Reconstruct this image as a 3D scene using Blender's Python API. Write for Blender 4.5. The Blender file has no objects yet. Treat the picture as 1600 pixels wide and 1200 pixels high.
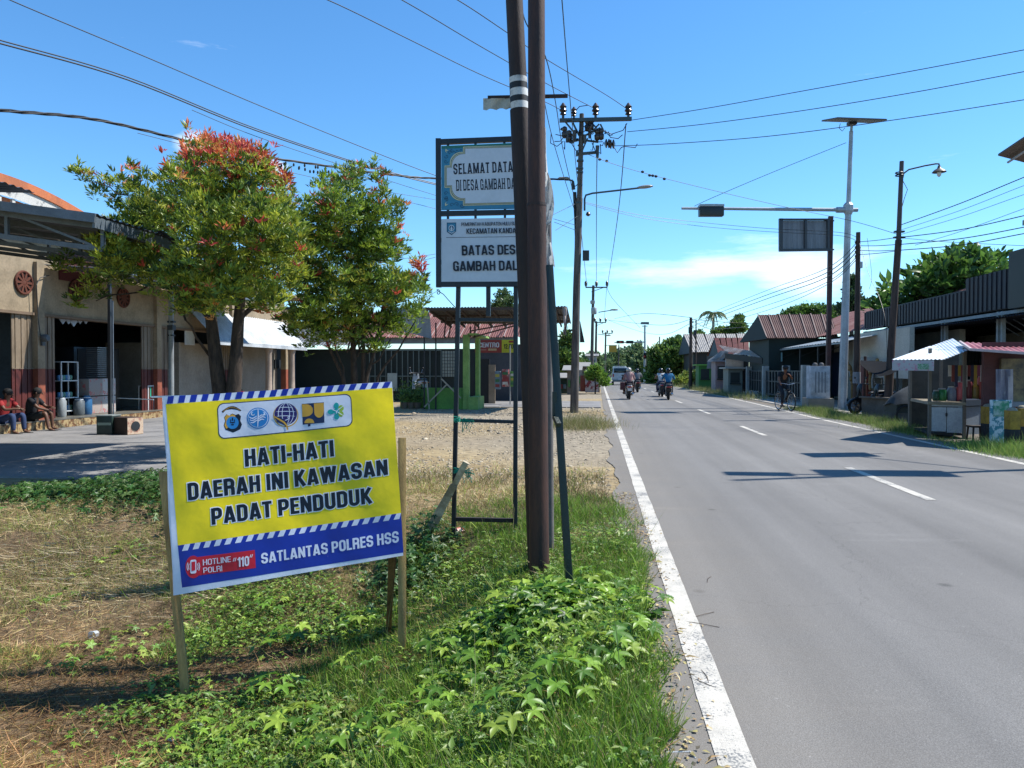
import bpy, bmesh, math, random
import numpy as np
from mathutils import Vector, Matrix, noise as mnoise
random.seed(7); rng = np.random.default_rng(7)
R = math.radians
SC = bpy.context.scene
COL = SC.collection
# ------------------------------------------------------------------ camera
F = 1200.0; HZ = 579.0; CH = 1.5
YAW = math.atan(135/1200); PITCH = math.atan(21/1200)
cam_d = bpy.data.cameras.new('camera'); cam = bpy.data.objects.new('camera', cam_d); COL.objects.link(cam)
cam_d.sensor_width = 36; cam_d.lens = 36*F/1600; cam_d.clip_end = 3000; cam_d.clip_start = .05
cam.location = (0, 0, CH); cam.rotation_euler = (math.pi/2-PITCH, 0, YAW)
SC.camera = cam
# ------------------------------------------------------------------ light
SUN_AZ = R(19.5)      # from +X towards +Y
SUN_EL = R(53)
sd = bpy.data.lights.new('sun', 'SUN'); sun = bpy.data.objects.new('sun', sd); COL.objects.link(sun)
sd.energy = 5.0; sd.angle = R(.5); sd.color = (1, .965, .9)
sdir = Vector((math.cos(SUN_EL)*math.cos(SUN_AZ), math.cos(SUN_EL)*math.sin(SUN_AZ), math.sin(SUN_EL)))
sun.rotation_euler = sdir.to_track_quat('Z', 'Y').to_euler(); sun.location = (20, 10, 40)
wd = bpy.data.worlds.new('World'); SC.world = wd; wd.use_nodes = True
nt = wd.node_tree; N = nt.nodes; L_ = nt.links; N.clear()
wo = N.new('ShaderNodeOutputWorld'); bg = N.new('ShaderNodeBackground'); bg.inputs[1].default_value = .118
sky = N.new('ShaderNodeTexSky'); sky.sky_type = 'NISHITA'; sky.sun_disc = False
sky.sun_elevation = SUN_EL; sky.sun_rotation = math.pi/2-SUN_AZ
sky.air_density = 1.0; sky.dust_density = .0; sky.ozone_density = 4.5; sky.altitude = 0
tc = N.new('ShaderNodeTexCoord')
# clouds: thin streaks low over the horizon all the way round, with a few puffs
sep = N.new('ShaderNodeSeparateXYZ'); L_.new(tc.outputs['Generated'], sep.inputs[0])
def wmath(op, a, b=None, c=None, clamp=False):
    n = N.new('ShaderNodeMath'); n.operation = op; n.use_clamp = clamp
    for i, q in enumerate((a, b, c)):
        if q is None: continue
        if isinstance(q, (int, float)): n.inputs[i].default_value = q
        else: L_.new(q, n.inputs[i])
    return n.outputs[0]
mp = N.new('ShaderNodeMapping'); mp.inputs['Scale'].default_value = (1.6, 1.6, 9); mp.inputs['Location'].default_value = (.6, .35, .2)
L_.new(tc.outputs['Generated'], mp.inputs[0])
cn = N.new('ShaderNodeTexNoise'); cn.inputs['Scale'].default_value = 2.4; cn.inputs['Detail'].default_value = 9; cn.inputs['Roughness'].default_value = .62
L_.new(mp.outputs[0], cn.inputs[0])
CLOUDS = []   # (direction, angular radius, vertical squash, strength)
def cloud_at(px, py, rad, squash, k, soft=.5):
    x = (px-800)/F; y = (600-py)/F
    v = Vector((x, y, -1)); v.rotate(cam.rotation_euler.to_matrix()); v.normalize()
    s = N.new('ShaderNodeVectorMath'); s.operation = 'SUBTRACT'; L_.new(tc.outputs['Generated'], s.inputs[0]); s.inputs[1].default_value = v
    m = N.new('ShaderNodeVectorMath'); m.operation = 'MULTIPLY'; L_.new(s.outputs[0], m.inputs[0]); m.inputs[1].default_value = (1/rad, 1/rad, squash/rad)
    l = N.new('ShaderNodeVectorMath'); l.operation = 'LENGTH'; L_.new(m.outputs[0], l.inputs[0])
    t = wmath('SUBTRACT', 1, l.outputs['Value'], clamp=True)
    return wmath('MULTIPLY', t, k)
env = wmath('MULTIPLY', cloud_at(1090, 405, .24, 5.0, .75), 1.0)
env = wmath('ADD', env, cloud_at(1275, 450, .08, 1.5, .9))
env = wmath('ADD', env, cloud_at(302, 226, .034, 1.3, 1.3))
env = wmath('ADD', env, cloud_at(425, 262, .03, 1.4, 1.3))
env = wmath('ADD', env, cloud_at(1330, 385, .2, 4.5, .55))
band = wmath('MULTIPLY', wmath('SUBTRACT', .30, wmath('ABSOLUTE', wmath('SUBTRACT', sep.outputs[2], .13)), clamp=True), .35)
env = wmath('ADD', env, band)
cl = wmath('MULTIPLY', wmath('SUBTRACT', wmath('ADD', cn.outputs['Fac'], wmath('MULTIPLY', env, .42)),   .70), 3.2, clamp=True)
cl = wmath('MULTIPLY', cl, .72)
hs = N.new('ShaderNodeHueSaturation'); hs.inputs['Saturation'].default_value = 1.1
tint = N.new('ShaderNodeVectorMath'); tint.operation = 'MULTIPLY'; L_.new(sky.outputs[0], tint.inputs[0]); tint.inputs[1].default_value = (.92, 1.12, 1.21); L_.new(tint.outputs[0], hs.inputs['Color'])
mx = N.new('ShaderNodeMix'); mx.data_type = 'RGBA'; L_.new(cl, mx.inputs[0]); L_.new(hs.outputs[0], mx.inputs[6]); mx.inputs[7].default_value = (8.6, 9.0, 9.4, 1)
L_.new(mx.outputs[2], bg.inputs[0]); L_.new(bg.outputs[0], wo.inputs[0])
SC.view_settings.view_transform = 'Standard'; SC.view_settings.look = 'None'; SC.view_settings.exposure = 0.62; SC.view_settings.gamma = 1
SC.view_settings.use_curve_mapping = False
SC.render.engine = 'CYCLES'; SC.cycles.max_bounces = 8; SC.cycles.transparent_max_bounces = 16
# ------------------------------------------------------------------ geometry of the place
ROT = cam.rotation_euler.to_matrix()
def ray(px, py):
    v = Vector(((px-800)/F, (600-py)/F, -1)); v.rotate(ROT); return v
O = Vector((0, 0, CH))
FW = Vector((-math.sin(YAW), math.cos(YAW), 0)); RT = Vector((math.cos(YAW), math.sin(YAW), 0)); UP = Vector((0, 0, 1))
def W(px, py, D):
    v = ray(px, py); return O+v*(D/v.dot(FW))
def atX(px, py, X):
    v = ray(px, py); return O+v*(X/v.x)
def atY(px, py, Y):
    v = ray(px, py); return O+v*(Y/v.y)
def sstep(t):
    t = np.clip(t, 0, 1); return t*t*(3-2*t)
def vnoise(x, y, s=1.0, seed=0):
    x = np.asarray(x, float)*s; y = np.asarray(y, float)*s
    xi = np.floor(x).astype(int); yi = np.floor(y).astype(int); fx = x-xi; fy = y-yi
    fx = fx*fx*(3-2*fx); fy = fy*fy*(3-2*fy)
    def h(a, b):
        n = (a*374761393+b*668265263+seed*974634777) & 0x7fffffff
        n = ((n ^ (n >> 13))*1274126177) & 0x7fffffff
        return ((n ^ (n >> 16)) & 0xffff)/65535.0
    return (h(xi, yi)*(1-fx)+h(xi+1, yi)*fx)*(1-fy)+(h(xi, yi+1)*(1-fx)+h(xi+1, yi+1)*fx)*fy
def H(x, y):
    x = np.asarray(x, float); y = np.asarray(y, float)
    a = sstep((.05-x)/2.1)*(1-sstep((-x-4.6)/3.2)*.8)
    m = 1-sstep((y-5.4)/3.8)
    z = -.68*a*m
    vg = sstep((.2-x)/.6)*sstep((10-y)/3)*sstep((x+8)/2)
    z = z+vg*(.07*(vnoise(x, y, 1.7, 3)-.5)+.035*(vnoise(x, y, 5, 4)-.5))
    far = sstep((-.2-x)/1.0)*(1-vg)*sstep((60-y)/20)
    z = z+far*.03*(vnoise(x, y, .9, 8)-.5)
    return z-.012
def G(px, py, z0=0):
    v = ray(px, py); t = (z0-CH)/v.z
    for _ in range(30):
        p = O+v*t; h = float(H(p.x, p.y)); t += ((h+z0)-p.z)/v.z*.8
    return O+v*t
def gz(x, y): return float(H(x, y))
def S(hexs):
    r, g, b = (int(hexs[i:i+2], 16)/255 for i in (0, 2, 4))
    return tuple((c/12.92 if c <= .04045 else ((c+.055)/1.055)**2.4) for c in (r, g, b))
# ------------------------------------------------------------------ materials
MATS = {}
def M(name, c, r=.65, m=0.0, c2=None, sc=3.0, mix=.6, bump=0.0, bs=40.0, st=(1, 1, 1), fine=.12, lo=.42, hi=.62, tr=0.0, spec=.5):
    if name in MATS: return MATS[name]
    if isinstance(c, str): c = S(c)
    if isinstance(c2, str): c2 = S(c2)
    if c2 is None: c2 = tuple(q*.72 for q in c)
    a = bpy.data.materials.new(name); a.use_nodes = True; t = a.node_tree; n = t.nodes; l = t.links
    p = n['Principled BSDF']; p.inputs['Roughness'].default_value = r; p.inputs['Metallic'].default_value = m
    p.inputs['Specular IOR Level'].default_value = spec
    co = n.new('ShaderNodeTexCoord'); mp = n.new('ShaderNodeMapping'); mp.inputs['Scale'].default_value = st; l.new(co.outputs['Object'], mp.inputs[0])
    no = n.new('ShaderNodeTexNoise'); no.inputs['Scale'].default_value = sc; no.inputs['Detail'].default_value = 7; no.inputs['Roughness'].default_value = .65; l.new(mp.outputs[0], no.inputs[0])
    rp = n.new('ShaderNodeMapRange'); rp.inputs[1].default_value = lo; rp.inputs[2].default_value = hi; rp.inputs[4].default_value = mix; l.new(no.outputs[0], rp.inputs[0])
    mi = n.new('ShaderNodeMix'); mi.data_type = 'RGBA'; mi.inputs[6].default_value = (*c, 1); mi.inputs[7].default_value = (*c2, 1); l.new(rp.outputs[0], mi.inputs[0])
    n2 = n.new('ShaderNodeTexNoise'); n2.inputs['Scale'].default_value = sc*14; n2.inputs['Detail'].default_value = 3; l.new(mp.outputs[0], n2.inputs[0])
    r2 = n.new('ShaderNodeMapRange'); r2.inputs[1].default_value = .3; r2.inputs[2].default_value = .7; r2.inputs[3].default_value = 1-fine; r2.inputs[4].default_value = 1+fine; l.new(n2.outputs[0], r2.inputs[0])
    vm = n.new('ShaderNodeVectorMath'); vm.operation = 'SCALE'; l.new(mi.outputs[2], vm.inputs[0]); l.new(r2.outputs[0], vm.inputs['Scale'])
    l.new(vm.outputs[0], p.inputs['Base Color'])
    if bump:
        b = n.new('ShaderNodeBump'); b.inputs['Strength'].default_value = bump; b.inputs['Distance'].default_value = .01
        n3 = n.new('ShaderNodeTexNoise'); n3.inputs['Scale'].default_value = bs; n3.inputs['Detail'].default_value = 5; l.new(mp.outputs[0], n3.inputs[0])
        l.new(n3.outputs[0], b.inputs['Height']); l.new(b.outputs[0], p.inputs['Normal'])
    if tr:
        ts = n.new('ShaderNodeBsdfTranslucent'); l.new(vm.outputs[0], ts.inputs[0]); ms = n.new('ShaderNodeMixShader'); ms.inputs[0].default_value = tr
        l.new(p.outputs[0], ms.inputs[1]); l.new(ts.outputs[0], ms.inputs[2]); l.new(ms.outputs[0], n['Material Output'].inputs[0])
    MATS[name] = a; return a
def Mattr(name, r=.5, tr=.3, fine=.15, sc=30, spec=.4, bump=0):
    """albedo stored per vertex (each leaf, blade or stone has its own colour)"""
    if name in MATS: return MATS[name]
    a = bpy.data.materials.new(name); a.use_nodes = True; t = a.node_tree; n = t.nodes; l = t.links
    p = n['Principled BSDF']; p.inputs['Roughness'].default_value = r; p.inputs['Specular IOR Level'].default_value = spec
    at = n.new('ShaderNodeAttribute'); at.attribute_name = 'col'
    co = n.new('ShaderNodeTexCoord'); n2 = n.new('ShaderNodeTexNoise'); n2.inputs['Scale'].default_value = sc; n2.inputs['Detail'].default_value = 6; l.new(co.outputs['Object'], n2.inputs[0])
    r2 = n.new('ShaderNodeMapRange'); r2.inputs[1].default_value = .3; r2.inputs[2].default_value = .7; r2.inputs[3].default_value = 1-fine; r2.inputs[4].default_value = 1+fine; l.new(n2.outputs[0], r2.inputs[0])
    vm = n.new('ShaderNodeVectorMath'); vm.operation = 'SCALE'; l.new(at.outputs['Color'], vm.inputs[0]); l.new(r2.outputs[0], vm.inputs['Scale'])
    l.new(vm.outputs[0], p.inputs['Base Color'])
    if bump:
        b = n.new('ShaderNodeBump'); b.inputs['Strength'].default_value = bump; b.inputs['Distance'].default_value = .02; l.new(n2.outputs[0], b.inputs['Height']); l.new(b.outputs[0], p.inputs['Normal'])
    if tr:
        ts = n.new('ShaderNodeBsdfTranslucent'); l.new(vm.outputs[0], ts.inputs[0]); ms = n.new('ShaderNodeMixShader'); ms.inputs[0].default_value = tr
        l.new(p.outputs[0], ms.inputs[1]); l.new(ts.outputs[0], ms.inputs[2]); l.new(ms.outputs[0], n['Material Output'].inputs[0])
    MATS[name] = a; return a
def Mglass(name, c=(.8, .85, .85), r=.1, alpha=.35):
    if name in MATS: return MATS[name]
    a = bpy.data.materials.new(name); a.use_nodes = True; t = a.node_tree; n = t.nodes; l = t.links
    p = n['Principled BSDF']; p.inputs['Base Color'].default_value = (*c, 1); p.inputs['Roughness'].default_value = r; p.inputs['Alpha'].default_value = alpha
    MATS[name] = a; return a
# ------------------------------------------------------------------ objects
def tag(o, label=None, cat=None, group=None, kind=None):
    if label: o['label'] = label
    if cat: o['category'] = cat
    if group: o['group'] = group
    if kind: o['kind'] = kind
    return o
def thing(name, label, cat, loc=(0, 0, 0), rz=0, group=None):
    o = bpy.data.objects.new(name, None); COL.objects.link(o); o.location = loc; o.rotation_euler = (0, 0, rz); o.empty_display_size = .2
    return tag(o, label, cat, group)
def dup(o, parent=None, loc=None, rz=None, label=None, scale=None):
    c = o.copy(); COL.objects.link(c)
    if parent is not None: c.parent = parent
    if loc is not None: c.location = loc
    if rz is not None: c.rotation_euler = (0, 0, rz)
    if scale is not None: c.scale = (scale,)*3
    if label: c['label'] = label
    for ch in list(o.children): dup(ch, c)
    return c
def world_loc(o):
    l = Vector(o.location)
    while o.parent is not None: o = o.parent; l += Vector(o.location)
    return l
class MB:
    def __init__(s): s.v = []; s.f = []
    def add(s, vs, fs):
        k = len(s.v); s.v += [Vector(q) for q in vs]; s.f += [tuple(k+i for i in f) for f in fs]; return s
    def bx(s, x0, x1, y0, y1, z0, z1):
        return s.add([(x0, y0, z0), (x1, y0, z0), (x1, y1, z0), (x0, y1, z0), (x0, y0, z1), (x1, y0, z1), (x1, y1, z1), (x0, y1, z1)],
                     [(0, 3, 2, 1), (4, 5, 6, 7), (0, 1, 5, 4), (1, 2, 6, 5), (2, 3, 7, 6), (3, 0, 4, 7)])
    def box(s, c, d, rz=0, rx=0, ry=0):
        m = Matrix.Rotation(rz, 3, 'Z') @ Matrix.Rotation(ry, 3, 'Y') @ Matrix.Rotation(rx, 3, 'X'); c = Vector(c); k = []
        for z in (-.5, .5):
            for x, y in ((-.5, -.5), (.5, -.5), (.5, .5), (-.5, .5)): k.append(c+m @ Vector((x*d[0], y*d[1], z*d[2])))
        return s.add(k, [(0, 3, 2, 1), (4, 5, 6, 7), (0, 1, 5, 4), (1, 2, 6, 5), (2, 3, 7, 6), (3, 0, 4, 7)])
    def bar(s, a, b, w, h=None, up=None):
        a = Vector(a); b = Vector(b); h = w if h is None else h; d = (b-a).normalized()
        u = Vector(up) if up is not None else (Vector((0, 0, 1)) if abs(d.z) < .95 else Vector((0, 1, 0)))
        x = d.cross(u).normalized(); y = x.cross(d).normalized(); k = []
        for p in (a, b):
            for i, j in ((-1, -1), (1, -1), (1, 1), (-1, 1)): k.append(p+x*(i*w/2)+y*(j*h/2))
        return s.add(k, [(0, 3, 2, 1), (4, 5, 6, 7), (0, 1, 5, 4), (1, 2, 6, 5), (2, 3, 7, 6), (3, 0, 4, 7)])
    def path(s, pts, r, n=8, cap=True, r1=None):
        pts = [Vector(p) for p in pts]; k0 = len(s.v); m = len(pts)
        ref = None
        for i, p in enumerate(pts):
            d = (pts[min(i+1, m-1)]-pts[max(i-1, 0)]).normalized()
            if ref is None: ref = Vector((0, 0, 1)) if abs(d.z) < .9 else Vector((1, 0, 0))
            x = d.cross(ref).normalized(); y = x.cross(d).normalized(); ref = y
            rr = r[i] if isinstance(r, (list, tuple)) else (r if r1 is None else r+(r1-r)*i/(m-1))
            for j in range(n):
                a = 2*math.pi*j/n; s.v.append(p+x*(rr*math.cos(a))+y*(rr*math.sin(a)))
        for i in range(m-1):
            for j in range(n):
                a = k0+i*n+j; b = k0+i*n+(j+1) % n; s.f.append((a, b, b+n, a+n))
        if cap: s.f.append(tuple(k0+j for j in reversed(range(n)))); s.f.append(tuple(k0+(m-1)*n+j for j in range(n)))
        return s
    def tube(s, a, b, r0, r1=None, n=12): return s.path([a, b], [r0, r0 if r1 is None else r1], n)
    def lathe(s, c, prof, n=16, axis='z'):
        c = Vector(c); k0 = len(s.v); m = len(prof)
        for r, z in prof:
            for j in range(n):
                a = 2*math.pi*j/n; q = (r*math.cos(a), r*math.sin(a), z)
                q = q if axis == 'z' else ((q[2], q[0], q[1]) if axis == 'x' else (q[0], q[2], q[1])); s.v.append(c+Vector(q))
        for i in range(m-1):
            for j in range(n):
                a = k0+i*n+j; b = k0+i*n+(j+1) % n; s.f.append((a, b, b+n, a+n))
        s.f.append(tuple(k0+j for j in reversed(range(n)))); s.f.append(tuple(k0+(m-1)*n+j for j in range(n))); return s
    def torus(s, c, rr, r, axis='y', n=20, m=8):
        c = Vector(c); k0 = len(s.v)
        for i in range(n):
            a = 2*math.pi*i/n
            for j in range(m):
                b = 2*math.pi*j/m; q = rr+r*math.cos(b); x, y, z = q*math.cos(a), q*math.sin(a), r*math.sin(b)
                s.v.append(c+(Vector((x, z, y)) if axis == 'y' else (Vector((z, x, y)) if axis == 'x' else Vector((x, y, z)))))
        for i in range(n):
            for j in range(m): s.f.append((k0+i*m+j, k0+((i+1) % n)*m+j, k0+((i+1) % n)*m+(j+1) % m, k0+i*m+(j+1) % m))
        return s
    def slab(s, pts, t):
        """polygon given by coplanar points, thickened by t along its normal"""
        pts = [Vector(p) for p in pts]; nrm = (pts[1]-pts[0]).cross(pts[2]-pts[0]).normalized(); n = len(pts)
        k = pts+[p-nrm*t for p in pts]
        return s.add(k, [tuple(range(n)), tuple(reversed(range(n, 2*n)))]+[(i, i+n, (i+1) % n+n, (i+1) % n) for i in range(n)])
    def corr(s, o, u, v, n, amp=.018, t=.006, k=6):
        """corrugated sheet: o origin, u across the waves, v along them, n waves"""
        o = Vector(o); u = Vector(u); v = Vector(v); nr = u.cross(v).normalized(); k0 = len(s.v); m = n*k
        for side in (0, 1):
            for i in range(m+1):
                h = math.sin(2*math.pi*i/k)*amp-side*t
                for w in (0, 1): s.v.append(o+u*(i/m)+v*w+nr*h)
        for side in (0, 1):
            for i in range(m):
                a = k0+side*2*(m+1)+2*i; s.f.append((a, a+2, a+3, a+1) if side == 0 else (a, a+1, a+3, a+2))
        return s
    def ell(s, c, r, n=12, m=8, rot=None):
        c = Vector(c); r = (r, r, r) if not isinstance(r, (tuple, list)) else r; k0 = len(s.v)
        for i in range(m+1):
            th = math.pi*i/m
            for j in range(n):
                ph = 2*math.pi*j/n; q = Vector((r[0]*math.sin(th)*math.cos(ph), r[1]*math.sin(th)*math.sin(ph), r[2]*math.cos(th)))
                s.v.append(c+(rot @ q if rot else q))
        for i in range(m):
            for j in range(n): s.f.append((k0+i*n+j, k0+(i+1)*n+j, k0+(i+1)*n+(j+1) % n, k0+i*n+(j+1) % n))
        return s
    def build(s, name, mat, parent=None, smooth=False, bevel=0, world=True, kind=None, label=None, auto=None):
        off = world_loc(parent) if (parent is not None and world) else Vector((0, 0, 0))
        me = bpy.data.meshes.new(name); me.from_pydata([tuple(p-off) for p in s.v], [], s.f)
        me.materials.append(mat if not isinstance(mat, str) else MATS[mat]); me.validate(); me.update()
        o = bpy.data.objects.new(name, me); COL.objects.link(o)
        if bevel:
            bm = bmesh.new(); bm.from_mesh(me); bmesh.ops.bevel(bm, geom=bm.edges[:], offset=bevel, segments=2, affect='EDGES', profile=.6); bm.to_mesh(me); bm.free(); smooth = True; auto = auto or 40
        if smooth:
            for p in me.polygons: p.use_smooth = True
            try: me.set_sharp_from_angle(angle=R(auto or 50))
            except Exception: pass
        if parent is not None: o.parent = parent
        if kind: o['kind'] = kind
        if label: o['label'] = label
        return o
def np_mesh(name, V, Fc, colr, mat, smooth=False):
    """V (n,3), Fc (m,k) all with k corners, colr (n,3)"""
    V = np.ascontiguousarray(V, np.float32); Fc = np.ascontiguousarray(Fc, np.int32); me = bpy.data.meshes.new(name)
    me.vertices.add(len(V)); me.vertices.foreach_set('co', V.ravel()); m, k = Fc.shape
    me.loops.add(m*k); me.loops.foreach_set('vertex_index', Fc.ravel()); me.polygons.add(m)
    me.polygons.foreach_set('loop_start', np.arange(0, m*k, k, dtype=np.int32))
    me.update(calc_edges=True)
    if colr is not None:
        at = me.attributes.new('col', 'FLOAT_COLOR', 'POINT'); c4 = np.ones((len(V), 4), np.float32); c4[:, :3] = colr; at.data.foreach_set('color', c4.ravel())
    if smooth: me.polygons.foreach_set('use_smooth', np.ones(m, bool))
    me.materials.append(mat); return me
TPL = {}
TPL['diamond'] = (np.array([(0, 0, 0), (.5, -.5, .1), (1, 0, 0), (.5, .5, .1)], float), np.array([(0, 1, 2), (0, 2, 3)]))
TPL['lance'] = (np.array([(0, 0, 0), (.4, -.5, .09), (.42, 0, 0), (.4, .5, .09), (1, 0, -.12)], float), np.array([(0, 1, 2), (1, 4, 2), (0, 2, 3), (2, 4, 3)]))
TPL['blade'] = (np.array([(0, -.5, 0), (0, .5, 0), (.55, -.38, .07), (.55, .38, .07), (1, 0, .3)], float), np.array([(0, 2, 1), (1, 2, 3), (2, 4, 3)]))
TPL['broad'] = (np.array([(0, 0, 0), (.25, -.42, .07), (.3, 0, 0), (.25, .42, .07), (.65, -.4, .05), (.68, 0, -.03), (.65, .4, .05), (1, 0, -.16)], float),
                np.array([(0, 1, 2), (0, 2, 3), (1, 4, 2), (2, 4, 5), (2, 5, 3), (3, 5, 6), (4, 7, 5), (5, 7, 6)]))
def _lobed(nl=5):
    P = [(.12, 0, 0)]; Fx = []
    ang = [-125, -64, 0, 64, 125]; rad = [.62, .86, 1.0, .86, .62]
    seq = [(-160, .18, .02)]
    for i in range(5):
        seq.append((ang[i]-17, rad[i]*.62, .05)); seq.append((ang[i], rad[i], -.14)); seq.append((ang[i]+17, rad[i]*.62, .05))
        if i < 4: seq.append(((ang[i]+ang[i+1])/2, .34, .03))
    seq.append((160, .18, .02))
    for a, r, z in seq: P.append((.12+r*.88*math.cos(R(a)), r*.95*math.sin(R(a)), z))
    for i in range(1, len(P)-1): Fx.append((0, i, i+1))
    return np.array(P, float), np.array(Fx)
TPL['lobed'] = _lobed()
def unit(a): return a/np.maximum(np.linalg.norm(a, axis=1, keepdims=True), 1e-9)
def leaf_arrays(P, D, Nn, Ln, Wd, Cc, kind):
    tv, tf = TPL[kind]; D = unit(D); Sd = unit(np.cross(Nn, D)); Nn = np.cross(D, Sd)
    V = P[:, None]+D[:, None]*(Ln[:, None, None]*tv[None, :, 0:1])+Sd[:, None]*(Wd[:, None, None]*tv[None, :, 1:2])+Nn[:, None]*(Ln[:, None, None]*tv[None, :, 2:3])
    n, k = len(P), len(tv); Fc = tf[None]+(np.arange(n)*k)[:, None, None]
    Cv = np.repeat(Cc, k, axis=0)
    return V.reshape(-1, 3), Fc.reshape(-1, 3), Cv
def leaf_obj(name, P, D, Nn, Ln, Wd, Cc, kind, mat, parent=None, smooth=False, off=None):
    if off is None: off = np.array(world_loc(parent)) if parent is not None else np.zeros(3)
    V, Fc, Cv = leaf_arrays(np.asarray(P)-off, D, Nn, Ln, Wd, Cc, kind)
    o = bpy.data.objects.new(name, np_mesh(name, V, Fc, Cv, mat, smooth)); COL.objects.link(o)
    if parent is not None: o.parent = parent
    return o
def rdir(n):
    a = rng.normal(size=(n, 3)); return unit(a)
def pick(cols, n, w=None, jit=.15):
    cols = np.array(cols); i = rng.choice(len(cols), n, p=w); return cols[i]*(1+jit*rng.normal(size=(n, 1))).clip(.5, 1.6)
# ------------------------------------------------------------------ lettering (flat print)
def text_tris(s, off=0.0, sp=1.0):
    cu = bpy.data.curves.new('lettering', 'FONT'); cu.body = s; cu.size = 1; cu.offset = off; cu.space_character = sp; cu.resolution_u = 4
    o = bpy.data.objects.new('lettering', cu); COL.objects.link(o); dg = bpy.context.evaluated_depsgraph_get()
    me = bpy.data.meshes.new_from_object(o.evaluated_get(dg)); bm = bmesh.new(); bm.from_mesh(me); bmesh.ops.triangulate(bm, faces=bm.faces[:])
    P = np.array([(v.co.x, v.co.y) for v in bm.verts]); T = [tuple(v.index for v in f.verts) for f in bm.faces]
    bm.free(); bpy.data.objects.remove(o); bpy.data.curves.remove(cu); bpy.data.meshes.remove(me)
    return P, T
def _arc(cx, cy, rx, ry, a0, a1, n=7): return [(cx+rx*math.cos(R(a0+(a1-a0)*i/n)), cy+ry*math.sin(R(a0+(a1-a0)*i/n))) for i in range(n+1)]
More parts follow.
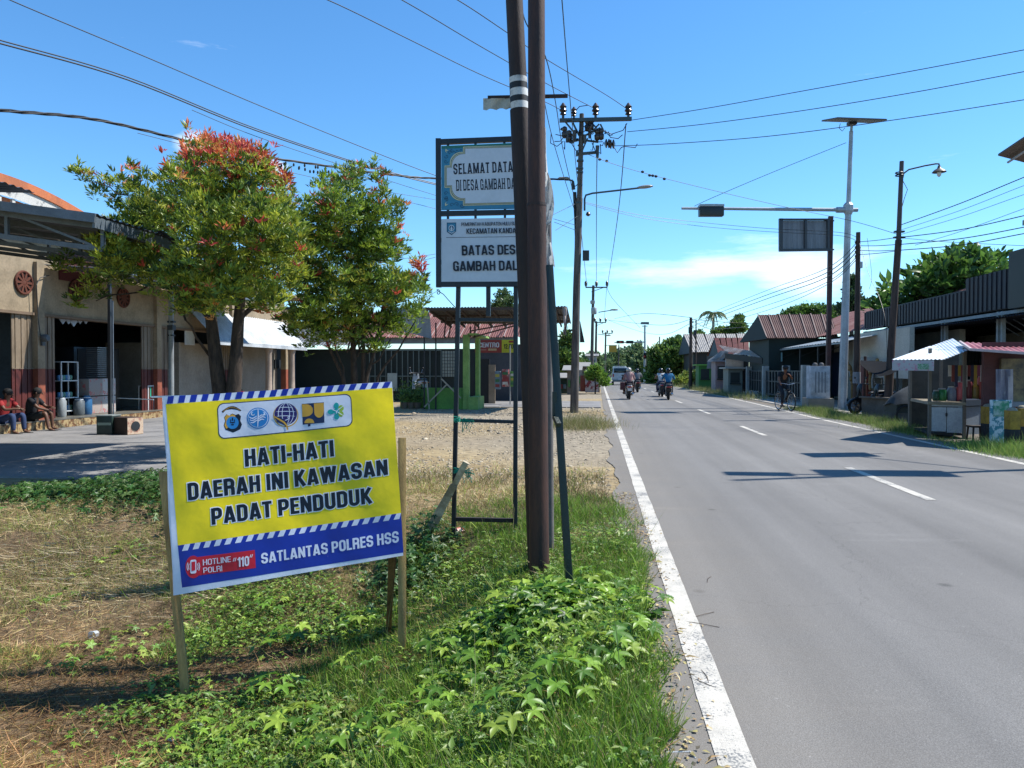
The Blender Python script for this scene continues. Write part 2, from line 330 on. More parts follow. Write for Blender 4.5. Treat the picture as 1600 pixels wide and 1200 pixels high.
def glyph_def(c, s):
    """centre lines of a heavy condensed capital, 1 high: (width, strokes, serif feet)"""
    h = s/2; w = .56; a, b = h, w-h; t, o = 1-h*.85, h*.85; r = min((b-a)/2, .17); m = .5
    rr = lambda x0, x1, y0, y1, r_: [(x1, (y0+y1)/2)]+_arc(x1-r_, y1-r_, r_, r_, 0, 90)+_arc(x0+r_, y1-r_, r_, r_, 90, 180)+_arc(x0+r_, y0+r_, r_, r_, 180, 270)+_arc(x1-r_, y0+r_, r_, r_, 270, 360)+[(x1, (y0+y1)/2)]
    f = dict(
     A=(.62, [[(h*.95, 0), (.31-.02, 1)], [(.62-h*.95, 0), (.31+.02, 1)], [(.16, .24), (.46, .24)]], 'lr'),
     B=(w, [[(a, 0), (a, 1)], [(a, t), (b-r, t)]+_arc(b-r, t-r*.98, r, r*.98, 90, 0)+_arc(b-r, .53+r*.55, r, r*.55, 0, -90)+[(a, .53)], [(a, .53), (b-r, .53)]+_arc(b-r, .53-r*.7, r*1.05, r*.7, 90, 0)+_arc(b-r, o+r, r*1.05, r, 0, -90)+[(a, o)]], 'lL'),
     C=(w, [[(b, .64)]+_arc(b-r, t-r, r, r, 0, 90)+_arc(a+r, t-r, r, r, 90, 180)+_arc(a+r, o+r, r, r, 180, 270)+_arc(b-r, o+r, r, r, 270, 360)+[(b, .36)]], ''),
     D=(w, [[(a, 0), (a, 1)], [(a, t), (b-r, t)]+_arc(b-r, t-r, r, r, 90, 0)+_arc(b-r, o+r, r, r, 0, -90)+[(a, o)]], 'lL'),
     E=(.46, [[(a, 0), (a, 1)], [(a, t), (.46, t)], [(a, .51), (.43, .51)], [(a, o), (.46, o)]], 'lL'),
     G=(w, [[(b, .64)]+_arc(b-r, t-r, r, r, 0, 90)+_arc(a+r, t-r, r, r, 90, 180)+_arc(a+r, o+r, r, r, 180, 270)+_arc(b-r, o+r, r, r, 270, 360)+[(b, .5)], [(.29, .46), (w, .46)], [(b, 0), (b, .3)]], ''),
     H=(w, [[(a, 0), (a, 1)], [(b, 0), (b, 1)], [(a, .52), (b, .52)]], 'lLrR'),
     I=(s, [[(h, 0), (h, 1)]], 'lLrR'),
     K=(.58, [[(a, 0), (a, 1)], [(a+h*.6, .42), (.58-h*.9, 1)], [(a+h*1.1, .58), (.58-h*.75, 0)]], 'lLrR'),
     L=(.44, [[(a, 0), (a, 1)], [(a, o), (.44, o)]], 'lL'),
     M=(.78, [[(a, 0), (a, 1)], [(.78-h, 0), (.78-h, 1)], [(a+h*.2, 1), (.39, .02)], [(.78-h-h*.2, 1), (.39, .02)]], 'lLrR'),
     N=(.58, [[(a, 0), (a, 1)], [(.58-h, 0), (.58-h, 1)], [(a, 1-h*.1), (.58-h, h*.1)]], 'lLR'),
     O=(w, [rr(a, b, o, t, r)], ''),
     P=(w, [[(a, 0), (a, 1)], [(a, t), (b-r, t)]+_arc(b-r, t-r, r, r, 90, 0)+_arc(b-r, .42+r, r, r, 0, -90)+[(a, .42)]], 'lL'),
     R=(w, [[(a, 0), (a, 1)], [(a, t), (b-r, t)]+_arc(b-r, t-r, r, r, 90, 0)+_arc(b-r, .49+r*.8, r, r*.8, 0, -90)+[(a, .49)], [(b-r, .49)]+_arc(b-r, .49-r*.7, r, r*.7, 90, 0)+[(b, 0)]], 'lL'),
     S=(w, [[(b, .68)]+_arc(b-r, t-r, r, r, 0, 90)+_arc(a+r, t-r, r, r, 90, 180)+_arc(a+r, .6+.03, r, .11, 180, 250, 4)+_arc(b-r, .40-.03, r, .11, 70, 0, 4)+_arc(b-r, o+r, r, r, 360, 270)+_arc(a+r, o+r, r, r, 270, 180)+[(a, .33)]], ''),
     T=(.5, [[(0, t), (.5, t)], [(.25, 0), (.25, 1)]], 'c'),
     U=(w, [[(a, 1)]+_arc(a+r, o+r, r, r, 180, 270)+_arc(b-r, o+r, r, r, 270, 360)+[(b, 1)]], ''),
     W=(.86, [[(h*.9, 1), (.24, 0)], [(.43-.02, 1), (.24, 0)], [(.43+.02, 1), (.62, 0)], [(.86-h*.9, 1), (.62, 0)]], ''),
     Y=(.56, [[(h*.8, 1), (.28, .45)], [(.56-h*.8, 1), (.28, .45)], [(.28, 0), (.28, .5)]], ''))
    f.update({'-': (.26, [[(0, .42), (.26, .42)]], ''), '0': (.5, [rr(a, .5-h, o, t, min(r, (.5-2*h)/2))], ''), '1': (.3, [[(.3-h, 0), (.3-h, 1)], [(0, .74), (.3-h, .9)]], ''),
     '2': (.5, [[(a, .7)]+_arc(a+.15, t-.17, .15, .17, 180, 0, 8)+[(.5-h, .62), (a, .1)], [(a-h*.4, o), (.5, o)]], ''), '.': (s, [[(h, 0), (h, s)]], ''),
     '\u201c': (.5, [[(.02, 0), (.2, 1)], [(.3, 0), (.48, 1)]], ''), '\u201d': (.5, [[(.02, 0), (.2, 1)], [(.3, 0), (.48, 1)]], '')})
    return f.get(c, (.3, [], ''))
def stroke_strip(pts, s, grow, P, T):
    pts = [p for i, p in enumerate(pts) if i == 0 or math.hypot(p[0]-pts[i-1][0], p[1]-pts[i-1][1]) > 1e-4]; n = len(pts); k = len(P); closed = math.hypot(pts[0][0]-pts[-1][0], pts[0][1]-pts[-1][1]) < 1e-4
    for i in range(n):
        x, y = pts[i]
        pr = pts[i-1] if i > 0 else (pts[n-2] if closed else None); nx_ = pts[i+1] if i < n-1 else (pts[1] if closed else None)
        d1 = None if pr is None else (x-pr[0], y-pr[1]); d2 = None if nx_ is None else (nx_[0]-x, nx_[1]-y)
        if d1 is None: d1 = d2
        if d2 is None: d2 = d1
        l1 = math.hypot(*d1); l2 = math.hypot(*d2); d1 = (d1[0]/l1, d1[1]/l1); d2 = (d2[0]/l2, d2[1]/l2); mx_, my_ = -(d1[1]+d2[1]), d1[0]+d2[0]; ml = math.hypot(mx_, my_) or 1; mx_, my_ = mx_/ml, my_/ml
        c = max(.55, mx_*-d1[1]+my_*d1[0]); hw = (s/2+grow)/c
        if not closed and i == 0: x -= d1[0]*grow; y -= d1[1]*grow
        if not closed and i == n-1: x += d1[0]*grow; y += d1[1]*grow
        P += [(x+mx_*hw, y+my_*hw), (x-mx_*hw, y-my_*hw)]
    T += [(k+2*i, k+2*i+1, k+2*i+3, k+2*i+2) for i in range(n-1)]
def glyphs(txt, s=.2, grow=0.0, serif=False, gap=.075):
    P = []; T = []; x = 0
    for c in txt:
        if c == ' ': x += .26; continue
        w, st, sf = glyph_def(c, s)
        for pl_ in st: stroke_strip([(px+x, py) for px, py in pl_], s*(.9 if len(pl_) == 2 and abs(pl_[0][1]-pl_[1][1]) < .01 else 1), grow, P, T)
        if serif:
            for q in sf:
                a, b = {'l': (-.06, s+.07), 'L': (-.06, s+.07), 'r': (w-s-.07, w+.06), 'R': (w-s-.07, w+.06), 'c': (w/2-s/2-.08, w/2+s/2+.08)}[q]
                ya = .035 if q in 'lrc' else .965; stroke_strip([(x+a, ya), (x+b, ya)], .07, grow, P, T)
        x += w+gap+(.09 if serif else 0)
    return np.array(P), T
def norm_text(P, ref=None):
    r = P if ref is None else ref
    x0, x1, y0, y1 = r[:, 0].min(), r[:, 0].max(), r[:, 1].min(), r[:, 1].max()
    return np.c_[(P[:, 0]-x0)/(x1-x0), (P[:, 1]-y0)/(y1-y0)]
# ------------------------------------------------------------------ people
def skin_mesh(name, nodes, edges, mat, parent, sub=2, root=0, world=False):
    """nodes: list of (x,y,z,rx,ry) ; one continuous body grown over a skeleton"""
    me = bpy.data.meshes.new(name); me.from_pydata([n[:3] for n in nodes], edges, []); o = bpy.data.objects.new(name, me); COL.objects.link(o)
    o.modifiers.new('k', 'SKIN'); sm = o.modifiers.new('s', 'SUBSURF'); sm.levels = sub; sm.render_levels = sub
    sv = me.skin_vertices[0].data
    for i, n in enumerate(nodes): sv[i].radius = (n[3], n[4] if len(n) > 4 else n[3]); sv[i].use_root = (i == root)
    dg = bpy.context.evaluated_depsgraph_get(); m2 = bpy.data.meshes.new_from_object(o.evaluated_get(dg)); o.modifiers.clear(); o.data = m2
    m2.materials.clear(); m2.materials.append(mat)
    for p in m2.polygons: p.use_smooth = True
    if parent is not None: o.parent = parent
    return o
POSE0 = dict(pel=(0, 0, .95), wst=(0, 0, 1.1), chs=(0, 0, 1.3), nck=(0, -.01, 1.46), hd=(0, .01, 1.58), top=(0, .01, 1.70),
             shL=(-.17, 0, 1.4), elL=(-.22, 0, 1.12), wrL=(-.24, .05, .87), haL=(-.24, .08, .79), shR=(.17, 0, 1.4), elR=(.22, 0, 1.12), wrR=(.24, .05, .87), haR=(.24, .08, .79),
             hpL=(-.09, 0, .92), knL=(-.1, .02, .5), anL=(-.1, 0, .08), toL=(-.1, .16, .03), hpR=(.09, 0, .92), knR=(.1, .02, .5), anR=(.1, 0, .08), toR=(.1, .16, .03))
RAD = dict(pel=(.14, .1), wst=(.125, .09), chs=(.15, .1), nck=(.052, .052), hd=(.078, .09), top=(.055, .065), shL=(.06, .06), elL=(.04, .04), wrL=(.027, .027), haL=(.034, .022),
           hpL=(.085, .085), knL=(.058, .058), anL=(.036, .036), toL=(.035, .025))
BODY_E = [('pel', 'wst'), ('wst', 'chs'), ('chs', 'nck'), ('nck', 'hd'), ('hd', 'top'), ('chs', 'shL'), ('shL', 'elL'), ('elL', 'wrL'), ('wrL', 'haL'), ('chs', 'shR'), ('shR', 'elR'), ('elR', 'wrR'), ('wrR', 'haR'),
          ('pel', 'hpL'), ('hpL', 'knL'), ('knL', 'anL'), ('anL', 'toL'), ('pel', 'hpR'), ('hpR', 'knR'), ('knR', 'anR'), ('anR', 'toR')]
def rad_of(k, g=0):
    r = RAD.get(k) or RAD[k[:-1]+'L']; return (r[0]+g, r[1]+g)
def person(label, loc, rz, pose, skin='8a5a3c', shirt='303848', trousers='2a3040', sleeve=.9, leg=1.0, hair='0c0a09', extra=None, scale=1.0, faceparts=True):
    """sleeve/leg: how far clothing reaches along forearm / shin (0..1, negative = only upper part)"""
    P = dict(POSE0); P.update(pose); t = thing('person', label, 'person', loc, rz); t.scale = (scale,)*3
    def sk(keys, edges, g, name, mat, root, extra_nodes=()):
        nodes = []; idx = {}
        for k in keys: idx[k] = len(nodes); nodes.append((*P[k], *rad_of(k, g)))
        e = [(idx[a], idx[b]) for a, b in edges if a in idx and b in idx]
        for nm, frm, to, f, rr in extra_nodes:
            a = Vector(P[frm]); b = Vector(P[to]); q = a.lerp(b, f); idx[nm] = len(nodes); nodes.append((*q, rr, rr)); e.append((idx[frm], idx[nm]))
        return skin_mesh(name, nodes, e, mat, t, 2, idx[root])
    keys = list(POSE0)
    sk(keys, BODY_E, 0, 'body', M('skin_'+skin, skin, .55, sc=6, mix=.3), 'pel')
    top = ['pel', 'wst', 'chs', 'shL', 'shR']; ex = []
    if sleeve > 0: top += ['elL', 'elR']; ex = [('fL', 'elL', 'wrL', sleeve, .038), ('fR', 'elR', 'wrR', sleeve, .038)]
    else: ex = [('fL', 'shL', 'elL', -sleeve, .062), ('fR', 'shR', 'elR', -sleeve, .062)]
    ex.append(('col', 'chs', 'nck', .72, .075))
    sk(top, BODY_E, .026, 'shirt', M('cloth_'+shirt, shirt, .85, sc=5, mix=.5, bump=.3, bs=30), 'pel', ex)
    low = ['pel', 'hpL', 'hpR']; ex = []
    if leg > 0: low += ['knL', 'knR']; ex = [('sL', 'knL', 'anL', leg, .05), ('sR', 'knR', 'anR', leg, .05)]
    else: ex = [('sL', 'hpL', 'knL', -leg, .085), ('sR', 'hpR', 'knR', -leg, .085)]
    sk(low, BODY_E, .016, 'trousers', M('cloth_'+trousers, trousers, .85, sc=5, mix=.5, bump=.3, bs=30), 'pel', ex)
    h = Vector(P['hd']); f = (Vector(P['top'])-h).normalized()
    if hair:
        mb = MB(); mb.ell(h+f*.055+Vector((0, -.018, 0)), (.098, .112, .1), 14, 8); mb.build('hair', M('hair_'+hair, hair, .8, fine=.3, bump=.6, bs=60), t, smooth=True, world=False)
    if faceparts:
        mb = MB()
        for sx in (-1, 1): mb.ell(h+Vector((sx*.034, .088, .022)), (.013, .008, .009), 8, 5)
        mb.build('eyes', M('eye_dark', '15110f', .3), t, smooth=True, world=False)
        mb = MB(); mb.ell(h+Vector((0, .105, -.005)), (.013, .02, .024), 8, 6)
        for sx in (-1, 1): mb.ell(h+Vector((sx*.088, 0, .005)), (.012, .022, .032), 8, 6)
        mb.build('nose_and_ears', MATS['skin_'+skin], t, smooth=True, world=False)
    for s in 'LR':      # fingers, curled
        w = Vector(P['ha'+s]); d = (w-Vector(P['wr'+s])).normalized(); sd = d.cross(Vector((0, 0, 1)))
        sd = sd.normalized() if sd.length > .2 else Vector((1, 0, 0)); mb = MB()
        for i in range(4):
            b = w+sd*((i-1.5)*.02); ln = (.055, .065, .06, .045)[i]; mb.path([b, b+d*ln*.6+Vector((0, 0, -.008)), b+d*ln*.8+Vector((0, 0, -.035))], [.0095, .0085, .007], 6)
        k = 1 if s == 'L' else -1
        mb.path([w-d*.03+sd*k*.03, w+sd*k*.05-Vector((0, 0, .01)), w+d*.03+sd*k*.045-Vector((0, 0, .03))], [.011, .01, .008], 6)
        mb.build('fingers', MATS['skin_'+skin], t, smooth=True, world=False)
    return t, P
# ================================================================== GROUND AND ROAD
def ramp_list(a, b, s): return list(np.arange(a, b, s))
xs = np.array([-900, -400, -200, -120, -80, -55, -40, -30, -24, -20, -17]+ramp_list(-15, -8, .5)+ramp_list(-8, -4, .16)+ramp_list(-4, .6, .05)+[.8, 1.5, 3, 5, 7, 7.5, 8, 9, 10, 12, 15, 20, 30, 50, 90, 200, 500, 1000])
ys = np.array([-60, -20, -8, -4, -1]+ramp_list(0, 9, .06)+ramp_list(9, 14, .2)+ramp_list(14, 60, 1.0)+[65, 80, 100, 140, 200, 300, 500, 900, 1800])
XX, YY = np.meshgrid(xs, ys); ZZ = H(XX, YY)
def zone_col(x, y):
    n1 = vnoise(x, y, 1.1, 11); n2 = vnoise(x, y, 4.5, 12); n3 = vnoise(x, y, .25, 13)
    tan = np.array(S('ccb68c'))*.52; tan2 = np.array(S('9c8560'))*.56; soil = np.array((.085, .058, .036)); straw = np.array((.27, .19, .105)); grn = np.array((.055, .08, .022)); grey = np.array((.23, .215, .19))
    c = tan[None]*(1-n1[:, None]*.7)+tan2[None]*(n1[:, None]*.7)
    gm = (sstep((n3-.35)/.3)*.55)[:, None]*(y[:, None] > 12); c = c*(1-gm)+grey*gm
    # bed of the verge
    v = (sstep((9.2-y+n1*1.6)/2.2)*sstep((x+7.6)/1.2))[:, None]; k = sstep((x+2.3+n1*.9-.2*(y-4))/.9)[:, None]
    bed = (soil*(1-n2[:, None]*.6)+straw*(n2[:, None]*.6))*(1-k)+(soil*.7+grn*.3)*k
    c = c*(1-v)+bed*v
    far = (sstep((y-60)/30)+sstep((-x-26)/8)).clip(0, 1)[:, None]; c = c*(1-far)+np.array((.12, .12, .06))*far
    rt = sstep((x-7)/.5)[:, None]; c = c*(1-rt)+np.array((.16, .14, .115))*(1-.3*n1[:, None])*rt
    return c
cc = zone_col(XX.ravel(), YY.ravel()); nx = len(xs); ny = len(ys)
ii = np.arange(nx*ny).reshape(ny, nx); FQ = np.stack([ii[:-1, :-1], ii[:-1, 1:], ii[1:, 1:], ii[1:, :-1]], -1).reshape(-1, 4)
gm_ = Mattr('earth', .95, 0, .35, 7, .15, .5)
gme = np_mesh('ground', np.stack([XX.ravel(), YY.ravel(), ZZ.ravel()], -1), FQ, cc, gm_, True)
go = bpy.data.objects.new('ground', gme); COL.objects.link(go); go['kind'] = 'structure'
# --- asphalt
am = M('asphalt', (.185, .176, .163), .9, c2=(.146, .139, .130), sc=.35, mix=1, st=(1, .35, 1), fine=.0, lo=.35, hi=.65, spec=.35)
t = am.node_tree; n = t.nodes; l = t.links; p = n['Principled BSDF']; src = p.inputs['Base Color'].links[0].from_socket
co = n.new('ShaderNodeTexCoord')
vo = n.new('ShaderNodeTexNoise'); vo.inputs['Scale'].default_value = 170; vo.inputs['Detail'].default_value = 3; l.new(co.outputs['Object'], vo.inputs[0])
r1 = n.new('ShaderNodeMapRange'); r1.inputs[1].default_value = .36; r1.inputs[2].default_value = .66; r1.inputs[3].default_value = .8; r1.inputs[4].default_value = 1.22; l.new(vo.outputs[0], r1.inputs[0])
v1 = n.new('ShaderNodeVectorMath'); v1.operation = 'SCALE'; l.new(src, v1.inputs[0]); l.new(r1.outputs[0], v1.inputs['Scale'])
ag = n.new('ShaderNodeTexVoronoi'); ag.inputs['Scale'].default_value = 120; l.new(co.outputs['Object'], ag.inputs[0])
rA = n.new('ShaderNodeMapRange'); rA.inputs[1].default_value = .1; rA.inputs[2].default_value = .7; rA.inputs[3].default_value = 1.13; rA.inputs[4].default_value = .84; l.new(ag.outputs['Distance'], rA.inputs[0])
vA = n.new('ShaderNodeVectorMath'); vA.operation = 'SCALE'; l.new(v1.outputs[0], vA.inputs[0]); l.new(rA.outputs[0], vA.inputs['Scale']); v1 = vA
# wheel tracks: long soft streaks along the road
mp = n.new('ShaderNodeMapping'); mp.inputs['Scale'].default_value = (1.6, .03, 1); l.new(co.outputs['Object'], mp.inputs[0])
tn = n.new('ShaderNodeTexNoise'); tn.inputs['Scale'].default_value = 1.3; tn.inputs['Detail'].default_value = 5; l.new(mp.outputs[0], tn.inputs[0])
r3 = n.new('ShaderNodeMapRange'); r3.inputs[1].default_value = .3; r3.inputs[2].default_value = .7; r3.inputs[3].default_value = .84; r3.inputs[4].default_value = 1.17; l.new(tn.outputs[0], r3.inputs[0])
v2 = n.new('ShaderNodeVectorMath'); v2.operation = 'SCALE'; l.new(v1.outputs[0], v2.inputs[0]); l.new(r3.outputs[0], v2.inputs['Scale'])
# sparse dark spots and pale specks
vr = n.new('ShaderNodeTexVoronoi'); vr.inputs['Scale'].default_value = 1.1; l.new(co.outputs['Object'], vr.inputs[0])
r4 = n.new('ShaderNodeMapRange'); r4.inputs[1].default_value = .02; r4.inputs[2].default_value = .07; r4.inputs[3].default_value = .55; r4.inputs[4].default_value = 1; l.new(vr.outputs['Distance'], r4.inputs[0])
v3 = n.new('ShaderNodeVectorMath'); v3.operation = 'SCALE'; l.new(v2.outputs[0], v3.inputs[0]); l.new(r4.outputs[0], v3.inputs['Scale'])
vr2 = n.new('ShaderNodeTexVoronoi'); vr2.inputs['Scale'].default_value = 9; l.new(co.outputs['Object'], vr2.inputs[0])
r5 = n.new('ShaderNodeMapRange'); r5.inputs[1].default_value = .03; r5.inputs[2].default_value = .06; r5.inputs[3].default_value = 1.6; r5.inputs[4].default_value = 1; l.new(vr2.outputs['Distance'], r5.inputs[0])
v4 = n.new('ShaderNodeVectorMath'); v4.operation = 'SCALE'; l.new(v3.outputs[0], v4.inputs[0]); l.new(r5.outputs[0], v4.inputs['Scale'])
# drag marks
mp2 = n.new('ShaderNodeMapping'); mp2.inputs['Scale'].default_value = (.5, 2.4, 1); mp2.inputs['Rotation'].default_value = (0, 0, .35); l.new(co.outputs['Object'], mp2.inputs[0])
dn = n.new('ShaderNodeTexNoise'); dn.inputs['Scale'].default_value = .8; dn.inputs['Detail'].default_value = 6; dn.inputs['Roughness'].default_value = .7; l.new(mp2.outputs[0], dn.inputs[0])
r6 = n.new('ShaderNodeMapRange'); r6.inputs[1].default_value = .6; r6.inputs[2].default_value = .72; r6.inputs[3].default_value = 1; r6.inputs[4].default_value = 1.2; l.new(dn.outputs[0], r6.inputs[0])
v5 = n.new('ShaderNodeVectorMath'); v5.operation = 'SCALE'; l.new(v4.outputs[0], v5.inputs[0]); l.new(r6.outputs[0], v5.inputs['Scale'])
wn = n.new('ShaderNodeTexNoise'); wn.inputs['Scale'].default_value = 1.3; wn.inputs['Detail'].default_value = 7; l.new(co.outputs['Object'], wn.inputs[0])
wv = n.new('ShaderNodeVectorMath'); wv.operation = 'ADD'; l.new(co.outputs['Object'], wv.inputs[0]); l.new(wn.outputs['Color'], wv.inputs[1])
ck = n.new('ShaderNodeTexVoronoi'); ck.feature = 'DISTANCE_TO_EDGE'; ck.inputs['Scale'].default_value = .32; l.new(wv.outputs[0], ck.inputs[0])
r7 = n.new('ShaderNodeMapRange'); r7.inputs[1].default_value = .0; r7.inputs[2].default_value = .0035; r7.inputs[3].default_value = .84; r7.inputs[4].default_value = 1; l.new(ck.outputs['Distance'], r7.inputs[0])
v6 = n.new('ShaderNodeVectorMath'); v6.operation = 'SCALE'; l.new(v5.outputs[0], v6.inputs[0]); l.new(r7.outputs[0], v6.inputs['Scale'])
# dust washed in from the left verge
sx_ = n.new('ShaderNodeSeparateXYZ'); l.new(co.outputs['Object'], sx_.inputs[0]); rd = n.new('ShaderNodeMapRange'); rd.inputs[1].default_value = 1.6; rd.inputs[2].default_value = .1; l.new(sx_.outputs[0], rd.inputs[0])
md = n.new('ShaderNodeMath'); md.operation = 'MULTIPLY'; l.new(rd.outputs[0], md.inputs[0]); l.new(dn.outputs[0], md.inputs[1]); mdx = n.new('ShaderNodeMix'); mdx.data_type = 'RGBA'; l.new(md.outputs[0], mdx.inputs[0]); l.new(v6.outputs[0], mdx.inputs[6]); mdx.inputs[7].default_value = (.21, .18, .14, 1)
l.new(mdx.outputs[2], p.inputs['Base Color'])
b = n.new('ShaderNodeBump'); b.inputs['Strength'].default_value = .5; b.inputs['Distance'].default_value = .005; l.new(vo.outputs[0], b.inputs['Height']); l.new(b.outputs[0], p.inputs['Normal'])
def ledge(y): return .22+.05*math.sin(y*1.3)+.03*math.sin(y*3.7+1)+.02*(float(vnoise(y, 0, 6, 5))-.5)
yy = list(np.arange(-6, 30, .15))+list(np.arange(30, 700, 6))
mb = MB(); k0 = 0
for y in yy: mb.v += [Vector((ledge(y) if y < 30 else .2, y, 0)), Vector((2.5, y, .0)), Vector((5, y, 0)), Vector((7.35+(.05*math.sin(y*2.1) if y < 30 else 0), y, 0))]
for i in range(len(yy)-1):
    for j in range(3): a = 4*i+j; mb.f.append((a, a+1, a+5, a+4))
mb.build('road', am, kind='structure')
def paint_mat(name):
    m_ = M(name, (.50, .465, .40), .85, c2=(.34, .32, .275), sc=5, mix=.8, lo=.45, hi=.72, fine=.1, bump=.3, bs=160)
    t = m_.node_tree; n = t.nodes; l = t.links; p = n['Principled BSDF']
    co = n.new('ShaderNodeTexCoord'); no = n.new('ShaderNodeTexNoise'); no.inputs['Scale'].default_value = 90; no.inputs['Detail'].default_value = 5; l.new(co.outputs['Object'], no.inputs[0])
    n2 = n.new('ShaderNodeTexNoise'); n2.inputs['Scale'].default_value = 3; n2.inputs['Detail'].default_value = 4; l.new(co.outputs['Object'], n2.inputs[0])
    s = n.new('ShaderNodeMath'); s.operation = 'ADD'; l.new(no.outputs[0], s.inputs[0]); l.new(n2.outputs[0], s.inputs[1])
    r = n.new('ShaderNodeMapRange'); r.inputs[1].default_value = 1.04; r.inputs[2].default_value = 1.16; l.new(s.outputs[0], r.inputs[0])
    src = p.inputs['Base Color'].links[0].from_socket; mi = n.new('ShaderNodeMix'); mi.data_type = 'RGBA'; l.new(r.outputs[0], mi.inputs[0]); l.new(src, mi.inputs[6]); mi.inputs[7].default_value = (.17, .17, .165, 1); l.new(mi.outputs[2], p.inputs['Base Color'])
    return m_
pm = paint_mat('road_paint')
def strip(name, f0, f1, ylist, z=.004):
    mb = MB()
    for y in ylist: mb.v += [Vector((f0(y), y, z)), Vector((f1(y), y, z))]
    for i in range(len(ylist)-1): a = 2*i; mb.f.append((a, a+1, a+3, a+2))
    return mb.build(name, pm, kind='structure')
jit = lambda y, s: .008*(float(vnoise(y, s, 5, 6))-.5) if y < 25 else 0
strip('edge_line', lambda y: .455+jit(y, 0), lambda y: .595+jit(y, 3), yy)
XR = lambda y: 6.72+.35*sstep((y-22)/20)
strip('edge_line', lambda y: float(XR(y))+jit(y, 5), lambda y: float(XR(y))+.14+jit(y, 7), yy)
for k in range(16):
    y0 = 9.35+8.9*k; strip('centre_line', lambda y: 3.77+jit(y, 1), lambda y: 3.89+jit(y, 2), [y0, y0+.75, y0+1.5, y0+2.25, y0+3])
# --- concrete apron in front of the shop on the left
cm = M('concrete_apron', (.22, .21, .20), .85, c2=(.15, .145, .14), sc=.9, mix=.9, bump=.3, bs=60, fine=.1)
mb = MB(); mb.bx(-13.9, -6.3, 9.9, 24, -.25, .012); mb.build('pavement', cm, kind='structure')
mb = MB(); mb.bx(-5.1, 0.1, 31, 37, -.2, .03); mb.build('pavement', cm, kind='structure')
mb = MB(); mb.bx(7.9, 12, 27.5, 60, -.2, .015); mb.build('pavement', M('pale_paving', (.36, .33, .29), .85, c2=(.2, .19, .17), sc=.6, mix=.9, bump=.2), kind='structure')
# ================================================================== YELLOW WARNING BANNER
vin = lambda nm, c: M(nm, c, .42, c2=tuple(q*.92 for q in S(c)), sc=2.5, mix=.7, fine=.03, bump=.5, bs=7, tr=.25, spec=.5)
BA = G(297, 1100); BB = G(628, 1025)
DA = (BA-O).dot(FW); DB = (BB-O).dot(FW)
qA = W(284, 926, DA-.03); qB = W(629, 868, DB-.03); qC = W(257, 621, DA+.20)
BN = (qB-qA).cross(qC-qA).normalized(); BN = BN if BN.dot(O-qA) > 0 else -BN
bu = (qB-qA).normalized(); bv = BN.cross(bu); bv = bv if bv.z > 0 else -bv
def ripple(p):
    u = (p-qA).dot(bu); v = (p-qA).dot(bv)
    return .010*math.sin(u*5.1+v*1.2)+.006*math.sin(v*6+u*2.2)+.0022*math.sin(u*17+v*9)+.0016*math.sin(v*25-u*11)+.006*math.exp(-((u-.05)**2)/.01)
def onB(px, py, off=0.0):
    v = ray(px, py); p = O+v*((qA-O).dot(BN)/v.dot(BN)); return p+BN*(ripple(p)+off)
c5 = lambda x, y: (240+x/3.75, 580+y/3.75)
ban = thing('warning_banner', 'yellow and blue vinyl warning banner with black capital letters, stretched between wooden stakes', 'banner', (BA.x, BA.y, BA.z))
BMESH = {}
def bprint(P2, T, name, mat, lay, cut=.045):
    """P2: photo-pixel outline points of a printed area, carried onto the banner's surface"""
    me = bmesh.new(); vs = [me.verts.new((x, y, 0)) for x, y in P2]
    for f in T:
        try: me.faces.new([vs[i] for i in f])
        except ValueError: pass
    x0, x1 = min(p[0] for p in P2), max(p[0] for p in P2); y0, y1 = min(p[1] for p in P2), max(p[1] for p in P2)
    s = 14.0
    k = math.floor(x0/s)*s+s
    while k < x1: bmesh.ops.bisect_plane(me, geom=me.verts[:]+me.edges[:]+me.faces[:], plane_co=(k, 0, 0), plane_no=(1, 0, 0)); k += s
    k = math.floor(y0/s)*s+s
    while k < y1: bmesh.ops.bisect_plane(me, geom=me.verts[:]+me.edges[:]+me.faces[:], plane_co=(0, k, 0), plane_no=(0, 1, 0)); k += s
    me.verts.index_update(); mb = MB(); mb.add([onB(v.co.x, v.co.y, .0007*lay) for v in me.verts], [tuple(v.index for v in f.verts) for f in me.faces]); me.free()
    return mb.build(name, mat, ban, smooth=True)
def quadprint(q, name, mat, lay, nu=44, nv=26):
    q = [np.array(a, float) for a in q]; P = []
    for j in range(nv+1):
        for i in range(nu+1): u, v = i/nu, 1-j/nv; P.append((q[3]*(1-u)+q[2]*u)*(1-v)+(q[0]*(1-u)+q[1]*u)*v)
    Fq = [(j*(nu+1)+i, (j+1)*(nu+1)+i, (j+1)*(nu+1)+i+1, j*(nu+1)+i+1) for j in range(nv) for i in range(nu)]
    return MB().add([onB(p[0], p[1], .0007*lay) for p in P], Fq).build(name, mat, ban, smooth=True)
def textquad(P, T, q, ref=None):
    n_ = norm_text(P, ref); q = [np.array(a, float) for a in q]
    pts = [tuple((q[3]*(1-u)+q[2]*u)*(1-v)+(q[0]*(1-u)+q[1]*u)*v) for u, v in n_]; return pts
yel = vin('vinyl_yellow', 'f6dc00'); blu = vin('vinyl_blue', '14309c'); wht = vin('vinyl_white', 'dfe4f0'); blk = vin('print_black', '0b1220'); red = vin('print_red', 'c8142c')
skyb = vin('print_sky_blue', '2a86c8'); gold = vin('print_gold', 'd9a436'); nav = vin('print_navy', '1c2a50'); pur = vin('print_purple', '2c1c66'); tea = vin('print_teal', '159a98'); lim = vin('print_lime', '9ab83a')
quadprint([(257, 621), (612.5, 596), (630, 868), (274, 930)], 'backing_sheet', wht, 0)
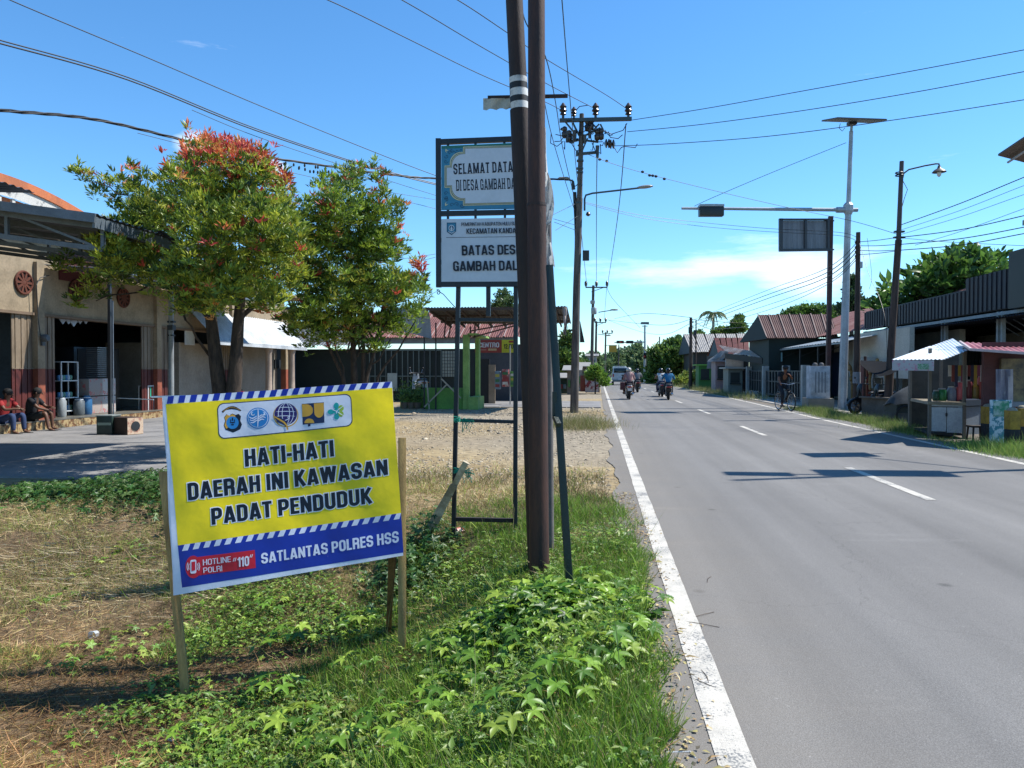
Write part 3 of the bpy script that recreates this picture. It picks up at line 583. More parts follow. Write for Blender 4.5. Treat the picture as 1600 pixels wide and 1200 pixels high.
quadprint([c5(75, 196), c5(1398, 96), c5(1450, 831), c5(146, 1021)], 'yellow_panel', yel, 1)
quadprint([c5(146, 1021), c5(1450, 831), c5(1464, 1062), (285, 918)], 'blue_panel', blu, 1)
lerp2 = lambda a, b, t: (a[0]+(b[0]-a[0])*t, a[1]+(b[1]-a[1])*t)
P = []; T = []
for i in range(20):
    t0 = i/20+.004; t1 = t0+.027; a, b_ = c5(66, 152), c5(1398, 61); c_, d_ = c5(76, 195), c5(1398, 95); s = .014
    k = len(P); P += [lerp2(a, b_, t0+s), lerp2(a, b_, min(t1+s, 1)), lerp2(c_, d_, t1), lerp2(c_, d_, t0)]; T.append((k, k+1, k+2, k+3))
bprint(P, T, 'hazard_stripes', blu, 2)['kind'] = 'stuff'
P = []; T = []
for i in range(21):
    t0 = i/21+.012; t1 = t0+.026; a, b_ = c5(150, 1021), c5(1450, 831); c_, d_ = c5(155, 1056), c5(1452, 864); s = .015
    k = len(P); P += [lerp2(a, b_, t0+s), lerp2(a, b_, min(t1+s, 1)), lerp2(c_, d_, t1), lerp2(c_, d_, t0)]; T.append((k, k+1, k+2, k+3))
bprint(P, T, 'hazard_stripes', wht, 2)['kind'] = 'stuff'
def word(s, q, name='lettering', mat=None, lay=3, bold=.05, halo=0, hmat=None, sp=1.0):
    q = [c5(*a) for a in q]; P, T = glyphs(s, bold)
    if halo:
        P2, T2 = glyphs(s, bold, grow=halo); bprint(textquad(P2, T2, q, P), T2, 'letter_outline', hmat or wht, lay)
    return bprint(textquad(P, T, q), T, name, mat or blk, lay+1)
word('HATI-HATI', [(531, 457), (1052, 402), (1058, 501), (537, 562)], bold=.2, halo=.055)
word('DAERAH INI KAWASAN', [(200, 653), (1368, 513), (1374, 611), (207, 762)], bold=.2, halo=.055)
word('PADAT PENDUDUK', [(338, 800), (1277, 676), (1284, 777), (345, 905)], bold=.2, halo=.055)
word('SATLANTAS POLRES HSS', [(630, 1066), (1434, 934), (1438, 1003), (634, 1130)], mat=wht, bold=.185)
# hotline panel
def rrect(q, r=.1, n=5, asp=1.0):
    """rounded quad in photo pixels; r as a fraction of height"""
    q = [np.array(a, float) for a in q]; pts = []
    for cx, cy, a0 in ((1, 1, 0), (0, 1, 90), (0, 0, 180), (1, 0, 270)):
        for i in range(n+1):
            a = R(a0+90*i/n); u = cx+(-r/asp if cx else r/asp)+r/asp*math.cos(a); v = cy+(-r if cy else r)+r*math.sin(a)
            pts.append(tuple((q[3]*(1-u)+q[2]*u)*(1-v)+(q[0]*(1-u)+q[1]*u)*v))
    return pts
def poly(pts, name, mat, lay): return bprint(pts, [tuple(range(len(pts)))], name, mat, lay)
def circ(cx, cy, rx, ry, name, mat, lay, n=24, a0=0, a1=360):
    return poly([c5(cx+rx*math.cos(R(a0+(a1-a0)*i/n)), cy+ry*math.sin(R(a0+(a1-a0)*i/n))) for i in range(n)], name, mat, lay)
quadprint([c5(262, 1088), c5(594, 1047), c5(601, 1152), c5(268, 1196)], 'hotline_panel', red, 2)
circ(237, 1146, 47, 66, 'phone_badge', red, 3)
word('HOTLINE', [(292, 1103), (455, 1083), (457, 1117), (293, 1138)], mat=wht, bold=.13, lay=4)
word('POLRI', [(294, 1151), (404, 1137), (406, 1171), (296, 1182)], mat=wht, bold=.13, lay=4)
word('\u201c', [(467, 1094), (489, 1091), (489, 1112), (467, 1115)], mat=wht, bold=.13, lay=4)
word('110', [(493, 1090), (561, 1081), (563, 1139), (494, 1148)], mat=wht, bold=.17, lay=4)
word('\u201d', [(564, 1075), (584, 1072), (584, 1090), (564, 1093)], mat=wht, bold=.13, lay=4)
poly(rrect([c5(219, 1106), c5(254, 1102), c5(255, 1182), c5(220, 1186)], .12, 4, .5), 'phone_mark', wht, 4)
poly([c5(226, 1117), c5(248, 1114), c5(249, 1166), c5(227, 1170)], 'phone_mark', red, 5)
for sx in (-1, 1):
    P = []; T = []
    for rr in (30, 41):
        for i in range(7):
            a = R(-32+64*i/6)
            for q in (0, 5): P.append(c5(237+sx*(rr+q)*math.cos(a)*.85, 1144+(rr+q)*math.sin(a)))
        k = len(P)-14; T += [(k+2*i, k+2*i+1, k+2*i+3, k+2*i+2) for i in range(6)]
    bprint(P, T, 'phone_mark', wht, 4)
# logo panel
LQ = [c5(372, 190), c5(1158, 132), c5(1168, 322), c5(382, 400)]
poly(rrect(LQ, .19, 6, 4.1), 'logo_panel', nav, 2)
LQ2 = [c5(378, 195), c5(1153, 138), c5(1162, 317), c5(387, 394)]
poly(rrect(LQ2, .18, 6, 4.1), 'logo_panel', wht, 3)
# 1 shield badge
pts = [c5(400+115*i/8, 236-28*math.sin(math.pi*i/8)-7*i/8) for i in range(9)]+[c5(514-112*i/8, 246-7*(8-i)/8-26*math.sin(math.pi*i/8)+10) for i in range(9)]
poly(pts[:9]+[c5(508, 235), c5(490, 227), c5(458, 222), c5(425, 228), c5(406, 246)], 'badge_mark', blk, 4)
P_, T_ = glyphs('KALIMANTAN SELATAN', .13)
nn = norm_text(P_); bprint([c5(408+98*u, 235-8*u-20*math.sin(math.pi*u)+8*(1-v)-3) for u, v in nn], T_, 'badge_mark', gold, 5)
sh = [(414, 270), (428, 252), (445, 258), (462, 248), (480, 256), (498, 250), (512, 264), (508, 290), (518, 312), (508, 340), (485, 352), (466, 360), (445, 352), (422, 344), (412, 318), (420, 292)]
poly([c5(*a) for a in sh], 'badge_mark', blk, 4)
poly([c5(*a) for a in [(417, 271), (430, 255), (446, 261), (462, 252), (479, 259), (478, 300), (440, 330), (426, 338), (416, 318), (424, 293)]], 'badge_mark', gold, 5)
circ(463, 302, 36, 37, 'badge_mark', skyb, 6)
for a in ((463, 282, 4, 12), (452, 290, 3, 9), (474, 290, 3, 9), (463, 302, 17, 4), (463, 314, 10, 4)): circ(*a, 'badge_mark', blk, 7, 8)
# 2 blue wave roundel
circ(612, 275, 66, 62, 'badge_mark', skyb, 4); circ(612, 275, 60, 56, 'badge_mark', wht, 5); circ(612, 275, 56, 52, 'badge_mark', skyb, 6)
def swirl(pts_, w, mat, lay):
    P = []; T = []; m_ = len(pts_)
    for i, (x, y) in enumerate(pts_):
        x2, y2 = pts_[min(i+1, m_-1)]; x1, y1 = pts_[max(i-1, 0)]; d = math.hypot(x2-x1, y2-y1) or 1; nx_, ny_ = -(y2-y1)/d, (x2-x1)/d
        ww = w*(.35+.65*math.sin(math.pi*(i+.5)/m_)); P += [c5(x+nx_*ww, y+ny_*ww), c5(x-nx_*ww, y-ny_*ww)]
    T = [(2*i, 2*i+1, 2*i+3, 2*i+2) for i in range(m_-1)]; return bprint(P, T, 'badge_mark', mat, lay)
for k in range(3):
    swirl([(560+4*k+9*i, 268+13*k+9*math.sin(i*.75+.4*k)) for i in range(6)], 3.6, wht, 7)
    swirl([(612+9*i, 262+14*k+9*math.sin(i*.75+2+.3*k)) for i in range(6-k//2)], 3.6, wht, 7)
swirl([(612+2*math.sin(i*.7), 224+17*i) for i in range(7)], 4, wht, 7)
circ(582, 250, 12, 11, 'badge_mark', wht, 7); circ(643, 250, 12, 11, 'badge_mark', wht, 7); circ(586, 247, 8, 7, 'badge_mark', skyb, 8); circ(639, 247, 8, 7, 'badge_mark', skyb, 8)
# 3 purple globe
circ(775, 258, 74, 70, 'badge_mark', gold, 4); circ(775, 254, 68, 68, 'badge_mark', wht, 5); circ(775, 250, 66, 64, 'badge_mark', pur, 6)
for w_ in (.35, .72): swirl([(775+62*w_*math.sin(math.pi*i/12), 250-62*math.cos(math.pi*i/12)) for i in range(13)], 2, wht, 7); swirl([(775-62*w_*math.sin(math.pi*i/12), 250-62*math.cos(math.pi*i/12)) for i in range(13)], 2, wht, 7)
for yy_ in (-36, -12, 14): swirl([(775+(62-abs(yy_)*.6)*(i/5-1), 250+yy_-3*math.cos((i/5-1)*1.5)) for i in range(11)], 2, wht, 7)
poly([c5(*a) for a in [(705, 262), (745, 268), (780, 300), (790, 342), (765, 316), (725, 300)]], 'badge_mark', nav, 8)
swirl([(705, 264), (735, 282), (765, 300), (780, 318), (784, 345)], 5, gold, 9)
swirl([(800, 262), (785, 270), (795, 276), (782, 284), (770, 288)], 3, wht, 9)
# 4 blue square with yellow shapes
poly([c5(868, 192), c5(998, 183), c5(1002, 303), c5(874, 314)], 'badge_mark', nav, 4)
poly([c5(*a) for a in [(869, 195)]+[(895+40*math.sin(math.pi*i/8), 228-36*math.cos(math.pi*i/8)+2) for i in range(9)]+[(871, 268)]], 'badge_mark', gold, 5)
poly([c5(*a) for a in [(940, 190), (997, 186), (999, 240)]+[(970+28*math.cos(math.pi*i/8), 240+34*math.sin(math.pi*i/8)) for i in range(9)]], 'badge_mark', gold, 5)
circ(913, 305, 29, 27, 'badge_mark', gold, 6, 16, 180, 372)
# 5 five petals
for (x, y, rx, ry, m_) in ((1071, 204, 15, 19, tea), (1040, 240, 20, 15, tea), (1073, 268, 15, 18, tea), (1099, 218, 16, 18, lim), (1098, 252, 16, 17, lim), (1072, 236, 17, 17, tea)): circ(x, y, rx, ry, 'badge_mark', m_, 4 if m_ is lim else 5, 16)
for (a, b_) in (((1072, 236), (1112, 205)), ((1072, 236), (1112, 262)), ((1072, 236), (1072, 250)), ((1072, 236), (1050, 228))): swirl([lerp2(a, b_, t_/3) for t_ in range(4)], 2.2, wht, 6)
# wrapped left margin and wooden frame
wood = M('raw_timber', 'c09c5e', .8, c2='8c6c40', sc=3, st=(6, 6, .8), mix=.9, bump=.5, bs=60, lo=.35)
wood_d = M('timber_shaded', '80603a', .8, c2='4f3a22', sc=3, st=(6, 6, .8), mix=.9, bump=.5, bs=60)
def stake(pb, ptop, w, h, name='stake', mat=wood, up=None):
    return MB().bar(pb, ptop, w, h, up).build(name, mat, ban, bevel=.002)
off = -BN*.03
topA = onB(262, 735)+off*1.2-bu*.035; stake(BA-UP*.25, topA+UP*.0, .055, .03, up=BN)
topB = onB(624, 684)+off+bu*.02; stake(BB-UP*.25, topB, .055, .03, up=BN)
stake(onB(268, 640)+off, onB(614, 612)+off, .045, .025, 'rail', up=BN)
stake(onB(286, 905)+off, onB(628, 858)+off, .045, .025, 'rail', up=BN)
stake(onB(235, 620)+off*.8, onB(300, 618)+off*.8, .012, .012, 'rail', M('white_stick', 'd8d8d4', .6))
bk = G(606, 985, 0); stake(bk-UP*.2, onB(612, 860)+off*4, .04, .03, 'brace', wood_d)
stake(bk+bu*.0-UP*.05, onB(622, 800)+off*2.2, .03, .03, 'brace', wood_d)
mb = MB()   # sheet wrapped back round the left stake
col_ = []
for i in range(9):
    t_ = i/8; e = onB(257+(274-257)*t_, 621+(930-621)*t_)
    for j, (sx, sy) in enumerate(((0, 0), (-.010, -.004), (-.014, -.016), (-.006, -.034))): mb.v.append(e+bu*(sx*(1+.3*math.sin(i*1.7)))+BN*sy)
for i in range(8):
    for j in range(3): a = i*4+j; mb.f.append((a, a+1, a+5, a+4))
mb.build('wrapped_edge', wht, ban, smooth=True)
# ================================================================== VILLAGE NAME SIGN
navy = M('navy_steel', '101c26', .45, c2='0a1218', sc=6, mix=.7, bump=.15, bs=80)
green_s = M('dark_green_steel', '12251f', .45, c2='0c1a16', sc=8, mix=.7, bump=.2, bs=80)
SL = G(708, 838); SR_ = G(803, 817)
DS = 7.7
sgn = thing('village_sign', 'tall village boundary sign with blue bordered welcome panel over white panel on navy steel posts', 'sign', (SL.x, SL.y, SL.z))
sv = lambda px, py, o=0.0: W(px, py, DS)-FW*o
bw = .042
MB().bar(SL-UP*.2, sv(716, 447, -.03), bw, bw).build('post', navy, sgn)
MB().bar(W(805, 822, DS)-UP*.2, sv(806, 447, -.03), bw, bw).build('post', navy, sgn)
MB().bar(sv(763, 494, -.03), sv(763, 447, -.03), bw, bw).build('strut', navy, sgn)
MB().bar(sv(718, 499, -.03), sv(804, 500, -.03), .034, .034).build('crossbar', navy, sgn)
MB().bar(sv(714, 657, -.03), sv(806, 659.5, -.03), .034, .034).build('crossbar', navy, sgn)
MB().bar(sv(712, 812, -.03), sv(803, 814, -.03), .04, .04).build('crossbar', M('rusty_dark_steel', '2c211d', .8, c2='15120f', sc=9), sgn)
fw = .052
# outer frame
xl, xr = 681, 848
MB().bar(sv(685, 217), sv(685.5, 449), fw, .05, up=FW).build('frame', navy, sgn)
MB().bar(sv(844, 212), sv(846, 449), fw, .05, up=FW).build('frame', navy, sgn)
MB().bar(sv(689, 222), sv(841, 216), fw*.8, .05).build('frame', navy, sgn)
MB().bar(sv(689, 334), sv(842, 331), fw*.7, .05).build('frame', navy, sgn)
MB().bar(sv(689, 444.5), sv(842, 444), fw*.8, .05).build('frame', navy, sgn)
for (x, y) in ((700, 226.5), (743, 225), (788, 223), (693, 256), (693, 297), (700, 329), (743, 328), (789, 327), (700, 340), (743, 339), (789, 338), (688.5, 375), (688.5, 410), (755, 443), (800, 443)):
    MB().box(sv(x, y), (.024, .03, .04), YAW).build('spacer', navy, sgn)
# upper panel
bor = M('panel_blue', '2f7f9e', .5, c2='2a7090', sc=3, mix=.8, fine=.04); bor_d = M('panel_blue_dark', '15506a', .5, fine=.03); cream = M('panel_cream', 'cfc79a', .5, fine=.03)
pale = M('panel_white', 'c2c8cf', .5, c2='b4bcc4', sc=2, mix=.8, fine=.03); ink = M('panel_ink', '10182a', .5, fine=.03)
def sprint(pts, T, name, mat, lay): return MB().add([sv(x, y, .02+.0012*lay) for x, y in pts], T).build(name, mat, sgn)
def spoly(pts, name, mat, lay): return sprint(pts, [tuple(range(len(pts)))], name, mat, lay)
MB().slab([sv(690, 229, .02), sv(842, 222.5, .02), sv(843, 326, .02), sv(690, 328.5, .02)][::-1], .02).build('board', bor, sgn)
spoly([(690, 229), (842, 222.5), (842.5, 227), (690, 233.5)], 'border', M('panel_green', '1f6f62', .5), 1)
def plaque(x0, x1, y0, y1, n1, cr, tilt):
    """notched plaque outline: concave round corners with small steps"""
    pts = []
    def pt(x, y): pts.append((x, y+tilt*(x-x0)))
    for cx, cy, a0 in ((x0, y0, 0), (x1, y0, 1), (x1, y1, 2), (x0, y1, 3)):
        seg = []
        for i in range(8):
            a = math.pi/2*i/7; u, v = n1+cr*(1-math.sin(a)), n1+cr*(1-math.cos(a))
            seg.append((u, v))
        seg = [(n1+cr+3.5, 0), (n1+cr+3.5, n1)]+[(n1+cr*math.cos(math.pi/2*i/7)*1.0, n1+cr*(math.sin(0)+1-math.cos(0)) if 0 else n1+cr-cr*math.cos(math.pi/2-math.pi/2*i/7)*0-cr+cr*math.sin(math.pi/2*i/7)) for i in range(8)]+[(n1, n1+cr+3.5), (0, n1+cr+3.5)]
        seg = [(n1+cr+3.5, 0), (n1+cr+3.5, n1)]+[(n1+cr*(1-math.sin(math.pi/2*i/7)), n1+cr*(1-math.cos(math.pi/2*i/7))) for i in range(8)]+[(n1, n1+cr+3.5), (0, n1+cr+3.5)]
        if a0 == 0: seg = seg[::-1]; [pt(x0+u, y0+v) for u, v in seg]
        elif a0 == 1: [pt(x1-u, y0+v) for u, v in seg]
        elif a0 == 2: [pt(x1-u, y1-v) for u, v in seg[::-1]]
        else: [pt(x0+u, y1-v) for u, v in seg]
    return pts
def fan(pts):   # star-shaped fill from the middle
    cx = sum(p[0] for p in pts)/len(pts); cy = sum(p[1] for p in pts)/len(pts); n_ = len(pts)
    return pts+[(cx, cy)], [(i, (i+1) % n_, n_) for i in range(n_)]
for k_, (g_, m_) in enumerate(((0, cream), (1.2, bor_d), (2.0, cream), (2.9, ink), (3.4, pale))):
    P, T = fan(plaque(695+g_, 838-g_, 231+g_, 323-g_, 8.2, 17, -.028)); sprint(P, T, 'border', m_, 2+k_)
def curl(cx, cy, s, fx, fy):
    mb = MB(); pts = [(cx+fx*s*(1-t_/14)*math.cos(t_*.55)*1.0, cy+fy*s*(1-t_/14)*math.sin(t_*.55)) for t_ in range(14)]
    for i in range(13):
        (x0, y0), (x1, y1) = pts[i], pts[i+1]; d = math.hypot(x1-x0, y1-y0) or 1; nx_, ny_ = -(y1-y0)/d*.45, (x1-x0)/d*.45
        mb.add([sv(x0+nx_, y0+ny_, .0215), sv(x1+nx_, y1+ny_, .0215), sv(x1-nx_, y1-ny_, .0215), sv(x0-nx_, y0-ny_, .0215)], [(0, 1, 2, 3)])
    return mb
for (cx, cy, fx, fy) in ((706, 236, 1, 1), (698, 245, -1, 1), (714, 237, -1, 1), (697, 253, 1, 1), (703, 239.5, 1, -1), (698.5, 262, 1, -1), (721, 236, 1, 1), (698, 313, -1, -1), (706, 321, 1, -1), (714, 320, -1, -1), (697, 303, 1, -1), (722, 322, 1, 1), (697.5, 309, -1, 1)): curl(cx, cy, 3.6, fx, fy).build('scroll_ornament', bor_d, sgn)
for (x, y, f_) in ((696.5, 235.5, 1), (696, 321, -1)):
    sprint([(x, y-2*f_), (x+5, y+1.5*f_), (x+1, y+1*f_), (x+1.5, y+5*f_), (x-.5, y+1.5*f_)], [(0, 1, 2, 3, 4)], 'flower_ornament', cream, 3)
def stext(s, q, bold, lay=8, serif=False):
    P, T = glyphs(s, bold, serif=serif)
    return sprint(textquad(P, T, q), T, 'lettering', ink, lay)
stext('SELAMAT DATANG', [(708.5, 257), (817, 252), (818, 269), (709, 274)], .17, serif=True)
stext('DI DESA GAMBAH DALAM', [(712.5, 282), (824, 278), (825, 295), (713, 299.5)], .15, serif=True)
# lower panel
MB().slab([sv(690, 343, .02), sv(843, 340, .02), sv(844, 440, .02), sv(690, 440.5, .02)][::-1], .02).build('board', pale, sgn)
stext('PEMERINTAH KABUPATEN HULU SUNGAI SELATAN', [(721, 348.5), (841, 346.2), (841.3, 352.5), (721.3, 354)], .14)
stext('KECAMATAN KANDANGAN', [(729, 357.6), (827, 356), (827.3, 365), (729.3, 366.5)], .16)
spoly([(697.5, 371.4), (838, 369.6), (838, 370.3), (697.5, 372.1)], 'ruled_line', ink, 1)
stext('BATAS DESA', [(721.5, 384), (816, 382.5), (816.5, 398), (722, 400)], .18)
stext('GAMBAH DALAM', [(708, 408.5), (833, 407), (833.5, 422.5), (708.5, 424.5)], .18)
spoly([(698.3, 348.5), (713, 348.2), (713, 362), (706, 368), (698.5, 363)], 'crest', bor_d, 1); spoly([(699.6, 350), (711.8, 349.7), (711.8, 361.5), (706, 366.2), (699.8, 362)], 'crest', bor, 2)
spoly([(705.8+4.6*math.cos(i*.5236), 357+5*math.sin(i*.5236)) for i in range(12)], 'crest', pale, 3); spoly([(705.8+3.4*math.cos(i*.5236), 357+3.8*math.sin(i*.5236)) for i in range(12)], 'crest', bor_d, 4)
spoly([(705.8, 353.5), (707.5, 358), (706.5, 361), (705, 361), (704, 358)], 'crest', pale, 5); spoly([(701, 362), (706, 364.5), (710.5, 362), (710.5, 363.2), (706, 365.8), (701, 363.2)], 'crest', pale, 5)
# loose scroll of thin steel at the lower left corner
pts = [sv(683+4*(1-t_/16)*math.cos(-2.2+t_*.5)+1.5, 457+5*(1-t_/16)*math.sin(-2.2+t_*.5)) for t_ in range(15)][::-1]+[sv(693, 460), sv(700, 468), sv(711, 480)]
MB().path(pts, .004, 5).build('bracket_scroll', navy, sgn, smooth=True)
# twine and torn board tied to the post
twm = M('green_twine', '119a80', .6, c2='0c7a66', sc=20, tr=.2)
for (px, py) in ((714, 657), (714, 737)):
    mb = MB(); c_ = W(px, py, DS-.03)
    for i in range(34):
        a = random.uniform(0, 6.28); b_ = random.uniform(-.02, .02)
        if i < 14: mb.path([c_+RT*(.034*math.cos(q*.9+a))+FW*(.034*math.sin(q*.9+a))+UP*(b_+.004*q) for q in range(7)], .003, 4)
        else:
            e = c_+RT*(.03+.03*random.random()); mb.path([e, e+RT*random.uniform(.01, .11)+UP*random.uniform(-.02, .03), e+RT*random.uniform(.0, .13)+UP*random.uniform(-.13, .01)], .0028, 4)
    tag(mb.build('twine', twm, None), 'green plastic twine knotted round the left sign post at '+('the upper crossbar' if py < 700 else 'the weathered plank'), 'twine', 'green twine on the sign post')
pl = MB(); a = W(728, 722, 7.5); b_ = G(668, 838)
pl.bar(b_-UP*.03, a, .06, .02, up=FW).bar(b_+UP*.05-FW*.012, a.lerp(b_, .3)-FW*.012, .075, .016, up=FW)
tag(pl.build('plank', M('weathered_grey_wood', 'cdbfa6', .85, c2='8f806a', sc=5, st=(1, 1, 1), mix=1, bump=.7, bs=30), None), 'weathered pale plank leaning against the foot of the village sign post', 'plank')
# ================================================================== STEEL POLES
rust = M('rusty_pipe', '4e2e20', .7, c2='1c1314', sc=2.6, st=(3, 3, .5), mix=1, lo=.35, hi=.7, bump=.25, bs=50, fine=.2)
rust2 = M('dark_rusty_pipe', '3a251c', .7, c2='151110', sc=2.2, st=(3, 3, .5), mix=1, lo=.35, hi=.7, bump=.25, bs=50, fine=.2)
PB = G(843, 905); DP = (PB-O).dot(FW)
def leaning(base, px, py, D): return W(px, py, D)
t1 = W(838, -60, DP); pole = thing('steel_pole', 'rusty brown steel pipe pole rising upright from weeds at the road edge', 'pole', tuple(PB))
jt = PB.lerp(W(838.5, 320, DP), 1.0)
MB().tube(PB-UP*.2, jt, .077, .072, 24).build('lower_pipe', rust, pole, smooth=True)
MB().tube(jt, t1+(t1-jt)*1.2, .066, .062, 24).build('upper_pipe', rust, pole, smooth=True)
MB().tube(jt-UP*.012, jt+UP*.01, .074, .074, 24).build('joint_collar', rust2, pole, smooth=True)
P2 = W(843, 880, DP+.35); P2.z = gz(P2.x, P2.y); D2 = DP+.35
top2 = W(800, -60, D2); p2 = thing('steel_pole', 'dark leaning steel pole with white painted bands, behind the rusty brown pipe', 'pole', tuple(P2))
dirn = (W(812, 170, D2)-P2)
def on2(py): return P2.lerp(W(812, 170, D2), (P2.z-0) and (W(812, py, D2).z-P2.z)/(W(812, 170, D2).z-P2.z))
top_ = W(805, 0, D2)+(W(805, 0, D2)-W(812, 170, D2))*.5
MB().path([P2-UP*.2, W(827, 500, D2), W(812, 172, D2)], [.088, .083, .079], 20).build('lower_pipe', rust2, p2, smooth=True)
MB().path([W(812, 172, D2), W(803.5, 0, D2), top_], [.071, .069, .067], 20).build('upper_pipe', rust2, p2, smooth=True)
wb = M('white_band_paint', 'c9c9c6', .7, c2='6a6a6a', sc=8, mix=.8, lo=.5); bb = M('black_band_paint', '17181a', .6)
for (ya, yb, m_) in ((122, 131, wb), (131, 140.5, bb), (140.5, 152, wb), (152, 161, bb), (161, 173, wb)):
    xa = 803.5+8.5*ya/172; xb = 803.5+8.5*yb/172; MB().tube(W(xa, ya, D2), W(xb, yb, D2), .0735, .0735, 20).build('painted_band', m_, p2, smooth=True)
MB().bar(W(762, 152.5, D2+.12), W(887, 150, D2+.12), .025, .025).build('cross_arm', rust2, p2)
cl_ = M('weathered_cloth', 'b9b5a6', .8, c2='8d897c', sc=6, tr=.25, bump=.3, bs=30)
mb = MB()
for i in range(10):
    for j in range(4):
        t_ = i/9; mb.v.append(W(755+46*t_, 153.5+(18-2*t_+(1.5*math.sin(i*2)))*j/3, D2+.1+.015*math.sin(i*1.1+j)))
for i in range(9):
    for j in range(3): a = i*4+j; mb.f.append((a, a+1, a+5, a+4))
tag(mb.build('cloth_remnant', cl_, None, smooth=True), 'pale strip of torn banner hanging from the cross arm of the leaning pole', 'cloth')
# grey pipe stub behind and the green square post
P3 = W(860, 872, DP+.75); P3.z = gz(P3.x, P3.y)-.02; st = thing('pipe', 'thin weathered grey pipe standing just behind the rusty brown pole', 'pipe', tuple(P3))
MB().tube(P3-UP*.1, W(856, 330, DP+.75), .034, .032, 14).build('pipe_shaft', M('grey_pipe', '6a6460', .7, c2='4a4440', sc=5), st, smooth=True)
PG = G(893, 946); DG = (PG-O).dot(FW)
gp = thing('sign_prop', 'dark green square steel post leaning against the rusty pole', 'post', tuple(PG))
ga = W(858.5, 415, DG+.35)
MB().bar(PG-UP*.1, ga, .05, .05, up=FW).build('post_shaft', green_s, gp, bevel=.003)
q_ = W(874, 665, DG+.14)
MB().bar(W(866.5, 612, DG+.2), W(866.5, 650, DG+.2), .03, .03).bar(W(866.5, 650, DG+.2), W(873, 664, DG+.12), .03, .03).build('bracket', green_s, gp)
# shredded white banner still tied to the posts
mb = MB(); wc = M('shredded_white_banner', 'c8c8c4', .7, c2='8d8f90', sc=9, lo=.45, hi=.6, tr=.25, bump=.4, bs=25)
prof = [(200, 851, 853), (240, 851, 853.5), (270, 851, 856), (285, 850, 861), (300, 850, 864), (318, 850, 866), (330, 851, 865), (345, 852, 862), (352, 851, 857), (365, 851, 856), (380, 851.5, 861), (400, 851.5, 865), (416, 852, 867)]
for i, (y, a, b_) in enumerate(prof):
    for j in range(5):
        t_ = j/4; mb.v.append(W(a+(b_-a)*t_, y+2*math.sin(j*2+i), DP+.22+.03*math.sin(i*1.3+j*1.4)))
for i in range(len(prof)-1):
    for j in range(4): a = i*5+j; mb.f.append((a, a+1, a+6, a+5))
tag(mb.build('torn_banner', wc, None, smooth=True), 'shredded white banner hanging in strips behind the rusty brown pipe', 'banner')
# ================================================================== VEGETATION
leafm = Mattr('leaf', .42, .35, .12, 9, .45); bladem = Mattr('blade', .6, .3, .1, 9, .3); strawm = Mattr('straw', .8, .15, .2, 30, .2)
GREENS = [(.08, .18, .018), (.14, .27, .028), (.21, .35, .035), (.27, .38, .05), (.06, .13, .02)]
DRY = [(.44, .33, .17), (.33, .22, .11), (.55, .45, .26), (.22, .14, .07), (.42, .36, .15)]
def scatter(n, x0, x1, y0, y1, dens):
    """rejection sample on the terrain with a density function 0..1"""
    X = []; Y = []; c = 0
    while c < n:
        x = rng.uniform(x0, x1, 20000); y = rng.uniform(y0, y1, 20000); k = rng.random(20000) < dens(x, y); X.append(x[k]); Y.append(y[k]); c += k.sum()
    x = np.concatenate(X)[:n]; y = np.concatenate(Y)[:n]; return np.stack([x, y, H(x, y)], -1)
def persp(y): return np.clip((3.2/np.maximum(y, 2.4))**1.2, .12, 1)
def edge_x(y): return .37+.13*(vnoise(y, 0*y, 1.3, 21)-.5)*2+.06*(vnoise(y, 0*y, 5, 22)-.5)*2-.25*sstep((y-7.5)/1.5)
def d_green(x, y):
    k = sstep((x+2.3+.6*sstep((y-4.1)/.8)-.9*sstep((y-6.3)/1.2)+.9*(vnoise(x, y, .9, 31)-.5)*2)/.6)
    return k*(x < edge_x(y))*sstep((8.9+1.2*(vnoise(x, y, 1, 33)-.5)-y)/1.0)*(.35+.65*(vnoise(x, y, 2.2, 32) > .38))*persp(y)
def d_dry(x, y):
    k = 1-sstep((x+1.5+.9*(vnoise(x, y, .9, 31)-.5)*2-.12*(y-3))/.7)*.86
    return k*(x < .28)*sstep((10.6+1.5*(vnoise(x, y, 1.2, 35)-.5)-y)/2.2)*sstep((x+7.4)/1.4)*persp(y)
def grass(name, P, ln, wd, cols, mat, lean=.5, flat=0, clump=0, w=None):
    n = len(P); D = rng.normal(size=(n, 3))*lean; D[:, 2] = 1-flat+abs(D[:, 2])*.15*(1-flat)
    if flat: D[:, 2] = np.abs(rng.normal(size=n))*.22
    Nn = rng.normal(size=(n, 3)); Nn[:, 2] *= .2; L = ln*(rng.lognormal(0, .38, n)).clip(.35, 2.4); Wd = wd*rng.uniform(.6, 1.4, n)
    c = pick(cols, n, w)
    if name == 'dry_grass':   # pale cut straw in some places, reddish brown stems in others
        k = sstep((vnoise(P[:, 0], P[:, 1], .85, 47)-.3)/.4)[:, None]; red_ = (1-sstep((P[:, 1:2]-5.0)/1.4)); c = c*(.62+.62*k)*(1-.3*red_*np.array([[.2, .8, 1.1]]))
    o = leaf_obj(name, P-np.array([0, 0, .005]), D, Nn, L, Wd, c, 'blade', mat); o['kind'] = 'stuff'; return o
P = scatter(92000, -3.8, .5, 2.3, 9.2, d_green)
hgt = (.6+.9*vnoise(P[:, 0], P[:, 1], 2.5, 41))
n = len(P); D = rng.normal(size=(n, 3))*.55; D[:, 2] = 1; Nn = rng.normal(size=(n, 3)); Nn[:, 2] *= .2
gc = pick(GREENS+[(.24, .27, .08), (.33, .28, .13)], n, [.16, .24, .2, .14, .1, .1, .06])
o = leaf_obj('grass', P, D, Nn, .075*hgt*rng.lognormal(0, .4, n).clip(.4, 2.6), .0042*rng.uniform(.6, 1.5, n), gc, 'blade', bladem); o['kind'] = 'stuff'
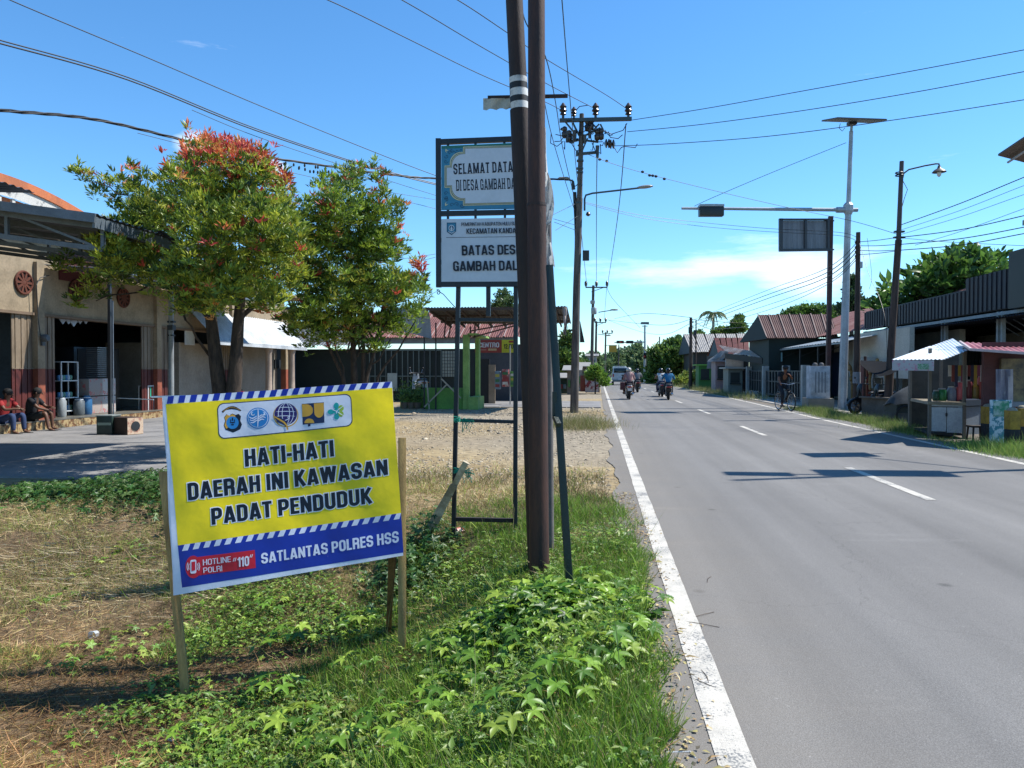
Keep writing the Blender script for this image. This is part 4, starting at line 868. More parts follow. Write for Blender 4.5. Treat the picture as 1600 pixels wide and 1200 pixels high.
# tall seeding stalks
P = scatter(420, -2.4, .3, 2.4, 8.5, d_green); grass('tall_grass', P, .30, .0032, [(.16, .24, .05), (.30, .30, .12), (.22, .27, .08)], bladem, .38)
# dead grass lying on the lot
P = scatter(70000, -7.4, .3, 2.6, 10.4, d_dry); P[:, 2] += rng.uniform(0, .035, len(P)); grass('dry_grass', P, .10, .0038, DRY, strawm, .9, flat=1, w=[.26, .24, .16, .18, .16])
P = scatter(26000, -7.4, .2, 2.6, 10.8, d_dry); grass('dry_grass', P, .07, .0032, DRY+GREENS[1:4], strawm, .6, w=[.2, .18, .12, .12, .12, .1, .1, .06])
def d_band(x, y):
    return sstep((x+6)/1)*(x < .1)*np.exp(-((y-9.6)/1.5)**2)*(.3+.7*(vnoise(x, y, 2.1, 51) > .45))
P = scatter(17000, -6, .1, 7.4, 12.6, d_band); grass('dry_grass', P, .07, .006, DRY+GREENS[1:4], strawm, .6, w=[.2, .16, .14, .08, .18, .08, .08, .08])
P = scatter(24000, -7, -1.0, 2.6, 9.4, lambda x, y: (1-sstep((x+1.6)/.8))*(vnoise(x, y, 1.15, 57) > .5)*(y > 4.6)*persp(y)); grass('grass', P, .06, .0045, [(.22, .28, .05), (.3, .32, .08), (.15, .22, .04), (.38, .35, .13)], bladem, .6)
# straw swath raked in long strands (left)
P = scatter(1500, -5.8, -3.2, 5.6, 7.9, lambda x, y: np.exp(-((y-6.9-.2*x*0)/.55)**2)); P[:, 2] += .03; n = len(P)
D = np.stack([np.ones(n)*.9, rng.normal(0, .35, n), rng.normal(.05, .08, n)], -1)*np.sign(rng.normal(size=(n, 1)))
D[:, 2] = abs(D[:, 2]); o = leaf_obj('straw', P, D, rng.normal(size=(n, 3)), .20*rng.uniform(.4, 1.4, n), .006*rng.uniform(.5, 1.5, n), pick([(.50, .42, .27), (.42, .34, .2), (.3, .23, .12)], n), 'blade', strawm); o['kind'] = 'stuff'
# creeping lobed weeds: ground layer
def weeds(n, dens, box, size, hmax, cols=GREENS, name='weeds', kind='lobed', w=None):
    P = scatter(n, *box, dens); hh = hmax*(.25+.75*vnoise(P[:, 0], P[:, 1], 2.0, 61))*rng.random(n)**.6; P[:, 2] += hh
    a = rng.uniform(0, 6.28, n); D = np.stack([np.cos(a), np.sin(a), rng.normal(-.05, .3, n)], -1); Nn = np.stack([rng.normal(0, .3, n)+.1, rng.normal(0, .3, n)-.12, np.ones(n)], -1)
    S_ = size*rng.lognormal(0, .3, n).clip(.45, 1.9); o = leaf_obj(name, P, D, Nn, S_, S_*(.95 if kind == 'lobed' else (.55 if kind == 'broad' else .3)), pick(cols, n, w, .2), kind, leafm); o['kind'] = 'stuff'; return o
def d_weed(x, y):
    return sstep((x+2.75+.75*sstep((y-4.0)/.8)+.8*(vnoise(x, y, 1.2, 71)-.5)*2)/.8)*(x < edge_x(y)-.05)*sstep((7.6-y)/1.2)*(.12+.88*sstep((vnoise(x, y, 1.5, 72)-.36)/.2))*persp(y)**.8*(1-.75*sstep((x+.42-.1*(y-3)*0)/.3)*(y < 4.4))
weeds(11500, d_weed, (-4, .4, 2.3, 8), .0248, .15)
weeds(9500, d_weed, (-4, .4, 2.3, 8), .024, .12, [(.22, .32, .06), (.14, .24, .035), (.10, .18, .03), (.24, .30, .06), (.18, .24, .05)], kind='broad')
weeds(5200, d_weed, (-4, .4, 2.3, 8), .055, .17, [(.16, .27, .05), (.10, .20, .03), (.26, .34, .07), (.12, .18, .04)], kind='lance')
def d_heap(x, y): return np.exp(-((x+.38)/.48)**2-((y-5.25)/.5)**2)
def heap(n, size, kind):
    x = rng.normal(-.36, .36, n); y = rng.normal(4.86, .36, n); P = np.stack([x, y, H(x, y)], -1); P[:, 2] += .25*np.exp(-((x+.38)/.5)**2-((y-4.8)/.5)**2)*rng.random(n)**.35
    a = rng.uniform(0, 6.28, n); D = np.stack([np.cos(a), np.sin(a)-.3, rng.normal(-.15, .3, n)], -1); Nn = np.stack([rng.normal(0, .35, n), rng.normal(0, .35, n)-.2, np.ones(n)], -1); S_ = size*rng.lognormal(0, .28, n)
    k = x < .33; o = leaf_obj('weeds', P[k], D[k], Nn[k], S_[k], S_[k]*(.95 if kind == 'lobed' else .4), pick(GREENS, k.sum(), None, .2), kind, leafm); o['kind'] = 'stuff'
heap(1700, .078, 'lobed'); heap(900, .05, 'lobed'); heap(900, .06, 'lance')
# sparse seedlings on the dry side
weeds(1500, lambda x, y: (1-sstep((x+1.6)/.6))*(vnoise(x, y, 1.3, 75) > .5)*persp(y), (-5, -1.2, 2.6, 7.5), .045, .10, [(.20, .32, .05), (.12, .24, .03), (.3, .36, .08)])
# dark ivy along the edge of the shop apron
def ivy(cx, cy, rx, ry, n, h):
    x = rng.normal(cx, rx, n); y = rng.normal(cy, ry, n); P = np.stack([x, y, H(x, y)+h*rng.random(n)*np.exp(-((x-cx)/(1.6*rx))**2)], -1); a = rng.uniform(0, 6.28, n); D = np.stack([np.cos(a), np.sin(a), rng.normal(-.1, .35, n)], -1)
    Nn = np.stack([rng.normal(0, .4, n), rng.normal(0, .4, n)-.25, np.ones(n)], -1); S_ = .055*rng.lognormal(0, .35, n); o = leaf_obj('ivy', P, D, Nn, S_, S_*.9, pick([(.03, .09, .02), (.045, .12, .025), (.07, .15, .03), (.11, .17, .05)], n), 'lobed', leafm); o['kind'] = 'stuff'
ivy(-5.6, 8.9, .8, .4, 2600, .24); ivy(-6.9, 8.7, .5, .3, 700, .12); ivy(-4.6, 8.6, .45, .35, 1000, .26); ivy(-1.75, 7.1, .22, .5, 700, .3)
# litter of dead leaves along the road edge
x = .33+.08*rng.normal(size=1500); y = rng.uniform(2.2, 9.5, 1500)**1.0; x += .12*(vnoise(y, 0*y, 1.7, 81)-.5); P = np.stack([x, y, np.maximum(H(x, y), 0)+.008], -1); n = len(P)
D = rdir(n); D[:, 2] *= .3; Nn = rdir(n)*.5; Nn[:, 2] = 1; o = leaf_obj('leaf_litter', P, D, Nn, .026*rng.lognormal(0, .5, n), .013*rng.lognormal(0, .4, n), pick(DRY+[(.2, .17, .12)], n), 'lance', strawm); o['kind'] = 'stuff'
# pebbles
def pebbles(n, box, dens, smin, smax, cols):
    P = scatter(n, *box, dens); t = (1+5**.5)/2; base = unit(np.array([(1, 1, 1), (1, -1, -1), (-1, 1, -1), (-1, -1, 1), (1.4, 0, 0), (-1.4, 0, 0), (0, 1.4, 0), (0, -1.4, 0), (0, 0, 1.3), (0, 0, -1.3)], float))
    bm = bmesh.new(); [bm.verts.new(v) for v in base]; bmesh.ops.convex_hull(bm, input=bm.verts[:]); bmesh.ops.triangulate(bm, faces=bm.faces[:]); bm.verts.ensure_lookup_table(); tv = np.array([v.co[:] for v in bm.verts]); tf = np.array([[v.index for v in f.verts] for f in bm.faces]); bm.free()
    s = rng.uniform(smin, smax, n)*rng.lognormal(0, .3, n); sc_ = np.stack([s*rng.uniform(.7, 1.3, n), s*rng.uniform(.7, 1.3, n), s*rng.uniform(.35, .7, n)], -1); a = rng.uniform(0, 6.28, n); c, s_ = np.cos(a), np.sin(a)
    V = tv[None]*sc_[:, None]*(1+.15*rng.normal(size=(n, len(tv), 1))); V = np.stack([V[..., 0]*c[:, None]-V[..., 1]*s_[:, None], V[..., 0]*s_[:, None]+V[..., 1]*c[:, None], V[..., 2]], -1)+P[:, None]
    me = np_mesh('gravel', V.reshape(-1, 3), (tf[None]+(np.arange(n)*len(tv))[:, None, None]).reshape(-1, 3), np.repeat(pick(cols, n), len(tv), axis=0), Mattr('stone', .9, 0, .2, 40, .2)); o = bpy.data.objects.new('gravel', me); COL.objects.link(o); o['kind'] = 'stuff'
SG = [(.36, .30, .21), (.30, .25, .18), (.40, .34, .25), (.24, .20, .15)]
pebbles(12000, (-7, .15, 10, 30), lambda x, y: (.25+.75*(vnoise(x, y, .8, 91) > .42))*np.clip(14/y, .2, 1), .007, .026, SG)
pebbles(1500, (.0, .42, 3, 13), lambda x, y: np.ones_like(x), .004, .012, SG)
pebbles(900, (-4, .1, 18, 34), lambda x, y: np.ones_like(x), .02, .05, SG)
# large leafy stems one can pick out near the camera
def big_weed(x, y, nl, size, h, label, lean=0):
    z = gz(x, y); t = thing('creeping_weed', label, 'weed', (x, y, z), 0, 'lobed weeds spreading over the verge'); mb = MB(); k = random.random()*6
    for i in range(nl):
        a = k+i*2.4+random.uniform(-.3, .3); r = h*(.3+.75*(i+1)/nl); hh = h*(1.05-.5*i/nl)*random.uniform(.8, 1.15); p = Vector((x+r*math.cos(a), y+r*math.sin(a), z+hh))
        mb.path([(x, y, z), (x+r*.45*math.cos(a), y+r*.45*math.sin(a), z+hh*.75), p], .0022, 4); s = size*random.uniform(.75, 1.2)
        c_ = np.array(random.choice(GREENS[:4]))*random.uniform(.85, 1.25)
        leaf_obj('leaf', [tuple(p)], np.array([[math.cos(a), math.sin(a), -.25]]), np.array([[.25*math.cos(a)+.05, .25*math.sin(a)-.2, 1]]), np.array([s]), np.array([s]), c_[None], 'lobed', leafm, t, off=np.array([x, y, z]))
    mb.build('stem', M('weed_stem', '4a6a24', .7), t)
WL = [(610, 1150), (700, 1105), (560, 1060), (760, 1060), (655, 1185), (470, 1150), (390, 1165), (800, 1150), (520, 1185), (885, 1090), (300, 1175), (430, 1090), (840, 1020), (940, 1040), (760, 990), (900, 985), (980, 1010), (700, 1030), (1010, 960), (455, 1010), (560, 985), (800, 950), (420, 960), (930, 930)]
for i, (px, py) in enumerate(WL):
    g = G(px, py); near = ['at the bottom of the verge', 'between the banner and the road', 'by the road edge line', 'around the foot of the steel poles'][0 if py > 1120 else (3 if py < 1000 and px > 740 else (2 if px > 860 else 1))]
    big_weed(g.x, g.y, 11, [.085, .11, .07, .095][i % 4], .16, f'{["bright", "broad leaved", "spreading", "low", "pale green", "dark green"][i % 6]} lobed weed {near}, {["nearest the camera", "beside the white line", "beneath the yellow banner", "left of the bare patch", "in the thick of the grass", "under the pole shadow"][i // 4 % 6]}')
# dry tuft beside the utility pole, right verge grass
def tuft(cx, cy, rx, ry, n, ln, cols, wd=.007):
    x = rng.normal(cx, rx, n); y = rng.normal(cy, ry, n); P = np.stack([x, y, H(x, y)], -1); return grass('grass', P, ln, wd, cols, bladem, .5)
tuft(-.45, 20.6, .42, .7, 3200, .26, [(.3, .26, .12), (.2, .2, .07), (.38, .32, .18), (.14, .18, .04)])
for k in range(17):
    yy_ = 15.2+k*.95; xc = 7.75+.2*math.sin(k); cols = [(.16, .25, .05), (.22, .28, .07), (.12, .19, .04), (.3, .29, .12)]
    if yy_ > 19.4: tuft(xc, yy_, .26, .5, 1500, .15, cols)
    elif yy_ > 15.9: tuft(7.25, yy_, .12, .4, 240, .08, cols)
for q in ((7.5, 14.6), (7.45, 15.5), (7.8, 13.6), (7.9, 14.9)): tuft(*q, .3, .45, 2000, .17, [(.12, .24, .04), (.2, .32, .06), (.28, .33, .09)])
for k in range(12): tuft(8+.4*math.sin(k*2), 42+k*3.2, .5, 1.3, 500, .25, [(.2, .24, .07), (.3, .28, .12)], .012)
# litter
lit = M('clear_plastic', 'd8dde0', .25, tr=.4, fine=.02)
def crumple(px, py, s, mat, label, name='plastic_wrapper'):
    g = G(px, py); bm = bmesh.new(); bmesh.ops.create_icosphere(bm, subdivisions=2, radius=s)
    for v in bm.verts: v.co *= 1+.5*(random.random()-.5); v.co.z *= .5
    me = bpy.data.meshes.new(name); bm.to_mesh(me); bm.free(); me.materials.append(mat); o = bpy.data.objects.new(name, me); COL.objects.link(o); o.location = (g.x, g.y, g.z+s*.5); tag(o, label, 'litter')
crumple(640, 962, .035, lit, 'clear plastic scrap in shade behind the right banner stake'); crumple(718, 832, .05, M('red_wrapper', 'b8402c', .5, c2='d8c8c0', sc=12, mix=1), 'red and white wrapper at the foot of the sign post')
crumple(268, 1158, .022, lit, 'small white scrap on dry grass left of the left stake'); crumple(640, 1188, .03, lit, 'crumpled clear wrapper among the bottom weeds'); crumple(1000, 980, .018, M('teal_scrap', '2aa0a0', .5), 'tiny teal scrap by the road edge')
g = G(147, 998); cup = thing('plastic_cup', 'clear plastic cup lying on dead grass left of the banner', 'cup', tuple(g)); c_ = g+UP*.035
MB().path([c_-RT*.0-FW*.03, c_+FW*.03-UP*.005], [.034, .028], 14, cap=False).build('cup_wall', lit, cup, smooth=True); mb = MB(); mb.torus(c_-FW*.03, .035, .0035, 'y', 18, 6); mb.build('rim', lit, cup, smooth=True)
g = G(1066, 1180); MBw = MB(); MBw.path([g+UP*.012-RT*.07, g+UP*.014+RT*.03, g+UP*.012+RT*.04-FW*.05], .004, 5); tag(MBw.build('bent_wire', M('white_wire', 'c8c8c4', .5), None), 'short bent white wire at the bottom of the road edge', 'wire')
tw = MB(); 
for k in range(9): gg = G(random.uniform(990, 1110), random.uniform(900, 1120)); a = random.uniform(0, 6.28); d = Vector((math.cos(a), math.sin(a), 0)); L0 = random.uniform(.05, .12); tw.path([gg+UP*.012-d*L0, gg+UP*.02+d.cross(UP)*.01, gg+UP*.014+d*L0], .0018, 4)
tag(tw.build('twigs', M('dead_twig', '4a3a2c', .8), None), 'scattered thin dead twigs on the asphalt edge', 'twigs', kind='stuff')
# ---------------------------------------------------------------- trees
bark = M('bark', '42362c', .9, c2='221b16', sc=6, st=(3, 3, .7), mix=1, bump=.9, bs=25)
def crown(name, lumps, n_sub, n_leaf, ln, wd, cols, w, kind, parent, redtop=None, spread=.16, up=.55, sun_tip=True):
    """lumps: (centre, radius). twig rosettes spread through each lump's volume; each leaf its own face"""
    Ps = []; Ds = []; Ns = []; Cs = []; Ls = []
    for c, r in lumps:
        c = np.array(c); m_ = max(4, int(n_sub*(r**2)*3.0)); d = rdir(m_); q = rng.random(m_)**.42
        sh = 1+.35*(np.sin(d[:, 0]*5+c[0])*np.cos(d[:, 2]*6+c[2])); tw_ = c+d*(q*r*sh)[:, None]; sz = np.clip(rng.normal(1, .2, m_), .6, 1.5)
        for _ in range(1):
            k = n_leaf; b = np.repeat(tw_, k, 0); dd = rng.normal(size=(m_*k, 3)); dd[:, 2] = abs(dd[:, 2])*.7+up; dd = unit(dd+.5*np.repeat(d, k, 0))
            b = b+dd*spread*rng.random((m_*k, 1))*.5; base = pick(cols, m_, w, .18); cc_ = np.repeat(base, k, 0)*(1+.15*rng.normal(size=(m_*k, 1))).clip(.6, 1.4)
            if redtop is not None:
                rt_ = redtop(tw_, d, q); sel = rng.random(m_) < rt_; rc = pick([(.60, .10, .06), (.70, .20, .08), (.5, .07, .06), (.68, .32, .10)], m_); cc_ = np.where(np.repeat(sel, k)[:, None], np.repeat(rc, k, 0), cc_)
            Ps.append(b); Ds.append(dd); Ns.append(rdir(m_*k)+np.array([0, 0, .6])); Cs.append(cc_); Ls.append(np.repeat(sz, k)*ln*rng.uniform(.7, 1.25, m_*k))
    P, D, Nn, C_, L_n = map(np.concatenate, (Ps, Ds, Ns, Cs, Ls))
    o = leaf_obj(name, P, D, Nn, L_n, L_n*wd/ln, C_, kind, leafm, parent); return o
def limb(mb, pts, r0, r1, n=8):
    m_ = len(pts); mb.path(pts, [r0+(r1-r0)*i/(m_-1) for i in range(m_)], n)
def px_lumps(L, D, depth, rep=2):
    out = []
    for (x, y, r, *o_) in L:
        rr = r*D/F
        for k in range(rep):
            dd = depth*random.uniform(-.9, .9)*(1 if rep > 1 else .3)
            out.append((tuple(W(x, y, D+dd)), rr*random.uniform(.85, 1.05)))
    return out
def wiggle(a, b, n, amp):
    a = Vector(a); b = Vector(b); return [a.lerp(b, i/n)+Vector([random.uniform(-amp, amp) for _ in range(3)])*(1 if 0 < i < n else 0) for i in range(n+1)]
D1 = 12.6
g1 = G(352, 722); g1 = W(352, 715, D1); g1.z = gz(g1.x, g1.y)
tree1 = thing('tree', 'bushy green garden tree topped with red young leaves, in front of the shop', 'tree', tuple(g1))
T1 = [(325, 250, 40), (395, 262, 38), (432, 290, 24), (290, 298, 42), (360, 310, 55), (250, 345, 50), (330, 375, 58), (412, 350, 55), (200, 372, 38), (232, 335, 30), (175, 402, 30), (290, 440, 50), (235, 420, 40), (395, 425, 52), (440, 385, 40), (445, 330, 26), (350, 450, 45), (420, 470, 32), (310, 470, 28), (182, 432, 24), (160, 385, 20), (455, 430, 30)]
L1 = px_lumps(T1, D1, 1.9, 2)+px_lumps([(188, 290, 18), (210, 300, 20), (160, 285, 14), (130, 278, 13), (118, 268, 9), (152, 300, 12), (225, 278, 13), (205, 268, 11), (178, 320, 11), (104, 410, 14), (88, 418, 10), (120, 420, 12), (145, 445, 15), (130, 468, 14), (112, 476, 10), (160, 462, 12), (345, 225, 12), (370, 235, 14), (385, 240, 14), (325, 222, 10), (290, 255, 14), (270, 275, 15), (300, 240, 10)], D1, .5, 1)
c1 = W(345, 240, D1).z; YG = [(.34, .38, .04), (.20, .28, .035), (.10, .17, .025), (.38, .43, .05), (.05, .10, .02)]
cx1, _, _ = W(360, 300, D1)
def red1(p, d, q):
    f = sstep((p[:, 2]-(W(300, 320, D1).z))/.75)*.85+.04; right = sstep((p[:, 0]-W(250, 300, D1).x)/1.0)
    return f*(.22+.75*right)*(q > .45)
crown('crown', L1, 255, 11, .092, .026, YG, [.26, .28, .2, .14, .12], 'lance', tree1, red1)
mb = MB(); limb(mb, [g1-UP*.1, W(348, 640, D1), W(338, 570, D1), W(330, 500, D1), W(322, 440, D1), W(330, 360, D1), W(345, 290, D1)], .15, .03, 12)
limb(mb, [g1+RT*.08-UP*.1, W(362, 640, D1), W(368, 575, D1), W(372, 510, D1), W(378, 440, D1), W(395, 370, D1), W(400, 300, D1)], .15, .03, 12)
mb.build('trunk', bark, tree1, smooth=True); mb = MB()
for (a, b_, r0) in (((330, 500), (255, 440), .05), ((255, 440), (150, 470), .022), ((262, 445), (195, 400), .025), ((205, 408), (105, 415), .014), ((325, 450), (250, 360), .05), ((255, 368), (195, 300), .02), ((198, 305), (125, 275), .012), ((372, 500), (440, 430), .05), ((378, 440), (440, 350), .04), ((330, 380), (290, 300), .035), ((300, 320), (280, 270), .02), ((395, 370), (420, 300), .03), ((345, 330), (330, 240), .02), ((332, 560), (290, 500), .03), ((290, 500), (262, 455), .02), ((345, 300), (375, 250), .016), ((225, 320), (215, 250), .008), ((222, 300), (238, 262), .006)):
    limb(mb, wiggle(W(*a, D1+random.uniform(-.2, .2)), W(*b_, D1+random.uniform(-.5, .5)), 5, .05), r0, r0*.4, 6)
mb.build('branches', bark, tree1, smooth=True)
D2t = 15.0; g2 = W(560, 690, D2t); g2.z = gz(g2.x, g2.y)
tree2 = thing('tree', 'many stemmed bushy green tree behind the warning banner, one small red tip', 'tree', tuple(g2))
T2 = [(540, 290, 26), (520, 330, 38), (580, 335, 34), (500, 375, 45), (560, 385, 52), (600, 385, 36), (540, 450, 55), (600, 450, 45), (485, 440, 40), (625, 455, 30), (500, 510, 40), (560, 510, 42), (610, 505, 30), (645, 490, 18), (655, 450, 14), (480, 490, 28), (475, 390, 22), (640, 440, 16)]
L2 = px_lumps(T2, D2t, 1.5, 2)+px_lumps([(582, 262, 12), (592, 285, 13), (560, 268, 12), (545, 268, 10), (605, 272, 7), (615, 320, 15), (622, 335, 14), (630, 322, 8), (505, 285, 12), (480, 320, 14), (468, 345, 12), (655, 415, 10), (658, 430, 12), (665, 460, 8), (660, 480, 12), (640, 520, 10), (590, 540, 16), (455, 520, 14), (440, 500, 12), (600, 305, 10), (645, 410, 5)], D2t, .4, 1)
def red2(p, d, q): return (.03+.35*sstep((p[:, 2]-W(500, 330, D2t).z)/.8)*(vnoise(p[:, 0], p[:, 2], 2, 5) > .55)+.9*((abs(p[:, 0]-W(656, 415, D2t).x) < .25) & (p[:, 2] > W(656, 432, D2t).z)))*(q > .4)
crown('crown', L2, 205, 11, .098, .028, [(.27, .37, .04), (.17, .27, .035), (.09, .16, .025), (.40, .42, .06), (.05, .10, .02)], [.26, .28, .2, .12, .14], 'lance', tree2, red2)
mb = MB()
for i, (bx_, tx, ty, r) in enumerate(((556, 545, 440, .085), (566, 600, 470, .05), (548, 490, 480, .05), (570, 560, 400, .06), (540, 520, 520, .035), (575, 650, 500, .035), (560, 610, 530, .03))):
    limb(mb, wiggle(W(bx_, 690, D2t), W((bx_*1.6+tx*.4)/2, 590, D2t), 2, .02)+wiggle(W((bx_*1.6+tx*.4)/2, 590, D2t), W(tx, ty, D2t), 4, .05)[1:], r, r*.3, 8)
mb.build('trunk', bark, tree2, smooth=True); mb = MB()
for k in range(14):
    a = (random.uniform(530, 590), random.uniform(480, 560)); b_ = (a[0]+random.uniform(-80, 70), a[1]-random.uniform(30, 110)); limb(mb, wiggle(W(*a, D2t), W(*b_, D2t+random.uniform(-.6, .6)), 4, .05), .02, .006, 5)
mb.build('branches', bark, tree2, smooth=True)
# generic far tree
def tree(label, px, pyb, D, lumps, cols, leaf, name='tree', dens=30, group=None, tr=.25, depth=None, base=None, kind='diamond', nleaf=5, crownname='crown'):
    b = W(px, pyb, D); b.z = gz(b.x, b.y) if b.z > -1 else b.z; b.z = max(min(b.z, .0), -.5); t = thing(name, label, 'tree', (b.x, b.y, b.z), 0, group)
    L = px_lumps(lumps, D, depth if depth else 20*D/F, 2); R_ = max(l[1] for l in L)
    crown(crownname, [(c, r) for c, r in L], dens/(R_**2), nleaf, leaf, leaf*.5, cols, None, kind, t, None, leaf*1.5, .3)
    mb = MB(); top = Vector(L[0][0]); limb(mb, wiggle(b, top, 4, tr*.15), tr, tr*.4, 7)
    for c, r in L[1:6]: limb(mb, wiggle(b.lerp(top, random.uniform(.4, .75)), c, 3, tr*.2), tr*.4, tr*.15, 5)
    mb.build('trunk', bark, t, smooth=True); return t
DG_ = [(.08, .15, .03), (.05, .10, .025), (.12, .2, .04), (.17, .24, .05)]
tree('dark rounded roadside tree behind the far right lamp post', 1045, 600, 88, [(1045, 565, 22), (1030, 575, 18), (1060, 560, 20), (1028, 555, 14), (1050, 543, 14), (1066, 580, 18), (1022, 590, 14), (1063, 540, 10)], DG_, .42, dens=70, nleaf=6)
tree('paler roadside bush tree left of the dark rounded tree', 1022, 600, 96, [(1018, 585, 10), (1014, 572, 8), (1022, 562, 8), (1010, 592, 8)], [(.14, .18, .04), (.09, .14, .03)], .4, dens=50)
fc = [(.11, .17, .07), (.08, .13, .055), (.16, .22, .09)]
for i, (px, top, r, D, lb) in enumerate(((958, 566, 12, 190, 'hazy far tree above the yellow sign'), (975, 562, 14, 230, 'far tree beyond the white van'), (993, 556, 16, 210, 'tallest far tree between the traffic light and the lamp post'), (940, 572, 11, 170, 'small far tree beside the left pole row'), (1008, 566, 13, 200, 'far tree at the foot of the far lamp post'), (925, 566, 10, 120, 'green tree behind the left utility poles'))):
    tree(lb, px, 588, D, [(px, top, r), (px-r*.6, top+6, r*.7), (px+r*.6, top+7, r*.7), (px, top+12, r*.9)], fc, .9*D/200+.2, dens=45, tr=.3, group='trees closing the far end of the road')
tree('leafy green tree seen between the porch roof and the utility pole', 890, 600, 62, [(886, 545, 12), (880, 560, 12), (893, 565, 12), (885, 530, 8), (890, 580, 12), (878, 575, 10)], DG_, .3, dens=60)
tree('pale feathery tree top showing over the porch roof', 788, 600, 75, [(788, 466, 14), (796, 474, 10), (780, 476, 9), (775, 482, 7), (790, 490, 14), (805, 484, 8)], [(.10, .15, .05), (.07, .12, .04)], .26, dens=34)
tree('green tree behind the white corrugated roof', 700, 600, 70, [(912, 572, 7), (905, 585, 8)], DG_, .3, dens=30)
# right-hand trees
big = [(.07, .15, .03), (.10, .20, .035), (.14, .25, .045), (.04, .09, .02)]
tree('broad tree with very large leaves rising behind the dark corrugated fascia', 1480, 620, 36, [(1470, 435, 34), (1510, 425, 32), (1430, 455, 30), (1400, 480, 24), (1545, 425, 26), (1480, 470, 38), (1560, 440, 18), (1390, 455, 12), (1495, 405, 12), (1520, 402, 12), (1380, 490, 20)], big, .42, dens=26, kind='broad', nleaf=5, tr=.35, depth=1.5)
tree('rounded leafy tree top above the long red roof', 1260, 600, 70, [(1255, 490, 14), (1240, 494, 12), (1225, 497, 8), (1275, 488, 12), (1290, 494, 12), (1305, 490, 12)], big, .3, dens=40)
tree('slender dark conifer behind the solar lamp post', 1330, 600, 60, [(1331, 440, 7), (1330, 455, 9), (1332, 470, 10), (1330, 485, 12), (1345, 480, 12), (1355, 488, 12), (1318, 485, 10), (1370, 492, 12)], [(.04, .08, .03), (.06, .11, .04)], .3, dens=40)
tree('tree with open branches right of the tall palm', 1152, 600, 95, [(1152, 508, 8), (1158, 515, 7), (1148, 516, 6), (1155, 500, 5), (1140, 520, 7), (1128, 520, 7), (1118, 522, 6)], DG_, .35, dens=40)
tree('low green bush tree behind the grey tile roof house', 1093, 600, 100, [(1092, 525, 6), (1085, 528, 5)], DG_, .35, dens=30)
# yellow green hedge by the road, right far
tree('bright yellow green roadside shrub near the right lamp post', 1078, 606, 74, [(1072, 592, 8), (1064, 596, 8), (1080, 588, 7), (1058, 600, 6)], [(.26, .3, .05), (.18, .25, .04)], .22, name='shrub', dens=40, tr=.06)
tree('low yellow green shrub beside the blue shirted riders', 1100, 606, 70, [(1092, 586, 6), (1086, 592, 6)], [(.2, .28, .05), (.14, .22, .04)], .22, name='shrub', dens=40, tr=.06)
tree('bright green leafy plant beside the vegetable stall', 930, 612, 50, [(930, 582, 9), (938, 590, 8), (924, 588, 8), (944, 598, 6)], [(.2, .32, .05), (.14, .26, .04)], .2, name='shrub', dens=40, tr=.05, kind='lance')
# palm
pb = W(1114, 590, 120); pb.z = 0; palm = thing('palm_tree', 'tall slim palm standing above the far right rooftops', 'palm', tuple(pb)); pt = W(1114, 489, 120)
MB().path(wiggle(pb, pt, 5, .12), [.22, .2, .18, .17, .15, .14], 8).build('trunk', bark, palm, smooth=True)
for k in range(15):
    a = 2*math.pi*k/15+.2; L0 = 2.1; el = random.uniform(-.2, .9); pts = [pt+Vector((math.cos(a)*L0*s*math.cos(el*.6), math.sin(a)*L0*s*math.cos(el*.6), L0*(s*math.sin(el)-s*s*.75))) for s in (0, .2, .4, .6, .8, 1)]
    Ps = []; Ds = []; Ns = []
    for s in np.linspace(.12, 1, 22):
        i = min(4, int(s*5)); q = pts[i].lerp(pts[i+1], s*5-i); d = (pts[i+1]-pts[i]).normalized(); side = d.cross(UP).normalized()
        for sg in (-1, 1): Ps.append(q); Ds.append(side*sg+d*.6-UP*.5); Ns.append(UP)
    n = len(Ps); leaf_obj('frond', np.array([tuple(p) for p in Ps]), np.array([tuple(p) for p in Ds]), np.array([tuple(p) for p in Ns]), np.full(n, .6), np.full(n, .11), pick([(.06, .11, .03), (.09, .15, .03)], n), 'lance', leafm, palm)
# ================================================================== LEFT SIDE: SHOP WITH CANOPY
plas = M('beige_plaster', '94836a', .85, c2='786a54', sc=1.2, mix=.9, bump=.15, bs=40)
plas_l = M('pale_plaster', 'c0b9aa', .85, c2='9c9486', sc=1.4, mix=.9, bump=.15)
maroon = M('maroon_paint', '6a2a20', .7, c2='4c1c16', sc=2, mix=.8); brick_r = M('brown_red_column', '8a4a34', .75, c2='6a3426', sc=2, mix=.8)
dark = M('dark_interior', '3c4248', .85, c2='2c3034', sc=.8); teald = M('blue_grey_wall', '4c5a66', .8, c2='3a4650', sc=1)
steel = M('grey_painted_steel', '5c6670', .5, c2='48525a', sc=4, mix=.7); steel_d = M('dark_steel', '23282c', .5, c2='181b1e', sc=4)
slatb = M('beige_shutter', '7c6c58', .6, c2='5e503f', sc=3, st=(1, 1, .3), mix=.8); slatm = M('maroon_shutter', '54201a', .6, c2='3a1612', sc=3, mix=.8)
sheet_u = M('grey_roof_sheet', '5a6066', .55, c2='3c4044', sc=1.5, mix=.8); tile_ = M('step_tile', 'a08a62', .5, c2='6c4c30', sc=9, mix=1, lo=.48, hi=.54)
tile_f = M('floor_tile', '6c6a62', .35, c2='5a5850', sc=1)
XS, XF = -13.9, -14.4
shop = thing('shop_building', 'beige shop with brown wheel vents and folding maroon shutters under a steel canopy', 'shop', (XF, 22, 0))
def yX(px, X): return atX(px, 600, X).y
FT = .22
MB().bx(-20, XS, 8, 36, -.2, FT).build('floor', tile_f, shop)
ty = 8
